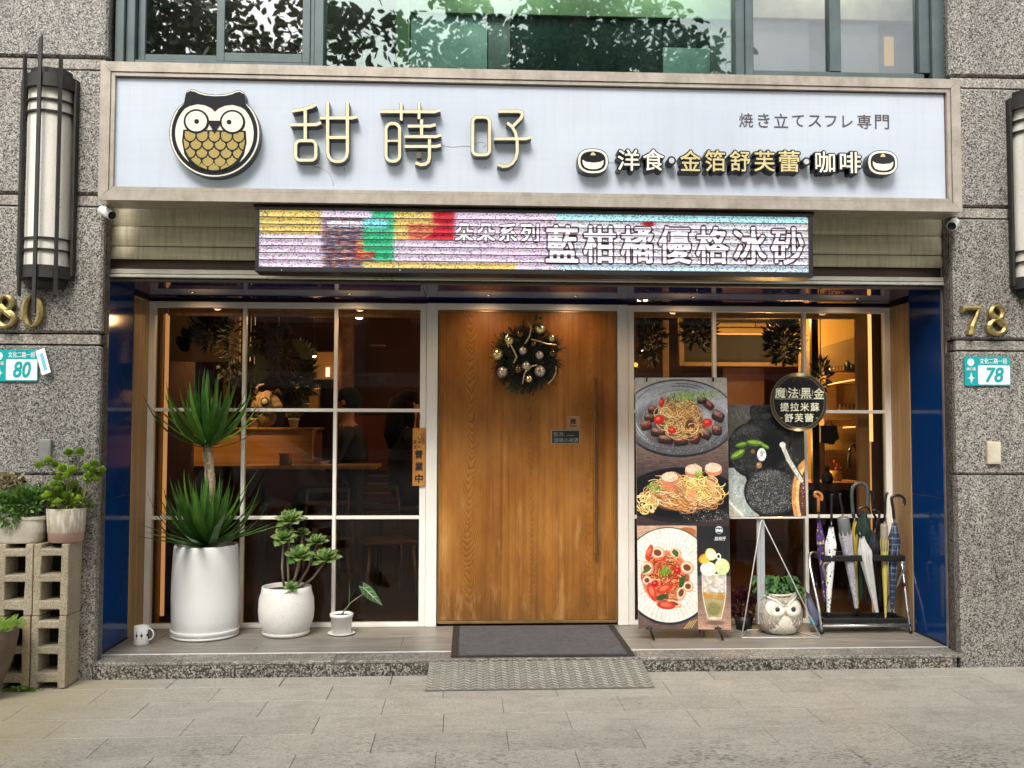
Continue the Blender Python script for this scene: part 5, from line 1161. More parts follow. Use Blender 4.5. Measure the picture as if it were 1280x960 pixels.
# bottom right: iced drink
A1.clip(871, 660, 914, 790); A1.grad(871, 656, 914, 722, (38, 38, 40), (52, 50, 50)); A1.grad(871, 722, 914, 790, (96, 82, 76), (190, 152, 128)); A1.grain(871, 722, 914, 790, .3, 30, 2)
A1.ell(893, 779, 12, 2.6, (110, 86, 72), 0, .8, 1.5)
b = A1._box(876, 716, 908, 776); sl, X, Y = b; hw = 15.6-np.clip((Y-740)/34, 0, 1)**2.2*7; mm_ = (np.abs(X-892.6) < hw)&(Y > 719)&(Y < 774)
f = np.clip((Y-719)/50, 0, 1)[..., None]; colr = np.where(f < .45, np.array([222, 216, 206.]), np.where(f < .6, np.array([196, 170, 110.]), np.array([178, 168, 120.])))/255; A1.a[sl] = np.where(mm_[..., None], A1.a[sl]*.25+colr*.75, A1.a[sl])
for sx_ in (-1, 1): A1.line([(892.6+sx_*15.6, 719), (892.6+sx_*15.4, 742), (892.6+sx_*12, 760), (892.6+sx_*8.6, 773)], .7, (246, 244, 240), .9)
A1.speck(60, 892, 734, 13, 13, [(250, 248, 244), (230, 222, 208), (200, 176, 120)], (1, 3), .4); A1.ell(884, 746, 7, 3, (190, 130, 50), 10, .8, 1.5); A1.ell(900, 748, 6, 3, (184, 128, 56), -8, .8, 1.5); A1.ell(892, 762, 9, 8, (126, 122, 70), 0, .7, 3)
A1.line([(878, 719.4), (907, 719.4)], .7, (240, 240, 236), .8); A1.ell(892.5, 773.5, 9, 1.8, (232, 228, 220), 0, .6, .8)
A1.ell(885.5, 713, 10.6, 8.8, (238, 230, 210)); A1.ell(883, 710, 6, 4.6, (250, 246, 234), 0, .8, 2); A1.ell(903.5, 710, 9.8, 10, (206, 214, 150)); A1.ell(901, 706, 5, 4.6, (230, 234, 184), 0, .8, 2); A1.speck(70, 903, 711, 9, 8, [(180, 192, 118), (236, 238, 200)], (.3, .8), .6)
A1.ell(881, 700.4, 8.4, 6, (238, 150, 30), -20); A1.ell(882, 701.4, 6.6, 4.4, (250, 190, 90), -20); A1.ell(889, 695, 7, 8, (216, 216, 120), -40); A1.ell(889.4, 695.6, 5.4, 6.6, (240, 236, 196), -40); A1.ell(899, 697.6, 3.4, 4.2, (232, 232, 228), 0, 1, .4, .5)
# small round mark and lines of print at the top right
A1.ell(900.3, 664.8, 5, 5, (196, 206, 208)); A1.ell(900.3, 663.4, 4, 1.4, (60, 64, 70)); A1.ell(898.6, 664.6, 1.2, 1.2, (240, 240, 240)); A1.ell(902, 664.6, 1.2, 1.2, (240, 240, 240)); A1.ell(900.3, 668, 3.2, 1.2, (90, 96, 104))
A1.rect(893.4, 677, 907.4, 677.9, (206, 206, 206)); A1.noclip(); mottle(A1); A1.grain(794, 472, 914, 790, .14, 1, 1)

A2 = Art(910, 505, 1009, 647, 5, (26, 26, 27)); A2.r = np.random.default_rng(8)
A2.grad(905, 500, 1012, 650, (104, 100, 92), (24, 24, 24)); b = A2._box(905, 500, 1012, 650); sl, X, Y = b
A2.put(sl, ((X-944)*.9+(Y-505)*.8 > 10).astype(np.float32), (26, 26, 28)); A2.put(sl, (((X-915)*.6+(Y-560)*-.2 < 3)&(Y > 585)).astype(np.float32), (156, 164, 158))
for i in range(16): x = 912+i*2.1; A2.line([(x, 508+i*.2), (x+A2.r.uniform(2, 9), 516+A2.r.uniform(0, 12))], .5, (150, 146, 132), .5)
A2.rect(905, 596, 932, 650, (168, 174, 168)); A2.line([(909, 626), (930, 648)], 3, (226, 216, 196)); A2.line([(906, 634), (926, 652)], 2, (196, 160, 120))
def cake(x, y, rx, ry, n, br=1, rot=0):
    A2.ell(x+1, y+2, rx, ry, (8, 8, 9), rot, 1, 1.5); A2.ell(x, y, rx, ry, (30, 31, 32), rot, 1, 1); A2.ell(x-1, y-2, rx*.86, ry*.8, (44, 44, 45), rot, .8, 5)
    for _ in range(int(rx*1.4)): a = A2.r.uniform(0, 6.28); q = A2.r.uniform(.5, .97); xx_, yy_ = x+rx*q*math.cos(a), y+ry*q*math.sin(a); A2.ell(xx_, yy_, A2.r.uniform(1.5, 5), A2.r.uniform(1, 3), (66, 66, 65) if A2.r.random() < .5 else (12, 12, 13), math.degrees(a)+90, .5, 1.2)
    A2.ell(x-rx*.2, y-ry*.72, rx*.6, ry*.14, (120, 120, 116), rot-10, .35, 3)
    A2.speck(n, x, y, rx*.93, ry*.92, [(12*br, 12*br, 12*br), (92*br, 92*br, 90*br), (160*br, 160*br, 156*br), (60*br, 60*br, 60*br)], (.18, .42), .85)
cake(958, 516, 20, 14, 500, .95, 15); cake(972, 534, 32, 22, 700, .85); cake(940, 562, 31, 34, 2600, 1.0, -8); cake(976, 560, 22, 26, 300, .45); A2.ell(966, 562, 17, 26, (14, 14, 15), 10, .85, 7)
cake(965, 616, 35, 31, 7000, 1.45, 8)
A2.rect(984, 545, 1012, 600, (58, 52, 46), .5)
A2.ell(1015, 625, 24, 52, (206, 146, 84)); A2.ell(1018, 625, 22, 48, (232, 190, 130)); A2.ell(1020, 625, 20, 45, (96, 62, 52)); A2.speck(70, 1008, 620, 6, 34, [(156, 96, 80), (206, 150, 120), (60, 34, 30)], (.6, 1.6), .8)
A2.line([(981, 557), (990, 577), (1002, 598)], 7.5, (62, 60, 54)); A2.line([(981, 557), (988, 575), (1004, 602)], 5.4, (204, 200, 184)); A2.speck(90, 992, 580, 10, 22, [(240, 238, 226), (120, 116, 100)], (.3, .8), .35); A2.ell(981, 556, 4, 3.6, (232, 230, 216))
for x, y, a, b_, r_ in ((922, 568, 11, 4.6, -28), (927, 556, 8, 3.4, -12), (945, 553.6, 12, 4.2, 6), (958, 558, 6, 3, 25)): A2.ell(x, y, a, b_, (78, 112, 36), r_); A2.ell(x, y-.8, a*.8, b_*.5, (148, 178, 74), r_, .9, .8)
A2.ell(953.5, 568.5, 6, 8.4, (232, 236, 232)); A2.ell(954, 567, 2.4, 4.4, (184, 192, 176), 0, .9, 1.2); A2.line([(953, 564), (954.6, 567), (953, 570)], .7, (160, 130, 60)); A2.ell(942, 564.5, 2.7, 3.1, (150, 104, 66)); A2.ell(950, 582, 3.6, 4, (160, 122, 80)); A2.ell(949, 580.6, 1.4, 1.4, (214, 190, 150), 0, .8, .6)
mottle(A2, .22); A2.grain(905, 500, 1012, 650, .2, 1, 1)

def board(art, tl, tr, br, bl, Y, lean, name, par, thick=.006, rough=.32):
    """printed board leaning back by `lean` metres over its height"""
    def pt(px, py, yy): return at(px, py, yy)
    a, b_, c_, d_ = pt(*tl, Y+lean), pt(*tr, Y+lean), pt(*br, Y), pt(*bl, Y)
    mt = image_mat(name+'_print', art.a**1.0, rough, 0, .4); m = MB(); m.add([d_, c_, b_, a], [(0, 1, 2, 3)]); 
    off = Vector(par['_o']); me = m.mesh(name, mt, off); uv = me.uv_layers.new(name='UVMap')
    for i, q in enumerate(((0, 0), (1, 0), (1, 1), (0, 1))): uv.data[i].uv = q
    o = link(name, me, par); bk_ = Vector((0, thick, 0)); e = Vector((0, .0006, 0)); vs = [v+e for v in (d_, c_, b_, a)]+[v+bk_ for v in (d_, c_, b_, a)]
    MB().add(vs, [(0, 1, 2, 3), (7, 6, 5, 4), (0, 4, 5, 1), (1, 5, 6, 2), (2, 6, 7, 3), (3, 7, 4, 0)]).build('backing_board', WHITEP, par); return a, b_, c_, d_
YP = 5.93
pb = thing('poster_stand', 'tall printed food poster of pasta dishes and iced drink on black easel legs', 'poster stand', (at(856, 800, YP).x, YP, PZ), 'food posters outside the right window')
board(A1, (794, 472), (908.5, 472), (914, 787), (798, 786), YP, .10, 'poster', pb)
for tx_, bx_ in ((812, 817.5), (898, 903.6)):
    a, b_ = at(tx_-1, 783, YP-.012), atz(bx_, 800, PZ+.004); MB().tube([a, (a+b_)/2+Vector((0, -.004, 0)), b_], .0075, 6).build('front_leg', BLACKM, pb); MB().tube([a+Vector((-.018, 0, -.012)), a+Vector((.022, 0, -.012))], .006, 6).build('ledge_pin', BLACKM, pb)
    MB().tube([at(tx_, 478, YP+.125), at(tx_-1, 783, YP+.025)+Vector((0, .01, 0))], .008, 6).build('upright', BLACKM, pb)
a = atz(880, 795, PZ); MB().tube([at(866, 480, YP+.14), Vector((a.x, 6.15, PZ+.004))], .008, 6).build('rear_leg', wood('stand_wood', (.3, .16, .05), (.42, .25, .1)), pb)
MB().tube([(a.x, a.y, PZ+.003), at(879.5, 782, YP+.02)], .007, 6).build('peg', _mc.get('x', BRASS), pb)
for x, y in ((808.4, 473.5), (891.6, 473.8)): c_ = at(x, y, YP+.09); MB().box(c_.x-.004, c_.x+.004, c_.y-.006, c_.y+.012, c_.z-.018, c_.z+.012, .002).build('clip', BLACKM, pb)
for ch, x in zip('甜蒔吇', (895.6, 900.4, 905.2)): text_px(ch, (x-2, 671, x+2, 675), YP+.026, .0004, offset=.02).build('lettering', WHITEP, pb)

YE2 = 6.08
es = thing('easel', 'slim silver easel with white wire feet holding the dark dessert poster', 'easel', (at(953, 797, YE2).x, YE2, PZ))
po = thing('dessert_poster', 'dark printed poster of black souffle cakes standing on the silver easel', 'poster', tuple(at(957, 646, YE2)), 'food posters outside the right window')
board(A2, (910, 506), (1003.8, 506), (1008, 645), (911, 646), YE2, .03, 'print', po)
a, b_ = at(950.5, 646, YE2+.02), at(950, 718, YE2+.02); PST = plain('satin_grey_post', (.46, .48, .49), .4, .2, .08); MB().box(a.x-.026, a.x-.004, YE2+.012, YE2+.03, b_.z-.32, a.z, .002).build('post', PST, es); MB().box(a.x-.003, a.x+.026, YE2+.014, YE2+.032, b_.z-.32, a.z, .002).build('post', PST, es)
MB().box(at(912, 646, YE2).x, at(1008, 646, YE2).x, YE2-.012, YE2+.03, a.z-.010, a.z-.002, .002).build('ledge', ALU, es)
WIRE = plain('white_wire', (.78, .76, .72), .35, .1, .05)
tp = at(952.6, 650, YE2-.01); fl = atz(927, 797, PZ+.004); frr = atz(1025.6, 797, PZ+.004); bk1 = Vector((fl.x+.10, 6.19, PZ+.004)); bk2 = Vector((frr.x-.13, 6.20, PZ+.004))
MB().tube([fl, tp+Vector((-.008, 0, -.01)), tp, tp+Vector((.008, 0, -.01)), frr], .0038, 6).build('wire_frame', WIRE, es); MB().tube([bk1, fl, frr, bk2, bk1], .0038, 6).build('wire_foot', WIRE, es)
c_ = at(952, 655, YE2-.012); MB().lathe([(0, 0), (.010, 0), (.010, .01)], (0, 0, 0), 14).build('hub', CHROME, es, loc=c_, rot=(R(90), 0, 0))
# round badge
A3 = Art(958, 463, 1040, 543, 6, (14, 15, 14)); A3.r = np.random.default_rng(3)
A3.ell(999, 503, 37, 37.6, (20, 24, 20)); A3.ell(999, 503, 33, 33.6, (10, 12, 10)); A3.ell(999, 503, 36.9, 37.4, (120, 108, 82), 0, 1, .5, .972); A3.ell(999, 503, 34.8, 35.3, (74, 64, 48), 0, .9, .5, .965); A3.ell(999, 503, 33.0, 33.3, (136, 118, 84), 0, .9, .5, .975)
for cx_, cy_, up_ in ((1001, 468, 1), (997, 538.6, -1)):
    for q in range(9): aa = R(90+(q-4)*19); L_ = 16 if q % 2 == 0 else 9; A3.line([(cx_, cy_), (cx_+math.cos(aa)*L_*1.0, cy_+up_*math.sin(aa)*L_*.62)], .5, (214, 180, 110), .55, 1.0)
    A3.ell(cx_, cy_, 14, 2.6, (190, 150, 80), 0, .8, 2.5); A3.ell(cx_, cy_, 5, 2.2, (255, 240, 200), 0, 1, 1.6)
A3.grain(958, 463, 1040, 543, .1, 1, 1)
YB = 6.05; bd = thing('round_badge_sign', 'round black and gold sign with Chinese dessert name fixed above the dark poster', 'sign', tuple(at(999, 503, YB)))
c_ = at(998.6, 502.4, YB); rr_ = 37.2*YB/FPX; m = MB(); n = 48; vs = [c_]+[c_+Vector((rr_*math.cos(2*math.pi*i/n), 0, rr_*math.sin(2*math.pi*i/n))) for i in range(n)]; m.add(vs, [(0, i+1, (i+1) % n+1) for i in range(n)])
me = m.mesh('print', image_mat('badge_print', A3.a, .3, 0, .5), Vector(bd['_o'])); uv = me.uv_layers.new(name='UVMap')
for lp in me.loops: v = vs[lp.vertex_index]-c_; uv.data[lp.index].uv = (.5+v.x/rr_*37.2/82, .5+v.z/rr_*37.2/80)
link('print', me, bd); m = MB(); m.prism([(v.x, v.z) for v in vs[1:]], YB+.0006, YB+.005); m.build('disc', BLACKM, bd)
MB().tube([(c_.x-.03, YB+.012, c_.z-rr_+.03), (c_.x-.05, YE2+.02, at(990, 560, YE2).z)], .004, 6).build('support_rod', BLACKM, bd)
GLT = plain('gilt_print', (.86, .76, .56), .35, .0, .3, 40)
for i, ch in enumerate('魔法黑金'): text_px(ch, (969+16.1*i, 484.6+.3*i, 981.6+16.1*i, 497.4+.3*i), YB-.0012, .0005, offset=.022).build('lettering', GLT, bd)
for i in range(3): q = at(983.4+16*i, 487, YB); q2 = at(983.4+16*i, 495, YB); MB().box(q.x-.0012, q.x+.0012, YB-.001, YB-.0004, q2.z, q.z).build('divider', GLT, bd)
q, q2 = at(969, 498.4, YB), at(1030, 499, YB); MB().box(q.x, q2.x, YB-.001, YB-.0004, q2.z, q2.z+.0018).build('divider', GLT, bd)
for i, ch in enumerate('提拉米蘇'): text_px(ch, (975.5+12.6*i, 503.5, 986+12.6*i, 514), YB-.0012, .0005, offset=.022).build('lettering', GLT, bd)
for i, ch in enumerate('舒芙蕾'): text_px(ch, (981+12.6*i, 517, 991.4+12.6*i, 527.4), YB-.0012, .0005, offset=.022).build('lettering', GLT, bd)
for x in (977, 1021): q = at(x, 522.4, YB); MB().box(q.x-.006, q.x+.006, YB-.0012, YB-.0005, q.z-.0015, q.z+.0015).build('ornament', GLT, bd)
# white round tag half hidden behind the tall poster
wt = thing('round_tag', 'white round paper tag on the window glass behind the tall poster', 'sticker', tuple(at(792, 484, 6.41)))
c_ = at(793, 483.5, 6.412); m = MB(); m.prism(ring_poly(c_.x, c_.z, .046, .05, 24), 6.410, 6.414); m.build('disc', plain('cream_tag', (.62, .56, .44), .5), wt)

# ================================================================== UMBRELLA RACK
rk = thing('umbrella_rack', 'folding umbrella rack with black trays and bright metal tube legs', 'umbrella stand', (2.60, 6.12, PZ))
fL, fR = atz(1026, 792, PZ), atz(1140, 792.5, PZ); YF_ = (fL.y+fR.y)/2; YB_ = YF_+.22; zt_ = at(1080, 701, YF_).z
xl, xr = at(1031, 700, YF_).x, at(1132, 700, YF_).x
T = BLACKM
def tray(z, h, x0, x1, y0, y1, name, bars=0):
    o = MB().box(x0, x1, y0, y0+.022, z, z+h, .005).build(name, T, rk); MB().box(x0, x1, y1-.022, y1, z, z+h, .005).build(name+'_rail', T, rk)
    for a, b_ in ((x0, x0+.02), (x1-.02, x1)): MB().box(a, b_, y0+.0225, y1-.0225, z, z+h, .004).build(name+'_rail', T, rk)
    for i in range(bars): x = x0+(x1-x0)*(i+1)/(bars+1); MB().box(x-.004, x+.004, y0+.0225, y1-.0225, z+.004, z+h-.006).build(name+'_bar', T, rk)
tray(zt_-.004, .038, xl, xr, YF_, YB_, 'top_tray', 3)
zb_ = at(1080, 781, YF_).z; tray(zb_+.006, .032, xl-.01, xr+.012, YF_+.01, YB_, 'drip_tray'); MB().box(xl, xr, YF_+.033, YB_-.023, zb_+.008, zb_+.012).build('drip_pan', T, rk)
MB().tube([(xl-.02, YF_, zb_-.006), (xr+.03, YF_, zb_-.006)], .010, 8).build('cross_tube', CHROME, rk); MB().tube([(xl+.0, YB_, zb_-.006), (xr+.0, YB_, zb_-.006)], .010, 8).build('cross_tube', CHROME, rk)
for s_, xf, xt in ((-1, fL.x, xl), (1, fR.x, xr)):
    top = [(xt+s_*-.0, YB_-.02, zt_+.03), (xt+s_*.03, YB_-.03, zt_+.012), (xt+s_*.045, YF_+.15, zt_-.045), (xt+s_*.028, YF_+.09, zt_-.17)]
    MB().tube([Vector(top[0]), Vector(top[1]), Vector(top[2]), Vector(top[3])*.5+Vector((xf, YF_, PZ+.02))*.5, (xf, YF_, PZ+.02)], .0095, 10).build('leg', CHROME, rk)
    MB().tube([(xf, YF_, PZ+.002), (xf-s_*.003, YF_, PZ+.025)], .012, 10).build('foot_cap', T, rk)
    MB().tube([(xt-s_*.03, YF_+.01, zt_-.012), (xt+s_*.0, YF_+.01, zt_-.016), (xt+s_*.004, YF_+.02, zt_-.04), (xt-s_*.03, YF_+.05, zt_-.16), (xt-s_*.075, YF_+.12, zt_-.28), (xt-s_*.05, YB_+.03, PZ+.02)], .0085, 10).build('cross_leg', STEEL, rk)
    c2 = Vector((xt+s_*.026, YF_+.085, zt_-.17)); MB().ball(c2, (.012, .012, .016), 10, 6).build('hinge_collar', T, rk)

def fab(name, base, patt=None, rough=.6, trans=0):
    k = MT(name).set(rough); P = k.pos(local=True)
    if patt is None: c = k.ramp(k.noise(P, 30, 4), [(.3, tuple(x*.82 for x in base)), (.7, base)])
    else: c = patt(k, P, base)
    k.col(c); return k.m
def dots(k, P, base):
    v = k.n('ShaderNodeTexVoronoi', Scale=46); k.l(P, v.inputs['Vector']); return k.ramp(v.outputs['Distance'], [(0, (.01, .01, .012)), (.26, (.01, .01, .012)), (.30, base)])
def floral(cols, sc):
    def f(k, P, base):
        n = k.n('ShaderNodeTexVoronoi', Scale=sc); k.l(P, n.inputs['Vector']); s_ = k.n('ShaderNodeSeparateColor'); k.l(n.outputs['Color'], s_.inputs[0])
        a = k.ramp(s_.outputs[0], cols, True); return k.mix(k.ramp(n.outputs['Distance'], [(.28, (1,)*3), (.42, (0,)*3)]), base, a)
    return f
def plaid(k, P, base):
    s_ = k.n('ShaderNodeSeparateXYZ'); k.l(P, s_.inputs[0]); a = k.math('FRACT', k.math('MULTIPLY', s_.outputs[2], 26)); b_ = k.math('FRACT', k.math('MULTIPLY', k.math('ADD', s_.outputs[0], s_.outputs[1]), 34))
    a = k.math('LESS_THAN', a, .22); b_ = k.math('LESS_THAN', b_, .25); return k.mix(k.math('MULTIPLY', k.math('ADD', a, b_), .5), base, (.22, .28, .38))
UW = lambda px, py, Y: at(px, py, Y)
HB = plain('glossy_black_handle', (.012, .012, .013), .2, 0, .1, spec=.7); HWD = plain('wooden_handle', (.46, .18, .05), .35, 0, .3, 14)
def umbrella(top, base, r, mat, label, Y=6.14, hook=None, hmat=HB, shaft=None, collar=.55, tie=None, tip=.05, open_top=1.0, sleeve=None, hr=.008):
    a, b_ = at(*top, Y), at(*base, Y); ax = a-b_; L_ = ax.length; ax.normalize(); t = thing('umbrella', label, 'umbrella', (b_.x, b_.y, b_.z), 'umbrellas standing in the rack')
    q = ax.to_track_quat('Z', 'Y'); seed = sum(map(ord, label)); gg = random.Random(seed); m = MB(); N = 32; M_ = 16; vs = []; fs = []; tw = gg.uniform(-1, 1)
    for i in range(M_+1):
        f = i/M_; rad = r*(.28+.72*min(1, f/.25)**.8*1.0)*(1 if f < .78 else 1-.0*(f-.78))
        rad = r*(.34+.80*(f/.80)**1.15) if f <= .80 else r*(1.14-.70*((f-.80)/.20)**.7)
        for k_ in range(N):
            an = 2*math.pi*k_/N+tw*f*1.5; pl = 1+(.12+.20*math.exp(-((f-.82)/.09)**2))*math.cos(8*an+1.6*math.sin(f*4)); zz_ = L_*f+ (.010*math.cos(8*an) if f > .85 else 0)
            vs.append(b_+q @ Vector((rad*pl*math.cos(an), rad*pl*math.sin(an), zz_)))
    for i in range(M_):
        for k_ in range(N): fs.append((i*N+k_, i*N+(k_+1) % N, (i+1)*N+(k_+1) % N, (i+1)*N+k_))
    m.add(vs, fs, 0, True); me_o = m.build('canopy', mat, t)
    MB().tube([b_-ax*tip, b_+ax*.02], [.0035, .0055], 8).build('tip', HB if mat is not YEL_ else YEL_, t)
    sh = at(*shaft, Y) if shaft else a+ax*.03
    MB().tube([a-ax*.05, sh], .0065, 8).build('shaft', HB, t)
    if sleeve: z0_, z1_, sm_ = sleeve; MB().tube([b_+ax*L_*z0_, b_+ax*L_*(z0_+.02), b_+ax*L_*(z1_-.02), b_+ax*L_*z1_], [r*1.0, r*1.18, r*1.12, r*.9], 14).build('sleeve', sm_, t)
    if tie: MB().tube([b_+ax*L_*collar, b_+ax*L_*(collar+.035)], r*1.17, 16, caps=False).build('tie_strap', tie, t)
    if hook:
        pts = [at(x, y, Y) for x, y in hook]; sm = []
        for i in range(len(pts)-1):
            p0, p1, p2, p3 = pts[max(i-1, 0)], pts[i], pts[i+1], pts[min(i+2, len(pts)-1)]
            for j in range(4):
                u = j/4; sm.append(.5*((2*p1)+(p2-p0)*u+(2*p0-5*p1+4*p2-p3)*u*u+(3*p1-p0-3*p2+p3)*u**3))
        sm.append(pts[-1]); MB().tube([sh]+sm if (sm[0]-sh).length > .004 else sm, hr, 10).build('handle', hmat, t)
    return t
YEL_ = fab('yellow_cloth', (.62, .52, .12)); PUR = fab('purple_cloth', (.06, .03, .14), floral([(0, (.5, .35, .05)), (.4, (.55, .3, .5)), (.75, (.1, .04, .3))], 40)); WD = fab('white_dotted_cloth', (.78, .78, .74), dots); LIL = fab('lilac_floral_cloth', (.40, .39, .42), floral([(0, (.22, .22, .28)), (.4, (.45, .2, .24)), (.6, (.3, .3, .4)), (.85, (.55, .52, .56))], 60))
GRN_ = fab('dark_green_cloth', (.004, .026, .015)); CLR = fab('frosted_white_cloth', (.62, .61, .58)); NAV = fab('navy_cloth', (.006, .007, .018)); KHA = fab('khaki_cloth', (.34, .28, .20)); PLD = fab('navy_plaid_cloth', (.018, .028, .065), plaid); BKC = fab('black_cloth', (.012, .012, .014)); GSL = fab('smoky_grey_plastic', (.16, .17, .17), None, .25)
umbrella((1024, 652), (1031, 752), .022, PUR, 'purple and yellow patterned umbrella with curved wooden handle', 6.15, [(1023, 632), (1022.6, 622), (1019, 620.4), (1018.6, 616.6), (1021.6, 615.4), (1025.6, 617.4), (1027.4, 622), (1026.4, 626)], HWD, (1023, 640), tie=YEL_, collar=.72, hr=.0105)
umbrella((1039, 660), (1035.6, 765), .030, WD, 'white umbrella with black dots and straight black shaft', 6.10, [(1039.4, 640), (1039.6, 626), (1039.8, 618), (1040.4, 621)], HB, (1039.4, 650), tie=None)
umbrella((1053.5, 646), (1070.6, 760), .034, LIL, 'grey lilac floral umbrella wrapped in a smoky sleeve', 6.11, [(1053, 636), (1051, 628), (1049.8, 622), (1050.4, 617)], HB, (1053, 641), sleeve=(.80, 1.0, GSL))
umbrella((1068, 655), (1062, 748), .026, BKC, 'black umbrella with the broadest grey arched handle, behind the green one', 6.21, [(1066, 640), (1064.6, 620), (1066, 610), (1071, 604.6), (1077, 604), (1082, 607), (1084.4, 614), (1084.2, 626), (1083.6, 634)], plain('grey_rubber_handle', (.075, .08, .08), .3), (1067, 646), hr=.0115)
umbrella((1068.6, 652), (1072, 756), .024, fab('mustard_cloth', (.52, .38, .05)), 'mustard yellow umbrella mostly hidden behind the frosted white one', 6.19, None, HB, (1068, 646))
umbrella((1079.4, 640), (1076, 748), .040, GRN_, 'dark green umbrella in a sleeve with glossy hook handle', 6.17, [(1072.4, 646), (1073, 638), (1076.6, 634.4), (1081.6, 633.4), (1086, 636), (1088, 642)], HB, (1080, 640), hr=.007)
umbrella((1077, 672), (1096, 765), .036, CLR, 'frosted white umbrella leaning right in front of the green one', 6.09, None, HB, (1074, 664))
umbrella((1091, 664), (1086, 752), .040, NAV, 'navy blue folded umbrella with thin black hook handle', 6.16, [(1096, 655), (1099, 645), (1098, 640), (1094, 637.6), (1090.6, 638.6)], HB, (1095, 660))
umbrella((1101, 660), (1100, 750), .026, BKC, 'thin black umbrella with dark hook peeking over the green handle', 6.22, [(1091, 640), (1090, 626), (1089.4, 617), (1087, 614), (1091.6, 616.4), (1092.4, 624)], HB, (1096, 650))
umbrella((1105, 655), (1107, 768), .022, YEL_, 'slim yellow umbrella with khaki upper canopy', 6.12, [(1106, 642), (1106.6, 628), (1108, 618), (1110, 616.4)], HB, (1105.6, 650), sleeve=(.70, 1.0, KHA), tip=.09)
umbrella((1118, 655), (1115, 762), .031, PLD, 'navy plaid umbrella with big black hook handle near the oak board', 6.12, [(1116.4, 636), (1114.4, 624), (1116, 620.4), (1121, 619), (1126.4, 620.2), (1130, 624), (1130.6, 629), (1129, 631.4)], HB, (1117.4, 648), hr=.0095)
ft = thing('fallen_umbrella', 'small lilac and teal folded umbrella resting between owl pot and rack', 'umbrella', tuple(at(1016, 775, 6.12)))
umb = [at(1010, 742, 6.16), at(1013, 756, 6.13), at(1018, 770, 6.11), at(1022, 784, 6.10)]
MB().tube(umb, [.012, .026, .034, .020], 10, flat=.6).build('canopy', fab('slate_lilac_cloth', (.085, .09, .14)), ft); MB().tube([at(1012, 770, 6.09), at(1016, 779, 6.085), at(1021, 781, 6.08)], [.010, .018, .010], 8, flat=.5).build('flap', fab('teal_cloth', (.05, .22, .26)), ft)

# ================================================================== CINDER BLOCKS
CB = MT('cinder_block'); CB.set(.9, 0, .2); _P = CB.pos(); _o = CB.n('ShaderNodeObjectInfo')
_c = CB.ramp(_o.outputs['Random'], [(0, (.44, .345, .205)), (.4, (.39, .34, .24)), (1, (.33, .305, .24))])
_c = CB.mix(1., _c, CB.ramp(CB.noise(_P, 170, 5, .75), [(.34, (.30,)*3), (.44, (.8,)*3), (.55, (1.1,)*3), (.68, (1.5,)*3)]), 'MULTIPLY'); _c = CB.mix(1., _c, CB.ramp(CB.noise(_P, 5, 5), [(.3, (.78,)*3), (.7, (1.12,)*3)]), 'MULTIPLY')
CB.col(_c); CB.bump(CB.noise(_P, 120, 6, .75), .006, .9); CB = CB.m
def block(x0, z0, label, mirror=False):
    t = MB(); w_, h_, d_ = .186, .388, .187; y0 = 5.308
    X = [0, .034, .044, .142, .152, w_]; Z = [0, .034, .075, .087, .182, .194, .2, .212, .302, .314, .354, h_]
    X = [0, .040, .144, w_]; Z = [0, .032, .083, .185, .222, .322, .362, h_]
    solid = {(i, j): True for i in range(3) for j in range(7)}
    for j in (0, 2, 4, 6): solid[(1, j)] = False
    # rounded hole corners by jittered grid, faces only where a cell meets air
    vs = {}; V = []; F = []; jr = random.Random(int(x0*1000)+int(z0*100))
    def vid(i, j, k):
        if (i, j, k) not in vs:
            ex = (i in (0, 3)); ez = (j in (0, 7)); jx = 0 if ex else jr.uniform(-.003, .003); jz = 0 if ez else jr.uniform(-.003, .003)
            vs[(i, j, k)] = len(V); V.append((x0+X[i]+jx+ (.010*(-1 if i == 1 else 1 if i == 2 else 0) if k == 1 and 0 else 0), y0+d_*k, z0+Z[j]+jz))
        return vs[(i, j, k)]
    for (i, j), s_ in solid.items():
        if not s_: continue
        F.append((vid(i, j, 0), vid(i+1, j, 0), vid(i+1, j+1, 0), vid(i, j+1, 0))); F.append((vid(i, j+1, 1), vid(i+1, j+1, 1), vid(i+1, j, 1), vid(i, j, 1)))
        for di, dj, e in ((-1, 0, ((i, j), (i, j+1))), (1, 0, ((i+1, j+1), (i+1, j))), (0, -1, ((i+1, j), (i, j))), (0, 1, ((i, j+1), (i+1, j+1)))):
            if not solid.get((i+di, j+dj), False): (a, b_), (c_, d2) = e; F.append((vid(a, b_, 0), vid(c_, d2, 0), vid(c_, d2, 1), vid(a, b_, 1)))
    t.add(V, F); o = t.build('cinder_block', CB, None, label=label, cat='cinder block', group='stacked cinder blocks under the planters')
    bm_ = o.modifiers.new('bevel', 'BEVEL'); bm_.width = .006; bm_.segments = 2; bm_.limit_method = 'ANGLE'
    MB().box(x0+.02, x0+w_-.02, y0+d_*.80, y0+d_*.86, z0+.012, z0+h_-.012).build('hole_shade', DARKC, o)  # near-black sheet added to paint the shade inside the holes
    return o
bx1, bx0 = -2.345, -2.535
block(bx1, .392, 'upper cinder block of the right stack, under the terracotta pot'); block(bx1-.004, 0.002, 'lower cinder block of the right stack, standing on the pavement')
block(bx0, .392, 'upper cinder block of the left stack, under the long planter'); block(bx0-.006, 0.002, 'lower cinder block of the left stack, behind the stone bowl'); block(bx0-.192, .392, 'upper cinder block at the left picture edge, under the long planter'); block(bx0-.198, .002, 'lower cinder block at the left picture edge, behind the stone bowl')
BT = .782

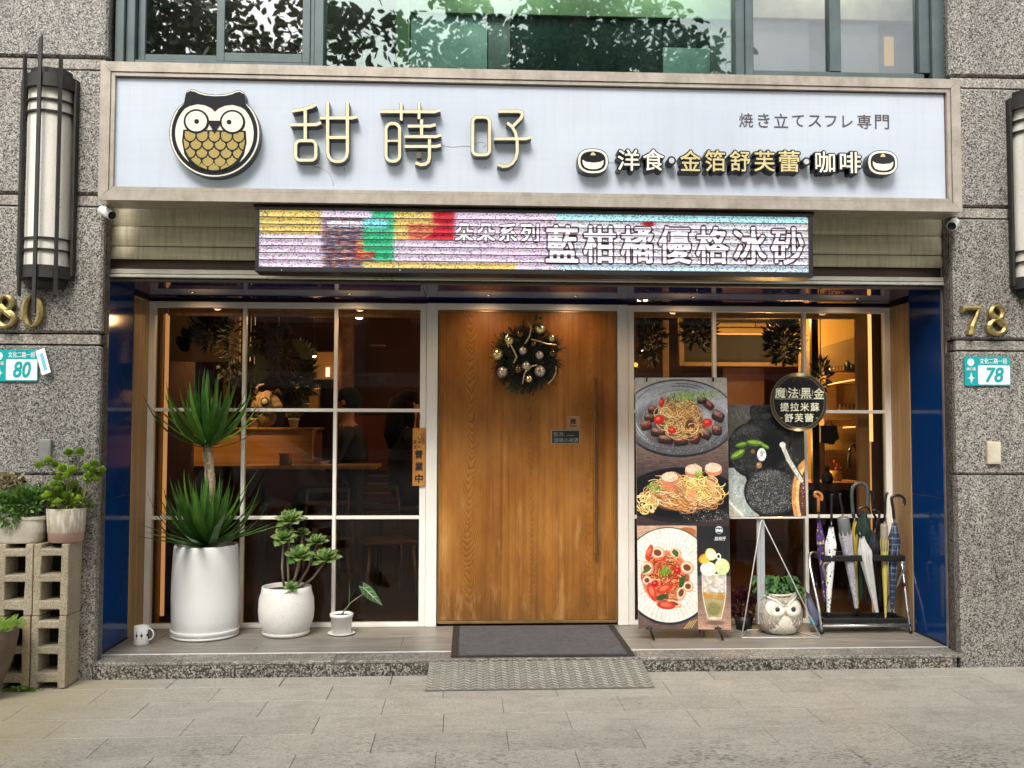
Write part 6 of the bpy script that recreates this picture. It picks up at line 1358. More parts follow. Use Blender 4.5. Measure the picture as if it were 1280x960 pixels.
# ================================================================== PLANTS
def leafmat(name, lo, hi, rough=.42, vein=None):
    k = MT(name).set(rough, 0, .4); o = k.n('ShaderNodeObjectInfo'); P = k.pos()
    c = k.ramp(k.math('ADD', k.math('MULTIPLY', k.noise(P, 16, 4), .6), k.math('MULTIPLY', o.outputs['Random'], .4)), [(.25, lo), (.75, hi)])
    k.col(c); k.b.inputs['Subsurface Weight'].default_value = 0; k.bump(k.noise(P, 60, 3), .001, .3); return k.m
YUC = leafmat('yucca_leaf', (.016, .07, .010), (.12, .27, .035)); LIMEL = leafmat('lime_sedum', (.16, .28, .02), (.46, .60, .09)); IVY = leafmat('ivy_leaf', (.03, .10, .018), (.22, .36, .08)); SAGE = leafmat('dry_sage_leaf', (.12, .08, .03), (.28, .24, .12))
AEO = leafmat('aeonium_leaf', (.06, .14, .028), (.24, .34, .09), .35); AEOT = leafmat('aeonium_edge', (.10, .07, .02), (.25, .18, .06), .4); FERN = leafmat('fern_leaf', (.010, .055, .008), (.09, .22, .035)); REDL = leafmat('dark_red_leaf', (.025, .003, .006), (.12, .012, .03)); GRASS = leafmat('weed_leaf', (.06, .14, .015), (.26, .38, .06))
BARK = plain('fibrous_bark', (.36, .28, .18), .9, 0, .4, 60, .006, 70); STEM = plain('woody_stem', (.26, .22, .16), .8, 0, .3, 50)
def strap(L_, w0, bend, fold=.25, n=9):
    m = MB(); vs = []; fs = []
    for i in range(n+1):
        f = i/n; wd = w0*(.55+.9*f if f < .3 else .82+.18*1) * (1-max(0, (f-.35)/.65)**1.6) ; wd = max(wd, .0004)
        z = L_*(f-.12*bend*f*f*f); y = L_*bend*.5*f**2.2
        vs += [(-wd, y-wd*fold, z), (0, y, z), (wd, y-wd*fold, z)]
    for i in range(n): a = 3*i; fs += [(a, a+1, a+4, a+3), (a+1, a+2, a+5, a+4)]
    m.add(vs, fs, 0, True); return m.mesh('leaf', YUC)
# --- yucca
pc = Vector((at(256, 740, 6.17).x, 6.19, PZ)); rpot = 40.5*6.15/FPX
yu = thing('potted_yucca', 'tall two tiered yucca in a tall white glazed pot on a saucer', 'potted plant', tuple(pc), 'potted plants before the left window')
zt_ = at(256, 685, 5.99).z; hp = zt_-PZ
MB().lathe([(0, .006), (rpot*.99, .006), (rpot*1.0, .012), (rpot*1.0, .018), (rpot*.97, .02)], pc, 48).build('saucer_base', CERAM, yu)
MB().lathe([(rpot*.9, .018), (rpot*.97, .022), (rpot*1.02, .045), (rpot*1.0, .052), (rpot*.93, .046), (0, .03)], pc, 48).build('saucer', CERAM, yu)
MB().lathe([(0, .034), (rpot*.91, .034), (rpot*.955, .05), (rpot*.985, .12), (rpot*1.0, .26), (rpot*.985, .42), (rpot*.95, hp-.04), (rpot*.935, hp-.008), (rpot*.915, hp), (rpot*.89, hp-.008), (rpot*.88, hp-.04), (0, hp-.045)], pc, 56).build('pot', CERAM, yu)
MB().lathe([(0, hp-.040), (rpot*.88, hp-.043)], pc, 32).build('soil', SOIL, yu)
t0 = at(266, 640, 6.19); t1 = at(265, 606, 6.19); t2 = at(258.6, 556, 6.19)
m = MB(); q = [Vector((t0.x+.01, 6.19, pc.z+hp-.05)), t0, t1, (t1+t2)/2+Vector((.004, 0, 0)), t2, t2+Vector((0, 0, .03))]; m.tube(q, [.030, .027, .024, .022, .021, .016], 12); gr = random.Random(2)
for i in range(240):
    f = gr.random(); p = t1.lerp(t2, f) if f > .0 else t1; p = (t0*.9+t1*.1).lerp(t2, f); a = gr.uniform(0, 6.28); r_ = .022; b0_ = p+Vector((math.cos(a)*r_, math.sin(a)*r_, 0)); m.add([b0_+Vector((-.007, 0, 0)), b0_+Vector((.007, 0, 0)), b0_+Vector((math.cos(a)*.012, math.sin(a)*.012, .022))], [(0, 1, 2)])
m.build('trunk', BARK, yu)
LM = [strap(L_, w_, b_) for L_, w_, b_ in ((.47, .021, .25), (.48, .022, .5), (.46, .020, 1.0), (.54, .021, .05))]
def crown(c, n, tmin, tmax, sc0, sc1, seed, par, power=.8):
    g_ = random.Random(seed); ga = 2.39996
    for i in range(n):
        f = (i+.5)/n; tilt = R(tmin+(tmax-tmin)*f**power)+g_.uniform(-.08, .08); az = i*ga+g_.uniform(-.25, .25); sc = (sc0+(sc1-sc0)*f)*g_.uniform(.85, 1.08)
        lm = LM[0] if tilt < R(35) else LM[3] if g_.random() < .3 else LM[1] if tilt < R(70) else LM[2]
        M_ = Matrix.Translation(c+Vector((0, 0, .05*(1-f)-.02))) @ Matrix.Rotation(az, 4, 'Z') @ Matrix.Rotation(-tilt, 4, 'X') @ Matrix.Rotation(math.pi, 4, 'Z') @ Matrix.Diagonal((1, 1, 1, 1)).to_4x4()
        M_ = M_ @ Matrix.Scale(sc, 4); link('leaf', lm, par, M=M_)
crown(t2+Vector((0, 0, .0)), 50, 3, 84, .98, 1.12, 5, yu, .9)
crown(Vector((pc.x+.005, pc.y-.02, pc.z+hp+.005)), 72, 4, 86, .92, 1.12, 9, yu, .75)
crown(Vector((pc.x-.08, pc.y+.03, pc.z+hp+.01)), 30, 4, 66, .75, .7, 19, yu, .8)

# --- aeonium in speckled pot
SPK = MT('speckled_white_pot'); SPK.set(.5); SPK.col(SPK.mix(1., SPK.ramp(SPK.noise(SPK.pos(), 150, 3, .5), [(.32, (.50, .42, .33)), (.38, (.76, .73, .68))]), SPK.ramp(SPK.noise(SPK.pos(), 5, 4), [(.3, (.93,)*3), (.7, (1.03,)*3)]), 'MULTIPLY')); SPK = SPK.m
pc = Vector((at(357.5, 770, 6.19).x, 6.20, PZ)); ae = thing('potted_aeonium', 'branching green rosette succulent in a rounded speckled white pot', 'potted plant', tuple(pc), 'potted plants before the left window')
rp_ = 34.0*6.15/FPX; hp = at(357, 738, 6.03).z-PZ
MB().lathe([(0, .004), (rp_*.80, .004), (rp_*.86, .018), (rp_*.84, .03)], pc, 40).build('saucer', SPK, ae)
MB().lathe([(0, .014), (rp_*.76, .014), (rp_*.83, .03), (rp_*.97, .10), (rp_*1.0, .16), (rp_*.98, .23), (rp_*.90, hp-.03), (rp_*.875, hp), (rp_*.84, hp+.002), (rp_*.80, hp-.012), (rp_*.80, hp-.03), (0, hp-.03)], pc, 48).build('pot', SPK, ae)
MB().lathe([(0, hp-.025), (rp_*.79, hp-.026)], pc, 32).build('soil', SOIL, ae)
m = MB(); prof = []; vs = []; fs = []
for i in range(7):
    f = i/6; w_ = [.14, .34, .56, .68, .62, .36, .02][i]; cup = .10*math.sin(f*math.pi*.5); vs += [(-w_*.5, f, cup+.05*(w_)), (0, f, cup-.02), (w_*.5, f, cup+.05*w_), (0, f, cup-.09*(1-f*.6))]
for i in range(6): a = 4*i; fs += [(a, a+1, a+5, a+4), (a+1, a+2, a+6, a+5), (a+2, a+3, a+7, a+6), (a+3, a, a+4, a+7)]
m.add(vs, fs, 0, True); AL = m.mesh('leaf', AEO)
def rosette(c, r, tilt, az0, par, seed, face=-1.0):
    g_ = random.Random(seed); o = MB().ball(c, (r*.13, r*.13, r*.10), 8, 6).build('rosette', AEO, par); B_ = Matrix.Translation(c) @ Matrix.Rotation(az0, 4, 'Z') @ Matrix.Rotation(tilt, 4, 'X'); n = 24
    for i in range(n):
        f = (i+.5)/n; el = R(80-84*f**.9); L_ = r*(.42+.62*f**.7)*g_.uniform(.93, 1.05)
        M_ = B_ @ Matrix.Rotation(i*2.39996, 4, 'Z') @ Matrix.Translation((0, r*.05, 0)) @ Matrix.Rotation(el, 4, 'X') @ Matrix.Scale(L_, 4); link('leaf', AL, o, M=M_)
rs = [(363, 651, 19.5, 6.17), (354.5, 673, 17.5, 6.12), (396, 678, 15.5, 6.22), (374, 695, 19, 6.10), (407, 699, 19.5, 6.15), (378, 667, 11, 6.24), (363.5, 735, 10.5, 6.08)]
for i, (x, y, rpx, Y) in enumerate(rs):
    c_ = at(x, y, Y); r_ = rpx*Y/FPX
    if i < 6:
        root = Vector((pc.x+(.02, -.01, .05, .01, .06, .03, 0)[i], pc.y-.03+(.01*i), pc.z+hp-.03)); mid = root.lerp(c_, .5)+Vector((-.012 if x < 370 else .012, 0, -.02)); MB().tube([root, mid, c_-Vector((0, 0, .01))], [.0085, .0075, .0065], 8).build('stem', STEM, ae)
    rosette(c_, r_, R((28, 38, 22, 34, 26, 20, 40)[i]), R((-8, 12, -14, 5, -10, 0, 0)[i]), ae, i)

# --- little pot
pc = Vector((at(426.5, 790, 6.18).x, 6.19, PZ)); sp = thing('small_potted_arum', 'tiny white pot with one arrow shaped white veined leaf on a saucer', 'potted plant', tuple(pc), 'potted plants before the left window'); q = 6.17/FPX
MB().lathe([(0, .003), (14*q, .003), (17*q, .012), (16*q, .014), (13*q, .007), (0, .007)], pc, 36).build('saucer', WHITEP, sp)
MB().lathe([(0, .009), (11.6*q, .009), (13.2*q, .112), (14.3*q, .114), (14.3*q, .134), (13.4*q, .135), (12.8*q, .118), (0, .116)], pc, 36).build('pot', WHITEP, sp); MB().lathe([(0, .120), (12.7*q, .119)], pc, 24).build('soil', SOIL, sp)
LG = leafmat('arum_green', (.03, .12, .03), (.12, .26, .09), .3); c_ = pc+Vector((.0, 0, .118)); tpt = at(456, 741, 6.14)
MB().tube([c_, at(431, 762, 6.17), at(440, 752, 6.15), tpt], [.005, .0036, .003, .0026], 8).build('stem', STEM, sp)
a0_, tipp = at(454, 733, 6.14), at(478.5, 757, 6.10)
lf = MB(); ax = (tipp-a0_); sd = Vector((ax.z, .15, -ax.x)).normalized(); L_ = ax.length; outl = [(-.16, .10), (-.02, .15), (.2, .235), (.42, .22), (.68, .13), (1.0, 0), (.7, -.10), (.42, -.17), (.2, -.19), (-.02, -.14), (-.14, -.10), (.05, 0)]
pv = [a0_+ax*u+sd*(v*L_)*1.55+Vector((0, -.02*(.25-abs(v)), 0)) for u, v in outl]; lf.add(pv+[a0_+ax*.4+Vector((0, -.012, 0))], [(i, (i+1) % 12, 12) for i in range(12)], 0, True); lf.build('leaf', LG, sp)
m = MB(); VE = plain('pale_vein', (.50, .60, .42), .4); m.tube([a0_+ax*.03+Vector((0, -.014, 0)), a0_+ax*.5+Vector((0, -.018, 0)), a0_+ax*.95+Vector((0, -.008, 0))], .0024, 5)
for u, v in ((.18, .2), (.40, .2), (.62, .13), (.18, -.16), (.40, -.14), (.62, -.09), (-.08, .11), (-.06, -.10)): m.tube([a0_+ax*max(.02, u-.14)+Vector((0, -.016, 0)), a0_+ax*u+sd*v*L_*1.35+Vector((0, -.012, 0))], .0018, 4)
m.build('leaf_vein', VE, sp); q2 = [c_+Vector((-.01, 0, 0)), at(436, 758, 6.18), at(436.8, 745, 6.18), at(437, 731, 6.18)]; MB().tube(q2, [.0045, .0046, .0052, .0008], 8, flat=.7).build('sprout', LG, sp)

# --- mug
pc = Vector((at(175.5, 800, 5.93).x, 5.945, PZ)); q = 5.95/FPX; mg = thing('mug', 'white mug with dark diamond figures near the blue reveal panel', 'mug', tuple(pc))
CUP = MT('printed_mug'); CUP.set(.25); _P = CUP.pos(local=True); _s = CUP.n('ShaderNodeSeparateXYZ'); CUP.l(_P, _s.inputs[0])
ux = CUP.math('SUBTRACT', CUP.math('FRACT', CUP.math('MULTIPLY', _s.outputs[0], 34)), .5); uz = CUP.math('SUBTRACT', _s.outputs[2], .062)
dd_ = CUP.math('ADD', CUP.math('ABSOLUTE', CUP.math('MULTIPLY', ux, 1.5)), CUP.math('ABSOLUTE', CUP.math('MULTIPLY', uz, 34))); st_ = CUP.math('LESS_THAN', CUP.math('ADD', CUP.math('ABSOLUTE', CUP.math('MULTIPLY', ux, 9.0)), CUP.math('ABSOLUTE', CUP.math('MULTIPLY', uz, 26))), .85)
CUP.col(CUP.mix(CUP.math('MAXIMUM', CUP.math('LESS_THAN', dd_, .42), st_), (.76, .75, .70), (.03, .03, .05))); CUP = CUP.m
MB().lathe([(0, .001), (8.2*q, .001), (8.8*q, .006), (8.9*q, .112), (8.5*q, .114), (8.1*q, .111), (8.0*q, .01), (0, .008)], pc, 36).build('cup', CUP, mg)
hc = pc+Vector((8.6*q, 0, .062)); MB().tube([hc+Vector((.034*math.cos(R(a))*1.0-.004, 0, .036*math.sin(R(a)))) for a in range(-90, 91, 15)], .0062, 8, flat=.8).build('handle', CERAM, mg)

# --- owl pot with fern, red leaved plant behind
oc = Vector((at(975, 790, 6.11).x, 6.13, PZ)); q = 6.05/FPX; ow = thing('owl_planter', 'stone owl shaped planter with ruffled green fern on its head', 'planter', tuple(oc))
STO = MT('owl_stone'); STO.set(.85); _P = STO.pos(); _n = STO.noise(STO.pos((1, 1, .55)), 75, 5, .7)
STO.col(STO.ramp(_n, [(.3, (.15, .12, .09)), (.45, (.33, .28, .22)), (.62, (.56, .51, .43))])); STO.bump(_n, .006, .9); STO = STO.m
STC = MT('owl_pale_stone'); STC.set(.8); _n = STC.noise(STC.pos((1.4, 1, .6)), 90, 5, .7); STC.col(STC.ramp(_n, [(.3, (.50, .42, .31)), (.5, (.78, .72, .60)), (.7, (.88, .84, .74))])); STC.bump(_n, .005, .8); STC = STC.m
STE = plain('owl_smooth_eye', (.84, .79, .66), .55, 0, .08, 20, .001, 60)
RX, RZ = 28.6*q, 26.5*q; bc = oc+Vector((0, 0, RZ*.94))
def ob(d): return (abs(d.x)**2.5+abs(d.y)**2.5+abs(d.z)**2.5)**(-1/2.5) * (1+.05*max(0, -d.z)) * (1.0 if d.z < .1 else 1-.08*(d.z-.1))
MB().ball(bc, (RX, RX*.9, RZ), 40, 26, fn=lambda d: ob(d)).build('body', STO, ow)
def osurf(x, z, e=0): # a point on the front of the body
    u, v = x/RX, z/RZ; k_ = max(.02, 1-u*u-v*v); f_ = ob(Vector((u, -math.sqrt(k_), v))); return Vector((bc.x+x*f_, bc.y-RX*.9*math.sqrt(k_)*f_-e, bc.z+z*f_))
def patch(outline, e, mat, name, rings=4):
    m = MB(); cx = sum(p[0] for p in outline)/len(outline); cz = sum(p[1] for p in outline)/len(outline); n = len(outline); vs = [osurf(cx, cz, e)]
    for r_ in range(1, rings+1):
        for x, z in outline: f = r_/rings; vs.append(osurf(cx+(x-cx)*f, cz+(z-cz)*f, e*(1 if r_ < rings else .1)))
    fs = [(0, i+1, (i+1) % n+1) for i in range(n)]
    for r_ in range(rings-1):
        for i in range(n): a = 1+r_*n; fs.append((a+i, a+n+i, a+n+(i+1) % n, a+(i+1) % n))
    m.add(vs, fs, 0, True); return m.build(name, mat, ow)
patch([(x*q, z*q) for x, z in ((0, 3), (5, -2), (10, -9), (16, -15), (19, -19), (14, -22), (0, -24), (-14, -22), (-19, -19), (-16, -15), (-10, -9), (-5, -2))], .005, STC, 'belly')
for s_ in (-1, 1):
    exx, ezz = s_*10.6*q, 8.6*q; e = patch([(exx+10.4*q*math.cos(R(a)), ezz+8.8*q*math.sin(R(a))) for a in range(0, 360, 15)], .007, STE, 'eye_disc')
    c2 = osurf(exx-s_*1*q, ezz, .006)
    for rr_ in (8.0, 4.9): MB().tube([c2+Vector((rr_*q*math.cos(R(a)), .0012*rr_ * .5, rr_*.85*q*math.sin(R(a)))) for a in range(0, 361, 20)], .0018, 5, caps=False).build('eye_ring', STC, e)
    MB().ball(c2+Vector((0, -.003, 0)), (3.1*q, 1.6*q, 3.1*q), 12, 8).build('pupil', plain('owl_pupil', (.05, .045, .03), .25), e)
    pts = [osurf(s_*1.5*q, 12*q, .006), osurf(s_*9*q, 18*q, .010), osurf(s_*17*q, 19.2*q, .006)+Vector((s_*.004, .02, .012)), osurf(s_*21*q, 17*q, 0)+Vector((s_*.012, .03, .022))]
    MB().tube(pts, [.009, .016, .017, .006], 8, flat=.7).build('brow', STC, ow); pts = [p+Vector((s_*.003, .006, .016)) for p in pts]; MB().tube(pts, [.007, .012, .014, .004], 8, flat=.7).build('brow', STO, ow)
    for k_ in (-1, 0, 1): MB().ball(osurf(s_*(7+k_*0)*q+k_*.009, -24.6*q, .002), (.006, .010, .008), 8, 6).build('claw', plain('owl_claw', (.46, .36, .2), .6), ow)
    for k_ in range(5): a_, b_ = osurf(s_*(14+k_*2.4)*q, (-2-k_*1.5)*q, .002), osurf(s_*(7+k_*3.4)*q, (-11-k_*2.6)*q, .003); MB().tube([a_, (a_+b_)/2+Vector((0, -.004, 0)), b_], [.003, .0045, .002], 6).build('feather_ridge', STO, ow)
bk_ = MB(); c2 = osurf(0, 4.6*q, .006); bk_.tube([c2+Vector((0, 0, .020)), c2+Vector((0, -.006, .004)), c2+Vector((0, -.004, -.018))], [.003, .0075, .0016], 8); bk_.build('beak', plain('owl_beak', (.46, .35, .2), .5), ow)
MB().lathe([(RX*.55, RZ*.86), (RX*.62, RZ*.93), (RX*.52, RZ*.97), (RX*.45, RZ*.85)], bc, 30).build('rim', STC, ow)
def fern(cx, cy, n, lmin, lmax, wd, seed, mat, par, cz, squash=.6, name='frond', zr=.02, droop=.6, up0=.4, up1=1.2):
    g_ = random.Random(seed)
    for i in range(n):
        a = i*2.39996+g_.uniform(-.3, .3); L_ = g_.uniform(lmin, lmax); up_ = g_.uniform(up0, up1); m = MB(); N = 11; vs = []; fs = []; pts = []
        for k_ in range(N+1):
            f = k_/N; r_ = L_*f*(1-.15*f); z = L_*(up_*f-droop*up_*1.3*f*f-.25*f*f); pts.append(Vector((cx+math.cos(a)*r_, cy+math.sin(a)*r_*squash, cz+z)))
        sd_ = Vector((-math.sin(a), math.cos(a), 0)); ph = g_.uniform(0, 6)
        for k_ in range(N+1):
            f = k_/N; w_ = wd*math.sin(math.pi*min(1, f*.9+.08))**.6*(1+.25*math.sin(k_*2.4+ph)); ru = .9*w_*math.sin(k_*2.2+ph)
            vs += [pts[k_]-sd_*w_+Vector((0, 0, ru-.2*w_)), pts[k_]-sd_*w_*.5+Vector((0, 0, -ru*.5+.15*w_)), pts[k_], pts[k_]+sd_*w_*.5+Vector((0, 0, ru*.5+.15*w_)), pts[k_]+sd_*w_+Vector((0, 0, -ru-.2*w_))]
        for k_ in range(N):
            for j in range(4): b_ = 5*k_+j; fs.append((b_, b_+1, b_+6, b_+5))
        m.add(vs, fs, 0, False); m.build(name, mat, par)
fern(bc.x-.015, bc.y+.02, 76, .12, .225, .021, 4, FERN, ow, bc.z+RZ*.90, .55, up0=.7, up1=1.9, droop=.52)
fern(bc.x+.03, bc.y+.02, 34, .12, .26, .020, 14, FERN, ow, bc.z+RZ*.92, .5, up0=.2, up1=1.0)
rd = thing('red_leaf_plant', 'dark crimson leaved plant in shade between the food poster and owl pot', 'potted plant', tuple(atz(932, 788, PZ))); rc_ = Vector((at(932, 780, 6.2).x, 6.24, PZ))
MB().lathe([(0, 0), (.05, 0), (.065, .09), (.06, .09), (0, .08)], rc_, 20).build('pot', BLACKM, rd); m = MB(); gr = random.Random(6)
def leaves(m, c, rad, n, ls, g_, mi=0, flat=.45, up=.3):
    for i in range(n):
        d = Vector((g_.gauss(0, 1), g_.gauss(0, 1), g_.gauss(0, 1))).normalized(); p = Vector(c)+Vector((d.x*rad[0], d.y*rad[1], d.z*rad[2]))*g_.random()**.4; o_ = (d+Vector((g_.uniform(-.6, .6), g_.uniform(-.6, .6), g_.uniform(-.3, .6)+up))).normalized(); s_ = o_.cross(Vector((g_.uniform(-1, 1), g_.uniform(-1, 1), g_.uniform(-1, 1)))).normalized(); L_ = ls*g_.uniform(.6, 1.25)
        m.add([p, p+o_*L_*.45+s_*L_*flat*.5, p+o_*L_, p+o_*L_*.45-s_*L_*flat*.5], [(0, 1, 2, 3)], mi)
leaves(m, rc_+Vector((0, 0, .17)), (.10, .08, .10), 520, .035, gr); m.build('foliage', REDL, rd, kind='stuff')

# --- planters on the blocks
def lump_pot(prof, c, mat, name, par, n=36, sx=1, sy=1): return MB().lathe(prof, c, n, sx=sx, sy=sy).build(name, mat, par)
TPOT = MT('lime_stained_terracotta'); TPOT.set(.85); _P = TPOT.pos(); _s = TPOT.n('ShaderNodeSeparateXYZ'); TPOT.l(_P, _s.inputs[0])
_c = TPOT.ramp(TPOT.noise(TPOT.pos((1, 1, .5)), 12, 6, .7), [(.3, (.30, .25, .17)), (.6, (.46, .40, .30))]); _w = TPOT.ramp(TPOT.noise(TPOT.pos((2, 2, .35)), 16, 5, .7), [(.48, (0,)*3), (.6, (1,)*3)])
_c = TPOT.mix(TPOT.math('MULTIPLY', _w, .8), _c, (.68, .66, .60)); _b = TPOT.ramp(_s.outputs[2], [(BT*0+0, (1,)*3), (.835/1, (1,)*3), (.842, (0,)*3)]); _c = TPOT.mix(_b, _c, (.42, .27, .20)); TPOT.col(_c); TPOT.bump(TPOT.noise(_P, 50, 5), .003, .6); TPOT = TPOT.m
pc = Vector((at(79, 677, 5.37).x, 5.405, BT)); q = 5.37/FPX; hp = at(79, 636, 5.33).z-BT
tp_ = thing('potted_sedum', 'weathered terracotta pot of lime green sedum on the right block stack', 'potted plant', tuple(pc))
lump_pot([(0, .001), (18.4*q, .001), (19.6*q, .004), (20.6*q, .055), (20.9*q, .057), (22.8*q, hp-.004), (22.4*q, hp), (21.4*q, hp-.002), (20.8*q, hp-.02), (0, hp-.022)], pc, TPOT, 'pot', tp_); MB().lathe([(0, hp-.018), (20.7*q, hp-.02)], pc, 24).build('soil', SOIL, tp_)
heads = [(49, 584, 5), (60, 577, 4.6), (86, 569, 6), (100, 568, 6), (69, 584, 5.6), (78, 588, 5.6), (91, 590, 6), (107, 586, 5), (118, 582, 5.4), (115, 590, 5), (123, 594, 4.4), (119, 601, 5), (110, 596, 4.5), (72, 601, 5.6), (66, 608, 5), (84, 597, 5), (57, 613, 5), (60, 622, 5.6), (79, 622, 6), (91, 616, 5.6), (104, 618, 5), (98, 626, 5), (71, 630, 4.4), (83, 628, 5), (55, 627, 4), (114, 634, 3.8), (64, 618, 4.6), (89, 608, 4), (94, 604, 4), (127, 588, 3.6), (71, 615, 5), (97, 613, 5), (82, 612, 4.6), (75, 607, 4.2), (126, 592, 3.4), (110, 604, 3.6)]
g_ = random.Random(12); hm = []
for v_ in range(4):
    m = MB()
    for i in range(90):
        f = i/90; a = i*2.4; el = R(85-110*f); d = Vector((math.cos(a)*math.cos(el), math.sin(a)*math.cos(el), math.sin(el))); b0_ = d*.25; L_ = .75*(.8+.4*g_.random()); s_ = d.cross(Vector((0, 0, 1))).normalized() if abs(d.z) < .98 else Vector((1, 0, 0)); upv = s_.cross(d)
        m.add([b0_-s_*.07, b0_+d*L_*.6-s_*.17+upv*.05, b0_+d*L_+upv*.1, b0_+d*L_*.6+s_*.17+upv*.05, b0_+s_*.07], [(0, 1, 2, 3, 4)])
    hm.append(m.mesh('flower_head', LIMEL))
for i, (x, y, rpx) in enumerate(heads):
    Y = 5.38+g_.uniform(-.09, .06); c_ = at(x, y, Y); r_ = rpx*1.55*q; link('flower_head', hm[i % 4], tp_, M=Matrix.Translation(c_) @ Matrix.Rotation(g_.uniform(0, 6), 4, 'Z') @ Matrix.Rotation(g_.uniform(-.3, .3), 4, 'X') @ Matrix.Scale(r_, 4))
    root = pc+Vector((g_.uniform(-.05, .05), g_.uniform(-.04, .04), hp-.02)); mid = root.lerp(c_, .55)+Vector(((c_.x-root.x)*.12, 0, -.02)); MB().tube([root, mid, c_], [.003, .0026, .002], 5).build('stem', STEM, tp_)
m = MB(); leaves(m, pc+Vector((0, 0, hp+.04)), (.095, .07, .055), 560, .034, g_); m.build('foliage', LIMEL, tp_, kind='stuff')
# trough
TR = plain('weathered_cream_trough', (.44, .40, .31), .8, 0, .3, 8, .003, 60); pc = Vector((at(-2, 677, 5.37).x-.0, 5.395, BT)); x1_ = at(53.5, 650, 5.33).x
tr = thing('planter_trough', 'weathered cream trough of ivy and reddish sage on the left block stack', 'planter', tuple(pc)); hp = at(40, 646, 5.33).z-BT
hw = x1_-pc.x
def rrect(hx_, hy_, rd_): return [(sx_*(hx_-rd_)+rd_*math.cos(R(a0+15*k_)), sy_*(hy_-rd_)+rd_*math.sin(R(a0+15*k_))) for sx_, sy_, a0 in ((1, 1, 0), (-1, 1, 90), (-1, -1, 180), (1, -1, 270)) for k_ in range(7)]
m = MB(); prof = [(.88, 0), (.91, .012), (.955, .06), (.965, hp-.022), (.985, hp-.02), (1.0, hp-.016), (1.0, hp-.002), (.99, hp), (.95, hp), (.93, hp-.02)]; vs = []; fs = []; n = 28
for f, z in prof: vs += [(pc.x+x*f, pc.y+y*(f*1.3-.3), pc.z+z) for x, y in rrect(hw, .078, .06)]
for i in range(len(prof)-1):
    for k_ in range(n): fs.append((i*n+k_, i*n+(k_+1) % n, (i+1)*n+(k_+1) % n, (i+1)*n+k_))
fs.append(tuple(range(n))[::-1]); fs.append(tuple((len(prof)-1)*n+k_ for k_ in range(n))); m.add(vs, fs, 0, False); m.build('trough', TR, tr)
m = MB(); leaves(m, (at(28, 630, 5.38).x, 5.37, at(28, 628, 5.38).z), (.125, .075, .07), 800, .036, g_, 0, .6); leaves(m, (at(12, 648, 5.32).x, 5.31, at(12, 645, 5.32).z), (.055, .025, .055), 190, .032, g_, 0, .5, -.4); leaves(m, (at(44, 622, 5.4).x, 5.42, at(44, 620, 5.4).z), (.06, .05, .05), 160, .03, g_, 0); m.build('ivy', IVY, tr, kind='stuff')
m = MB(); leaves(m, (at(12, 607, 5.42).x, 5.42, at(10, 606, 5.42).z), (.085, .05, .06), 300, .030, g_, 0, .6); leaves(m, (at(2, 620, 5.36).x, 5.37, at(2, 620, 5.36).z), (.05, .04, .05), 90, .03, g_, 0, .6); m.build('sage', SAGE, tr, kind='stuff')
for x, y in ((6, 600), (18, 598), (28, 606), (2, 596)): a_ = at(x, y, 5.42); MB().tube([a_, Vector((a_.x*.5+pc.x*.5+.03, 5.40, BT+hp))], .003, 5).build('stem', STEM, tr)
# stone bowl at the left edge
pc = Vector((at(-22, 860, 5.16).x, 5.13, .0)); sb = thing('stone_bowl_planter', 'tall brown stone bowl with grass at the lower left picture edge', 'planter', tuple(pc)); BS = plain('brown_stoneware', (.12, .088, .06), .7, 0, .35, 9, .004, 60)
zt = at(10, 784, 5.1).z; rr_ = at(19, 786, 5.12).x-pc.x
lump_pot([(0, 0), (rr_*.42, 0), (rr_*.55, .05), (rr_*.86, .2), (rr_*.99, zt-.06), (rr_*1.0, zt-.01), (rr_*.97, zt), (rr_*.92, zt-.01), (0, zt-.03)], pc, BS, 'bowl', sb)
m = MB(); g_ = random.Random(4)
for i in range(260):
    a = g_.uniform(0, 6.28); r_ = rr_*.9*math.sqrt(g_.random()); p = pc+Vector((r_*math.cos(a), r_*math.sin(a), zt-.03)); o_ = Vector((math.cos(a)*.7+g_.uniform(-.3, .3), math.sin(a)*.5, g_.uniform(.4, 1))).normalized(); L_ = g_.uniform(.05, .10); s_ = o_.cross(Vector((0, 1, .3))).normalized()*.006; m.add([p-s_, p+s_, p+o_*L_*.7+s_*.8, p+o_*L_+Vector((0, 0, -.01)), p+o_*L_*.7-s_*.8], [(0, 1, 2, 3, 4)])
m.build('grass', GRASS, sb, kind='stuff')
m = MB()
for i in range(420):
    x, y = g_.gauss(27, 9.5), 861-abs(g_.gauss(0, 2.0)); p = at(x, 860.5, 5.29); p.y = 5.295-g_.uniform(0, .03); p.z = gz(p.x)+g_.uniform(0, .022)*math.exp(-((x-26)/16)**2); d = Vector((g_.uniform(-1, 1), g_.uniform(-1, .2), g_.uniform(.1, 1))).normalized(); s_ = d.cross(Vector((g_.uniform(-1, 1), g_.uniform(-1, 1), .2))).normalized(); L_ = g_.uniform(.008, .018); m.add([p, p+d*L_*.5+s_*L_*.4, p+d*L_, p+d*L_*.5-s_*L_*.4], [(0, 1, 2, 3)])
o_ = m.build('weeds', GRASS, None, label='low green weeds growing at the foot of the cinder blocks', cat='weeds', kind='stuff')
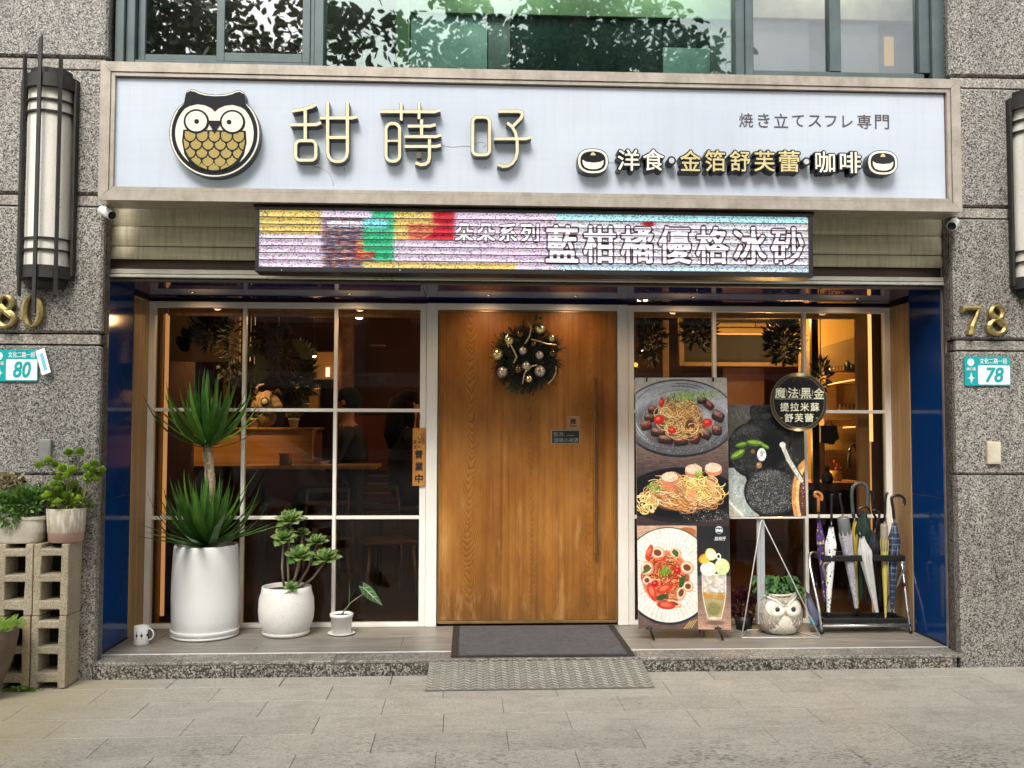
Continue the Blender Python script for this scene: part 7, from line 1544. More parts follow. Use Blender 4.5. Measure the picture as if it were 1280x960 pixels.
# ================================================================== INSIDE THE CAFE
REDB = plain('red_brown_wall', (.06, .010, .003), .55, 0, .25, 2); DKB = plain('dark_brown_ceiling', (.035, .015, .006), .6, 0, .2, 3); FLR = wood('cafe_floor', (.03, .014, .007), (.055, .027, .013), 1, .35, 12, 'X'); GLDW = plain('ochre_wall', (.52, .33, .09), .55, 0, .12, 3); BEI = plain('beige_wall', (.42, .30, .16), .7, 0, .12, 3)
def slab(x0, x1, y0, y1, z0, z1, mat, name, par=None, b=0, **kw): return MB().box(x0, x1, y0, y1, z0, z1, b).build(name, mat, par, **kw)
slab(-3.6, 4.6, 6.46, 11.2, PZ-.05, PZ-.004, FLR, 'cafe_floor', kind='structure'); slab(-3.6, 4.6, 11.2, 11.3, 0, 3.0, REDB, 'cafe_back_wall', kind='structure')
slab(-3.7, -3.6, 6.46, 11.2, 0, 3.0, DKB, 'cafe_side_wall', kind='structure'); slab(4.6, 4.7, 6.46, 11.2, 0, 3.0, DKB, 'cafe_side_wall', kind='structure')
slab(-3.6, 4.6, 6.46, 11.2, 2.78, 2.9, DKB, 'cafe_ceiling', kind='structure'); slab(-3.6, 4.6, 6.447, 6.50, 2.272, 2.78, DKB, 'lintel_inside', kind='structure')
slab(-3.7, -2.13, 6.447, 6.50, 0, 2.78, DKB, 'inner_pier', kind='structure'); slab(2.965, 4.7, 6.447, 6.50, 0, 2.78, DKB, 'inner_pier', kind='structure')
slab(-.25, 1.10, 6.47, 6.50, PZ, 2.27, DKB, 'door_lobby_back', kind='structure')
def ib(x0, y0, x1, y1, Y, d, mat, name, par, b=.003):
    a, c = at(x0, y1, Y), at(x1, y0, Y); return MB().box(a.x, c.x, Y, Y+d, a.z, c.z, b).build(name, mat, par)
WARM = emis('warm_led_strip', (1, .55, .2), 1.0); WARM2 = emis('soft_led_strip', (1, .50, .18), .32)
ln = thing('window_lining', 'wooden lining behind the left shop window with glowing warm light strip', 'wood lining', (-1.2, 6.5, PZ))
ib(193, 392, 204, 784, 6.51, .04, INWOOD, 'lining_post', ln); ib(204.3, 392, 207, 770, 6.53, .012, WARM2, 'light_strip', ln, 0)
ib(210, 386.5, 530, 389, 6.51, .04, INWOOD, 'lining_beam', ln); ib(210, 389.2, 530, 390.8, 6.53, .012, WARM2, 'light_strip', ln, 0); ib(210, 391, 530, 394.5, 6.52, .03, INWOOD, 'lining_beam', ln)
ln = thing('window_lining', 'wooden lining behind the right shop window with glowing warm light strip', 'wood lining', (2.1, 6.5, PZ))
ib(1076, 393, 1084.6, 784, 6.51, .04, INWOOD, 'lining_post', ln); ib(1085, 393, 1089, 552, 6.53, .012, WARM, 'light_strip', ln, 0); ib(1085.4, 552.5, 1089, 770, 6.53, .012, WARM2, 'light_strip', ln, 0); ib(1089.4, 393, 1112, 784, 6.56, .04, DKB, 'lining_post', ln)
ib(788, 389.5, 1083, 392, 6.51, .04, INWOOD, 'lining_beam', ln); ib(788, 392.2, 1083, 393.8, 6.53, .012, WARM, 'light_strip', ln, 0); ib(788, 394, 1083, 396.5, 6.52, .03, INWOOD, 'lining_beam', ln)

# ---- left: lit beige wall, partition counter, hanging plants
bw = thing('beige_partition', 'dim beige wall piece behind the upper left window pane', 'partition', (-2.6, 8.3, 1.7)); ib(186, 380, 300, 452, 8.3, .06, BEI, 'panel', bw); ib(186, 452.5, 242, 800, 7.3, .05, DKB, 'dark_panel', bw)
ib(277, 384, 287, 600, 7.9, .06, DKB, 'post', bw)
wf = thing('white_picture_frame', 'narrow cream frame standing upright behind the hanging fern', 'frame', tuple(at(315, 450, 7.3))); ib(312, 392, 314, 455, 7.3, .02, WHITEF, 'frame_side', wf); ib(317, 396, 319, 455, 7.34, .02, WHITEF, 'frame_side', wf); ib(312, 391, 319, 393, 7.3, .03, WHITEF, 'frame_top', wf)
ct = thing('counter_partition', 'lit honey coloured wooden partition carrying small potted plants', 'counter', tuple(at(335, 585, 7.6)))
ib(240, 537, 391, 583, 7.6, .5, COUNTER, 'front_panel', ct); ib(283, 534.5, 393, 537, 7.57, .55, INWOOD, 'top_board', ct)
tb = thing('cafe_table', 'dark cafe table in front of the honey coloured partition', 'table', (-1.2, 7.3, PZ)); ib(300, 582, 470, 586.5, 7.25, .5, INWOOD, 'tabletop', tb)
for x in (330, 450): a_ = at(x, 590, 7.45); MB().box(a_.x-.02, a_.x+.02, 7.43, 7.47, PZ, at(x, 586, 7.45).z).build('leg', BLACKM, tb)
tp0 = at(357, 583, 7.3); cu = thing('tea_tumbler', 'ribbed brown tumbler on the cafe table behind the middle left pane', 'cup', tuple(tp0)); MB().lathe([(0, 0), (.038, 0), (.050, .03), (.046, .06), (.052, .10), (.048, .10), (.042, .06), (.044, .03), (0, .01)], tp0, 20).build('cup', plain('brown_glaze', (.22, .10, .035), .3), cu)
for nm, x, lab in (('a', 317, 'small cream pot with grey green sprigs at the left end of the partition'), ('b', 367, 'small cream pot with dull green cushion on the right of the partition')):
    p0 = at(x, 535, 7.62); t = thing('small_pot', lab, 'potted plant', tuple(p0)); MB().lathe([(0, 0), (.030, 0), (.040, .062), (.045, .062), (.045, .078), (.040, .078), (.038, .07), (0, .065)], p0, 20).build('pot', plain('cream_pot', (.62, .54, .36), .5), t)
    m = MB(); g_ = random.Random(x); leaves(m, p0+Vector((0, 0, .11)), (.055, .05, .03), 120, .03, g_); m.build('foliage', plain('grey_green_leaf', (.12, .15, .08), .6), t, kind='stuff')
# plush goat-like driftwood ornament
p0 = at(333, 534, 7.66); fg = thing('animal_ornament', 'pale furry animal ornament with round eye sitting on the partition', 'ornament', tuple(p0)); FUR = plain('pale_fur', (.48, .34, .18), .9, 0, .4, 50, .01, 60)
c_ = at(332, 503, 7.62); MB().ball(c_, (.12, .08, .09), 20, 14, fn=lambda d: 1+.08*math.sin(d.x*9+d.z*7)).build('head', FUR, fg); MB().ball(at(328, 522, 7.66), (.11, .07, .085), 18, 12).build('body', plain('brown_fur', (.20, .10, .04), .9, 0, .4, 40), fg)
c2 = at(331, 502, 7.535); MB().ball(c2, (.034, .014, .034), 14, 8).build('eye_ring', BLACKM, fg); MB().ball(c2+Vector((0, -.010, 0)), (.024, .010, .024), 14, 8).build('eye', plain('pale_eye', (.70, .64, .5), .3), fg); MB().ball(at(347, 507, 7.6), (.04, .05, .03), 14, 8).build('muzzle', FUR, fg)
MB().tube([at(318, 492, 7.6), at(322, 482, 7.6), at(330, 480, 7.62)], [.02, .014, .004], 8).build('horn', plain('horn', (.6, .52, .38), .5), fg); MB().tube([at(340, 492, 7.6), at(348, 488, 7.6), at(352, 494, 7.6)], [.02, .016, .006], 8).build('ear', plain('brown_fur', (.2, .1, .04)), fg)
# hanging dried flowers and ferns
DRY = plain('dried_purple_flower', (.17, .08, .045), .9, 0, .6, 60); OLF = leafmat('olive_fern', (.06, .075, .012), (.26, .26, .06)); DKL = plain('shadowed_leaf', (.02, .026, .012), .6)
hp_ = thing('hanging_plant', 'hanging basket of dried purple flowers and yellowish ferns behind the middle left pane', 'hanging plant', tuple(at(347, 430, 7.1))); g_ = random.Random(77)
MB().tube([at(348.6, 390, 7.1), at(348.6, 415, 7.1)], .004, 6).build('cord', WHITEF, hp_)
m = MB(); leaves(m, at(342, 420, 7.1), (.17, .12, .07), 900, .05, g_, 0, .3); leaves(m, at(350, 445, 7.1), (.13, .10, .14), 700, .05, g_, 0, .3, -.5); m.build('dried_flowers', DRY, hp_, kind='stuff')
def frondpx(pts, Y, wd, mat, par, pin=9):
    P = [at(x, y, Y) for x, y in pts]; m = MB(); m.tube(P, .004, 5); n = 22
    for i in range(n):
        f = i/(n-1)*(len(P)-1); a = min(int(f), len(P)-2); p = P[a].lerp(P[a+1], f-a); t = (P[a+1]-P[a]).normalized(); s_ = Vector((t.z, 0, -t.x)); L_ = wd*math.sin(math.pi*(i+1.5)/(n+2))
        for sg_ in (-1, 1): e = p+s_*sg_*L_+t*L_*.45; m.add([p-t*.007, e, p+t*.009], [(0, 1, 2)])
    m.build('frond', mat, par)
frondpx([(318, 440), (324, 450), (329, 462), (328, 474)], 7.0, .07, OLF, hp_); frondpx([(313, 452), (312, 464), (315, 476), (320, 482)], 7.0, .06, OLF, hp_); frondpx([(366, 424), (374, 430), (380, 440), (384, 448)], 7.0, .06, OLF, hp_); frondpx([(330, 445), (326, 455), (320, 470), (322, 480)], 6.98, .06, OLF, hp_); frondpx([(325, 425), (318, 432), (313, 445)], 7.0, .06, OLF, hp_)
hp2 = thing('hanging_palm', 'dark palm like plant silhouetted before the beige wall at upper left', 'hanging plant', tuple(at(260, 430, 7.6))); m = MB(); leaves(m, at(262, 412, 7.6), (.13, .1, .13), 620, .07, g_, 0, .3); leaves(m, at(290, 440, 7.4), (.10, .1, .28), 420, .05, g_, 0, .3, -.5); m.build('foliage', DKL, hp2, kind='stuff')
for pts in ([(240, 420), (230, 422), (222, 430)], [(240, 424), (232, 430), (228, 438)], [(244, 418), (236, 414), (228, 418)]): frondpx(pts, 7.6, .06, DKL, hp2)
dp = thing('tall_indoor_plant', 'dark tall indoor plant silhouette beside the ceiling of the middle left pane', 'indoor plant', tuple(at(370, 480, 8.2))); m = MB(); leaves(m, at(370, 470, 8.2), (.14, .12, .30), 700, .09, g_, 0, .3); m.build('foliage', DKL, dp, kind='stuff')
# far room piece with exit light
bx_ = thing('ceiling_bulkhead', 'tan ceiling bulkhead with little white exit light behind the left window', 'bulkhead', tuple(at(400, 450, 9.5))); ib(386, 440, 418, 474, 9.5, .8, plain('tan_bulkhead', (.34, .20, .07), .7), 'body', bx_, 0); ib(407, 459, 412, 471, 9.46, .03, emis('exit_light', (.9, .85, .7), .7), 'light_panel', bx_, 0); ib(375, 475, 400, 511, 9.8, .05, plain('grey_partition', (.09, .09, .085), .6), 'screen', bx_, 0); ib(386, 481, 398, 511, 9.7, .05, plain('tan_bulkhead', (.4, .26, .1)), 'post', bx_, 0)
# shaded blinds and timbers behind the third pane
tm = thing('timber_frames', 'faint brown timber frame and rail behind the third upper left pane', 'partition', tuple(at(490, 450, 9.6)))
ib(463, 431, 482, 432.5, 9.6, .04, plain('dim_timber', (.16, .09, .05), .6), 'rail', tm, 0)
ib(424, 520, 530, 588, 10.8, .04, plain('maroon_panel', (.16, .028, .012), .6), 'panel', tm, 0)
for y in (594, 604, 616): ib(446, y, 530, y+1.6, 9.4, .05, plain('dim_timber', (.16, .09, .05)), 'rail', tm, 0)
pf = thing('pebbled_post', 'rough brown tree post between the two guests', 'post', tuple(at(429, 560, 8.9))); a_ = at(430, 600, 8.9); MB().tube([Vector((a_.x, 8.9, PZ)), Vector((a_.x+.01, 8.9, 1.0)), Vector((a_.x-.01, 8.9, 1.9)), Vector((a_.x, 8.9, 2.78))], [.10, .085, .09, .08], 12).build('trunk', plain('rough_brown_bark', (.085, .034, .013), .9, 0, .5, 16, .03, 20), pf)

# ---- guests: one continuous skinned body each
SKIN = plain('skin', (.50, .24, .14), .5, 0, .06); 
def person(label, hip, yaw, top, legs, hair, long_hair, arm_pose, head_tilt=0):
    t = thing('person', label, 'person', tuple(hip)); J = {}
    Q = Matrix.Translation(hip) @ Matrix.Rotation(yaw, 4, 'Z')
    pts = [('pel', (0, 0, .04), .15), ('waist', (0, .01, .20), .135), ('chest', (0, .04, .40), .155), ('neckb', (0, .05, .54), .075), ('neck', (0, .07, .60), .055), ('head0', (0, .08, .68), .07), ('head1', (0, .085, .78), .085), ('head2', (0, .08, .86), .06)]
    ed = [(i, i+1) for i in range(7)]
    def add(p, r, par_): pts.append(('x', p, r)); ed.append((par_, len(pts)-1)); return len(pts)-1
    for s_ in (-1, 1):
        sh = add((s_*.17, .04, .49), .065, 3); el_, wr_ = arm_pose[0 if s_ < 0 else 1]; e = add(el_, .045, sh); w_ = add(wr_, .030, e); h = add(tuple(Vector(wr_)+Vector((0, .07, .0))), .028, w_)
        hpj = add((s_*.10, .04, .02), .095, 0); kn = add((s_*.12, .44, .03), .07, hpj); an = add((s_*.12, .46, -.36), .045, kn); add((s_*.12, .60, -.40), .035, an)
    me = bpy.data.meshes.new('body'); me.from_pydata([tuple(Vector(p[1])) for p in pts], ed, []); me.materials.append(top)
    me.materials.append(SKIN); me.materials.append(legs)
    o = link('body', me, t, M=Q); sk = o.modifiers.new('skin', 'SKIN'); ly = me.skin_vertices[0] if me.skin_vertices else None
    if ly is None:
        bpy.context.view_layer.objects.active = o; ly = me.skin_vertices[0]
    for i, p in enumerate(pts): ly.data[i].radius = (p[2], p[2])
    ly.data[0].use_root = True; ss = o.modifiers.new('sub', 'SUBSURF'); ss.levels = 2; ss.render_levels = 2
    dg = bpy.context.evaluated_depsgraph_get(); ev = o.evaluated_get(dg); m2 = bpy.data.meshes.new_from_object(ev); o.modifiers.clear(); o.data = m2
    for mt in list(m2.materials): pass
    m2.materials.clear()
    for mt in (top, SKIN, legs): m2.materials.append(mt)
    for p in m2.polygons:
        c = p.center; p.use_smooth = True; p.material_index = 0
        if c.z > .575: p.material_index = 1
        elif c.z < .10 or (c.y > .2 and c.z < .12): p.material_index = 2
        else:
            for s_ in (0, 1):
                el_, wr_ = (Vector(v) for v in arm_pose[s_]); 
                if (c-(wr_)).length < .20 and (c-el_).length > .06: p.material_index = 1
    def pt(x, y, z): return Q @ Vector((x, y, z))
    m = MB(); rot = Q.to_quaternion()
    m.ball(pt(0, .065, .80), (.098, .108, .105), 20, 14, rot=rot, fn=lambda d: 1.0 if (d.y < .35 or d.z > .45) else .86)
    if long_hair: m.tube([pt(0, .0, .82), pt(0, -.03, .68), pt(0, -.045, .50), pt(0, -.03, .36)], [.09, .105, .10, .05], 14); m.tube([pt(.085, .04, .80), pt(.095, .06, .66), pt(.08, .06, .5)], [.03, .035, .015], 8); m.tube([pt(-.085, .04, .80), pt(-.095, .06, .66), pt(-.08, .06, .5)], [.03, .035, .015], 8)
    m.build('hair', hair, t)
    for s_ in (-1, 1):
        MB().ball(pt(s_*.030, .155, .785), .010, 8, 6).build('eye', BLACKM, t)
        MB().ball(pt(s_*.088, .08, .77), (.012, .022, .028), 8, 6, rot=rot).build('ear', SKIN, t)
        w_ = Vector(arm_pose[0 if s_ < 0 else 1][1])
        for k_ in range(4): b0_ = w_+Vector((-.024+.016*k_, .06, .0)); L_ = (.055, .068, .064, .05)[k_]; MB().tube([Q @ b0_, Q @ (b0_+Vector((0, L_*.55, .004))), Q @ (b0_+Vector((0, L_*.95, -.014)))], [.0085, .008, .006], 6).build('finger', SKIN, t)
        b0_ = w_+Vector((-s_*.026, .03, 0)); MB().tube([Q @ b0_, Q @ (b0_+Vector((-s_*.022, .022, 0))), Q @ (b0_+Vector((-s_*.026, .05, -.004)))], [.010, .009, .007], 6).build('thumb', SKIN, t)
    MB().tube([pt(0, .160, .775), pt(0, .178, .750), pt(0, .160, .742)], [.008, .012, .009], 8).build('nose', SKIN, t); MB().tube([pt(-.022, .160, .715), pt(0, .166, .713), pt(.022, .160, .715)], .005, 6).build('mouth', plain('lips', (.32, .09, .07), .5), t)
    return t
BT_ = plain('black_tshirt', (.010, .010, .011), .85); HAIR = plain('black_hair', (.008, .006, .005), .8, spec=.15)
ha = at(441, 612, 7.9); person('guest in a black top sitting at the table with one bare forearm resting on it', Vector((ha.x+.02, 7.9, ha.z-.05)), R(80), BT_, BT_, HAIR, False, [((-.24, .12, .24), (-.16, .34, .24)), ((.24, .10, .24), (.10, .34, .25))])
hb = at(500, 612, 8.1); person('long haired guest in dark clothes seated behind the orange plank sign', Vector((hb.x, 8.1, hb.z-.05)), R(-65), BT_, BT_, HAIR, True, [((-.24, .12, .24), (-.12, .34, .24)), ((.24, .10, .24), (.10, .34, .25))])
for hh, lab in ((ha, 'dark bench seat under the guest with the bare forearm'), (hb, 'dark bench seat under the long haired guest')):
    t = thing('cafe_stool', lab, 'stool', (hh.x, 8.0, PZ)); zt_ = hh.z-.13; MB().box(hh.x-.2, hh.x+.2, 7.75, 8.25, zt_-.05, zt_, .01).build('seat', DKB, t)
    for sx_ in (-.17, .17):
        for sy_ in (7.8, 8.2): MB().box(hh.x+sx_-.015, hh.x+sx_+.015, sy_-.015, sy_+.015, PZ, zt_-.051).build('leg', DKB, t)
# chairs low in the third pane
def chair(x, y, rz, label):
    t = thing('cafe_chair', label, 'chair', (x, y, PZ), 'dark cafe chairs'); M_ = Matrix.Translation((x, y, PZ)) @ Matrix.Rotation(rz, 4, 'Z')
    def add(m, n, mt): m.v = [M_ @ v for v in m.v]; m.build(n, mt, t)
    add(MB().box(-.2, .2, -.2, .2, .43, .46, .01), 'seat', CHW)
    for sx_ in (-1, 1):
        add(MB().tube([(sx_*.17, -.17, .43), (sx_*.20, -.22, 0)], .014, 8), 'leg', CHW); add(MB().tube([(sx_*.17, .17, .43), (sx_*.19, .21, 0)], .014, 8), 'leg', CHW); add(MB().tube([(sx_*.17, .17, .46), (sx_*.16, .24, .85)], .012, 8), 'back_post', CHW)
    for z in (.62, .72, .82): add(MB().box(-.165, .165, .205+(z-.6)*.1, .222+(z-.6)*.1, z, z+.035, .004), 'back_rail', CHW)
CHW = plain('dark_chair_wood', (.10, .045, .02), .4)
chair(-.62, 7.5, R(20), 'dark wooden chair low behind the lower right pane of the left window'); chair(-1.15, 7.7, R(200), 'dark wooden chair low behind the aeonium pot')
# track spot lamps
def spot(px, py, Y, label, e, aim=(0, 0, -1), r_=.035, col_=(1, .55, .24)):
    p = at(px, py, Y); t = thing('spot_lamp', label, 'lamp', tuple(p), 'warm spot lamps in the cafe ceiling'); MB().lathe([(r_, 0), (r_*1.1, .02), (r_*.9, .10), (.008, .11), (.008, max(.12, 2.78-p.z))], p, 16).build('lamp_body', BLACKM, t); MB().ball(p+Vector((0, 0, .004)), (r_*.85, r_*.85, r_*.5), 14, 8).build('bulb', emis('bulb_glow', (1, .78, .48), 14), t)
    l = bpy.data.lights.new('spot_beam', 'POINT'); l.energy = e; l.color = col_; l.shadow_soft_size = .05; o = bpy.data.objects.new('spot_beam', l); COL.objects.link(o); o.location = p+Vector((0, 0, -.06)); return t
spot(449, 397, 7.6, 'bright round spot lamp in the third upper left pane', 3); spot(490, 394.5, 8.4, 'smaller spot lamp to the right in the third upper left pane', 3); spot(396, 392, 8.0, 'dim spot lamp in the middle upper left pane', 4, r_=.025)
spot(392, 445, 8.8, 'little cone lamp hanging before the tan bulkhead', 5, r_=.03); spot(803.5, 438, 8.0, 'small white disc lamp behind the upper pane beside the door', 3, r_=.02)
l = bpy.data.lights.new('partition_lamp_beam', 'SPOT'); l.energy = 60; l.color = (1, .60, .28); l.spot_size = R(58); l.spot_blend = .8; o = bpy.data.objects.new('partition_lamp_beam', l); COL.objects.link(o); o.location = (-1.85, 6.85, 2.5); o.rotation_euler = (Vector((-1.85, 6.85, 2.5))-Vector((-1.95, 7.65, 1.35))).to_track_quat('Z', 'Y').to_euler()

# ---- right: cove, dark window, kitchen
cv = thing('ceiling_cove', 'glowing golden timber cove high behind the right window', 'ceiling', tuple(at(930, 415, 9.4)))
ib(893, 400, 1003, 417, 9.4, .05, GLDW, 'panel', cv, 0); ib(893, 417.2, 1003, 418.8, 9.3, .03, WARM2, 'light_strip', cv, 0); ib(893, 409, 1003, 409.8, 9.39, .008, DKB, 'seam', cv, 0); ib(944, 400, 944.8, 409, 9.39, .008, DKB, 'seam', cv, 0)
dw = thing('inner_window', 'dark inner window with brown frame behind the upper right panes', 'window', tuple(at(900, 455, 8.9))); TF = plain('brown_window_frame', (.15, .085, .035), .5)
ib(849, 397, 855, 457, 8.9, .05, TF, 'frame_side', dw); ib(855.3, 453, 1005, 457.4, 8.9, .05, TF, 'frame_sill', dw); ib(855.3, 419, 1005, 452.6, 8.93, .02, DARKC, 'pane', dw, 0); ib(893, 394, 1003, 399.6, 9.0, .2, DKB, 'lintel', dw, 0); ib(829, 400, 836, 640, 8.7, .05, TF, 'post', dw); ib(905, 460, 955, 640, 9.2, .03, plain('deep_red_panel', (.05, .006, .003), .6), 'red_panel', dw, 0)
for lab, cx_, cy_, Y_, rad, n in (('dark leafy plant behind the upper pane next to the door', 815, 420, 7.6, (.10, .1, .22), 420), ('dark spreading plant in the middle of the right window', 872, 412, 7.4, (.13, .1, .14), 460), ('bushy plant silhouetted against the golden cove', 980, 425, 7.3, (.14, .1, .18), 640), ('trailing vine above the round badge sign', 1026, 470, 7.2, (.05, .06, .14), 200)):
    t = thing('hanging_plant', lab, 'hanging plant', tuple(at(cx_, cy_, Y_))); m = MB(); leaves(m, at(cx_, cy_, Y_), rad, n, .065, g_, 0, .3); m.build('foliage', DKL, t, kind='stuff'); a_ = at(cx_, cy_, Y_); MB().tube([a_, Vector((a_.x, a_.y, 2.78))], .004, 5).build('cord', DARKC, t)
cb = thing('candle_bauble_cluster', 'small yellow glowing ornament beside the door frame', 'ornament', tuple(at(794.5, 456, 7.2)))
for i, (x, y, r_) in enumerate(((794.5, 456, .018), (792, 451, .008), (797, 459, .010), (795.5, 464, .006), (791.5, 460, .006))): MB().ball(at(x, y, 7.2), r_, 10, 7).build('bead', emis('yellow_glow', (1, .72, .18), .8) if i == 0 else GB, cb)
YK = 8.6; kt = thing('kitchen_wall', 'golden lit kitchen wall with cupboards and shelves behind the right window', 'kitchen', tuple(at(1050, 600, YK)))
a_ = at(1004, 640, YK); c_ = at(1104, 380, YK); 
ib(1004, 398, 1110, 640, YK, .05, GLDW, 'back_panel', kt, 0)
m = MB(); q0, q1, q2, q3 = at(1000, 398, 8.3), at(1076, 398, 8.3), at(1100, 404, 8.3), at(1000, 441, 8.3)
tanm = plain('tan_soffit', (.24, .15, .06), .7); m.prism([(at(1000, 443, 8.2).x, at(1000, 443, 8.2).z), (at(1000, 470, 8.2).x, at(1000, 470, 8.2).z), (at(1110, 470, 8.2).x, at(1110, 470, 8.2).z), (at(1110, 408, 8.2).x, at(1110, 408, 8.2).z)], 8.2, 8.24); m.build('soffit', tanm, kt)
ib(1017, 395, 1022.5, 640, 7.9, .05, DKB, 'post', kt); SHW = plain('shelf_wood', (.36, .19, .05), .45)
ib(1032, 466, 1080, 478, 8.15, .38, SHW, 'shelf', kt); m = MB(); a1, a2 = at(1033, 481, 8.1), at(1078, 473, 8.1); m.tube([a1, a2], .006, 6); m.build('shelf_light', WARM, kt)
ib(1032, 481, 1046, 513, 8.4, .1, SHW, 'cupboard_door', kt); ib(1046.4, 481, 1079, 513, 8.42, .1, GLDW, 'cupboard_door', kt); ib(1079.4, 462, 1084, 560, 8.0, .05, DKB, 'upright', kt)
ib(1030, 524, 1080, 532, 8.15, .38, SHW, 'shelf', kt); m = MB(); m.tube([at(1054, 534.5, 8.1), at(1080, 533, 8.1)], .006, 6); m.build('shelf_light', WARM, kt); ib(1020, 549, 1031, 640, 8.35, .1, DKB, 'tall_cupboard', kt)
TLK = plain('kitchen_tile', (.50, .34, .14), .3)
for i in range(12): ib(1027+i*5, 562, 1031.6+i*5, 602, 8.5, .02, TLK, 'wall_tile', kt, .001)
for i in range(11): ib(1074.4, 537+i*.01, 1074.8, 560, 8.56, .01, DKB, 'seam', kt, 0) if i == 0 else None
kc = thing('kitchen_counter', 'dark kitchen counter with sink below the golden wall', 'counter', tuple(at(1050, 700, 7.9))); ib(1004, 603, 1088, 613, 7.9, .5, INWOOD, 'worktop', kc); ib(1004, 613.5, 1088, 780, 7.93, .45, DKB, 'front', kc)
fc = thing('kitchen_tap', 'tall arched black and chrome kitchen tap on the counter', 'tap', tuple(at(1071, 603, 8.0))); bt_ = [at(x, y, 8.0) for x, y in ((1072, 600), (1072, 575), (1070, 560), (1066.5, 555), (1063, 558), (1061.6, 566))]; MB().tube(bt_, .011, 10).build('arched_pipe', BLACKM, fc); MB().tube([at(1061.6, 566, 8.0), at(1061, 585, 8.0)], [.013, .018], 10).build('spray_head', BLACKM, fc); MB().tube([at(1066, 554.6, 7.98), at(1062.6, 558, 7.98), at(1061.4, 567, 7.98)], .005, 6).build('highlight_coil', CHROME, fc)
db = thing('dark_bag', 'black cloth bag hanging under the lower shelf', 'bag', tuple(at(1037, 545, 8.0))); m = MB(); m.prism([(at(x, y, 8.0).x, at(x, y, 8.0).z) for x, y in ((1026, 532), (1026, 553), (1042, 556), (1046, 550), (1049, 549), (1046, 532))][::1], 8.0, 8.06); m.build('bag', BKC, db); MB().tube([at(1030, 533, 8.03), at(1036, 524, 8.03), at(1042, 533, 8.03)], .005, 6).build('strap', BKC, db)
bo = thing('sake_bottle', 'dark round shouldered bottle figure on the counter edge', 'bottle', tuple(at(1034, 604, 7.85))); p0 = at(1034, 604, 7.85); MB().lathe([(0, 0), (.045, 0), (.05, .05), (.035, .085), (.018, .10), (.016, .12), (.022, .13), (.014, .15), (0, .15)], p0, 18).build('bottle', BLACKM, bo)
for i, (x, y) in enumerate(((1034, 466), (1038, 465.4), (1042, 465), (1046, 464.4), (1050, 464), (1054, 463.6))):
    p0 = at(x, y, 8.2); o = MB().lathe([(.018, 0), (.022, .05), (.020, .05), (.016, .004), (0, .003)], p0, 14).build('drinking_glass', glass('tumbler_glass', (1, .95, .85), .1), None, label='%s small glass from the left standing on the upper kitchen shelf' % ('first', 'second', 'third', 'fourth', 'fifth', 'sixth')[i], cat='glass', group='glasses on the upper kitchen shelf')
for i, (x, h_) in enumerate(((1059, .09), (1065, .06), (1072, .13), (1076, .11))):
    p0 = at(x, 463.5, 8.2); t = thing('kitchen_jar', ('dark squat jar right of the glasses on the upper kitchen shelf', 'low dark caddy in the middle of the upper kitchen shelf', 'tall dark bottle near the end of the upper kitchen shelf', 'slim dark bottle at the end of the upper kitchen shelf')[i], 'jar', tuple(p0), 'dark jars on the upper kitchen shelf'); MB().lathe([(0, 0), (.022, 0), (.024, h_*.7), (.012, h_*.85), (.012, h_), (0, h_)], p0, 14).build('jar', BLACKM, t)
for i, x in enumerate((1050, 1055, 1060, 1065, 1070)):
    p0 = at(x, 513, 8.3); MB().lathe([(.018, 0), (.020, .055), (.018, .055), (.015, .004), (0, .003)], p0, 14).build('drinking_glass', bpy.data.materials['tumbler_glass'], None, label='%s glass from the left inside the open golden cupboard' % ('first', 'second', 'third', 'fourth', 'fifth')[i], cat='glass', group='glasses in the golden cupboard')
p0 = at(1046, 588, 8.1); t = thing('flower_jar', 'yellow jar with red flowers on the kitchen counter', 'vase', tuple(at(1044, 603, 8.1))); p1 = at(1044, 603, 8.1); MB().lathe([(0, 0), (.05, 0), (.055, .06), (.045, .10), (0, .10)], p1, 18).build('jar', plain('yellow_jar', (.6, .4, .1), .3), t)
for x, y in ((1043.6, 577), (1047, 581), (1051, 586), (1046, 586)): MB().ball(at(x, y, 8.08), .015, 10, 7).build('flower', plain('red_petal', (.45, .04, .02), .5), t)
lf_ = thing('lit_jar', 'small glowing amber jar at the right end of the kitchen counter', 'jar', tuple(at(1082, 598, 8.0))); p1 = at(1081.5, 601, 8.0); MB().lathe([(0, 0), (.026, 0), (.028, .06), (.02, .07), (0, .07)], p1, 16).build('jar', emis('amber_glow', (1, .6, .14), 1.2), lf_)
for (x, y, z, e) in ((2.85, 8.0, 2.42, 55), (2.7, 8.3, 1.62, 14.0), (2.75, 8.25, 1.28, 14), (1.9, 9.0, 2.6, 6)):
    l = bpy.data.lights.new('kitchen_light', 'POINT'); l.energy = e; l.color = (1, .60, .22); l.shadow_soft_size = .06; o = bpy.data.objects.new('kitchen_light', l); COL.objects.link(o); o.location = (x, y, z)
pt_ = thing('pendant_lamp', 'small cone lamp above the kitchen counter', 'lamp', (2.85, 8.0, 2.45)); MB().lathe([(.05, 0), (.02, .07), (.006, .09), (.006, .33)], (2.85, 8.0, 2.45), 16).build('shade', BLACKM, pt_); MB().ball((2.85, 8.0, 2.465), .024, 10, 7).build('bulb', bpy.data.materials['bulb_glow'], pt_)

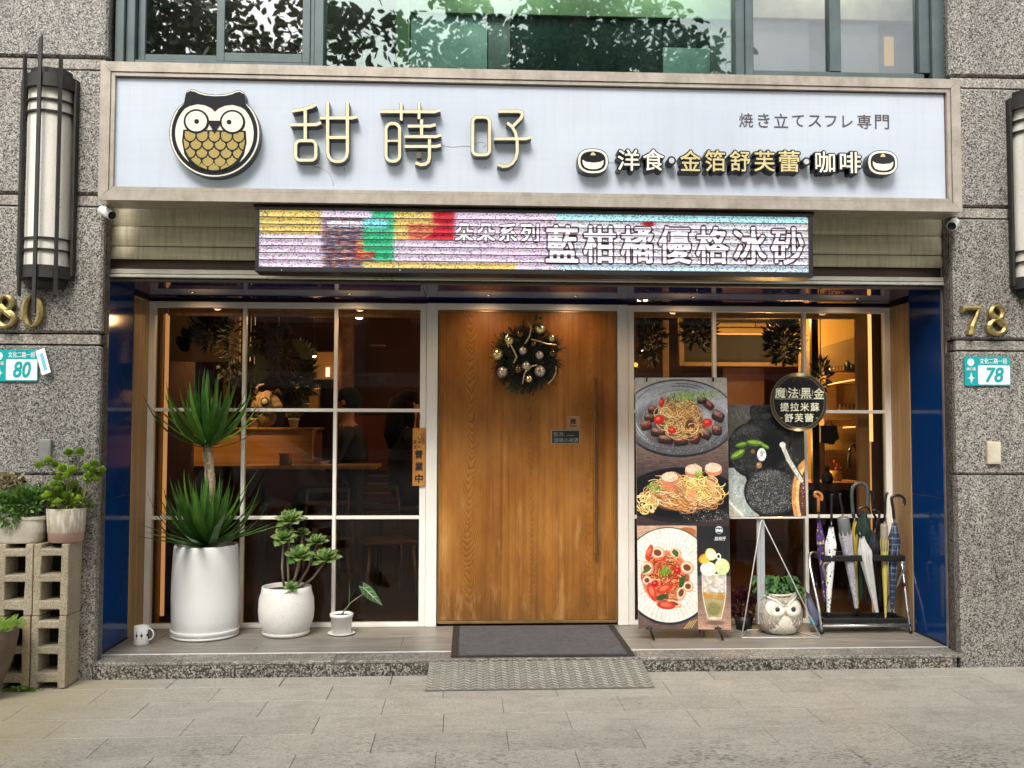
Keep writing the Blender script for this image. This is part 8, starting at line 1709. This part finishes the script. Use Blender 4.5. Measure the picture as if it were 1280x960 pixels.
# ================================================================== THE STREET BEHIND THE CAMERA (seen in the glass)
LF = leafmat('street_tree_leaf', (.012, .045, .010), (.045, .11, .025), .35); TRK = plain('street_tree_bark', (.10, .075, .05), .9, 0, .3, 8, .02, 20)
def tree(x, y, h, label, seed, n=9000):
    t = thing('street_tree', label, 'tree', (x, y, -.01), 'street trees along the kerb'); g_ = random.Random(seed); m = MB(); tips = []
    m.tube([(x, y, -.02), (x+.05, y, 1.5), (x-.05, y+.05, 3.2)], [.16, .12, .09], 10)
    def br(p, d, L_, r_, lv):
        q = [p]; dd = d.copy()
        for i in range(4): dd = (dd+Vector((g_.uniform(-.25, .25), g_.uniform(-.25, .25), g_.uniform(-.05, .22)))).normalized(); q.append(q[-1]+dd*L_/4)
        m.tube(q, [r_*(1-.13*i) for i in range(5)], 6)
        if lv == 0: tips.append(q[-1]); tips.append(q[3]); return
        for k_ in range(3 if lv > 1 else 4): a = g_.uniform(0, 6.28); br(q[2+k_ % 3], (dd*.7+Vector((math.cos(a), math.sin(a), g_.uniform(-.25, .5)))*.75).normalized(), L_*.68, r_*.55, lv-1)
    for k_ in range(6): a = k_*1.05+g_.uniform(-.3, .3); br(Vector((x-.05, y+.05, 2.6+.12*k_)), Vector((math.cos(a), math.sin(a)*.8, .75)).normalized(), h*.26, .06, 2)
    extra = []
    for i in range(75):
        d = Vector((g_.gauss(0, 1), g_.gauss(0, 1), g_.gauss(0, 1))).normalized()*g_.random()**.4; extra.append(Vector((x, y, h*.88))+Vector((d.x*2.7, d.y*1.4, d.z*1.35)))
    for i, c in enumerate(extra):
        if i % 2 == 0: s0_ = min(tips, key=lambda q: (q-c).length); m.tube([s0_, s0_.lerp(c, .5)+Vector((0, 0, .12)), c], [.02, .014, .006], 5)
    tips += extra; m.build('trunk', TRK, t); m = MB(); N = n//len(tips)
    for c in tips:
        for i in range(N):
            p = c+Vector((g_.gauss(0, .21), g_.gauss(0, .21), g_.gauss(0, .15))); d = Vector((g_.gauss(0, 1), g_.gauss(0, 1), g_.gauss(0, .8))).normalized(); s_ = d.cross(Vector((g_.gauss(0, 1), g_.gauss(0, 1), g_.gauss(0, 1)))).normalized(); L_ = g_.uniform(.11, .21)
            m.add([p, p+d*L_*.35+s_*L_*.26, p+d*L_*.75+s_*L_*.19, p+d*L_, p+d*L_*.75-s_*L_*.19, p+d*L_*.35-s_*L_*.26], [(0, 1, 2, 3, 4, 5)])
    m.build('crown', LF, t, kind='stuff')
tree(-3.9, -2.4, 7.6, 'broad leaved street tree standing left behind the viewpoint', 31, 17000); tree(1.5, -2.8, 8.2, 'broad leaved street tree standing right behind the viewpoint', 47, 19000)
# building across the street
ob_ = thing('office_building', 'grey banded commercial building across the street seen only in reflection', 'building', (0, -34, -.16)); FA = plain('grey_facade', (.30, .30, .29), .7, 0, .1, .6); FB = plain('pale_facade_band', (.52, .51, .49), .7, 0, .08, .6); GD = glass('dark_office_glass', (.1, .12, .12), .15, 1.5)
slab(-26, 22, -38, -34.5, -.16, 14.5, FA, 'wall', ob_)
for k_ in range(4): slab(-26.1, 22.1, -34.5, -34.2, 3.4+k_*3.2, 4.2+k_*3.2, FB, 'floor_band', ob_); 
for k_ in range(4):
    for j in range(12): slab(-25+j*4, -22+j*4, -34.49, -34.4, 1.0+k_*3.2 if k_ else .4, 3.2+k_*3.2, plain('dark_window', (.03, .035, .04), .1), 'window', ob_)
text_mb('OUTLET', -3.0, -6.6, 3.5, 4.1, 0, .05).v  # letters are built below
vs, fs = text_mesh('OUTLET', .5, .01); x0_ = min(v.x for v in vs); x1_ = max(v.x for v in vs); z0_ = min(v.y for v in vs); z1_ = max(v.y for v in vs)
m = MB(); m.add([(-3.4-(v.x-x0_)/(x1_-x0_)*3.4, -34.1 if v.z > 0 else -34.19, 3.5+(v.y-z0_)/(z1_-z0_)*.6) for v in vs], fs); m.build('lettering', plain('sign_white', (.8, .8, .8), .4), ob_)
# parked car reflected in the lower left panes
car = thing('parked_car', 'silver hatchback parked at the kerb behind the viewpoint', 'car', (-4.2, -3.0, -.16)); CP = plain('silver_car_paint', (.50, .51, .53), .2, .5, .04)
prof = [(-2.0, .35), (-2.05, .62), (-1.85, .86), (-1.1, .98), (-.45, 1.40), (.85, 1.46), (1.6, 1.05), (1.95, .98), (2.05, .6), (2.0, .35), (1.65, .22), (-1.65, .22)]
def carsec(sc, yy, zin=0): return [(x*sc, yy, z if z < .9 else .9+(z-.9)*(1-zin)) for x, z in prof]
secs = [carsec(.97, -.82, .0), carsec(1, -.70, 0), carsec(1, .70, 0), carsec(.97, .82, .0)]; m = MB(); vs = []; fs = []; n = len(prof)
for s_ in secs: vs += [(car.location.x+x, car.location.y+y*(1 if z < 1.0 else .82), -.16+z) for x, y, z in s_]
for i in range(3):
    for k_ in range(n): fs.append((i*n+k_, i*n+(k_+1) % n, (i+1)*n+(k_+1) % n, (i+1)*n+k_))
fs += [tuple(range(n)), tuple(3*n+k_ for k_ in range(n))[::-1]]; m.add(vs, fs, 0, False); o = m.build('body', CP, car); bm_ = o.modifiers.new('bevel', 'BEVEL'); bm_.width = .05; bm_.segments = 3
GLS = plain('dark_car_glass', (.01, .012, .014), .05, spec=.9)
for s_ in (-1, 1):
    yy = car.location.y+s_*.70; m = MB()
    for poly in ([(-1.0, 1.02), (-.42, 1.33), (.1, 1.36), (.1, 1.02)], [(.16, 1.02), (.16, 1.36), (.82, 1.38), (1.35, 1.05)]): m.prism([(car.location.x+x, z-.16) for x, z in poly], yy-.012 if s_ > 0 else yy-.012, yy+.018)
    m.build('side_window', GLS, car)
    for wx in (-1.25, 1.3): w_ = MB().lathe([(0, -.1), (.30, -.1), (.32, -.06), (.32, .06), (.30, .1), (0, .1)], (0, 0, 0), 28).build('wheel', RUB, car, loc=(car.location.x+wx, car.location.y+s_*.76, .16), rot=(R(90), 0, 0)); rim = link('rim', MB().lathe([(0, -.11), (.18, -.11), (.2, .11), (0, .11)], (0, 0, 0), 20).mesh('rim', CHROME), None); rim.parent = w_
for s_ in (-.55, .55): MB().ball((car.location.x-1.98, car.location.y+s_, .56), (.06, .16, .08), 12, 8).build('headlight', WHITEP, car)
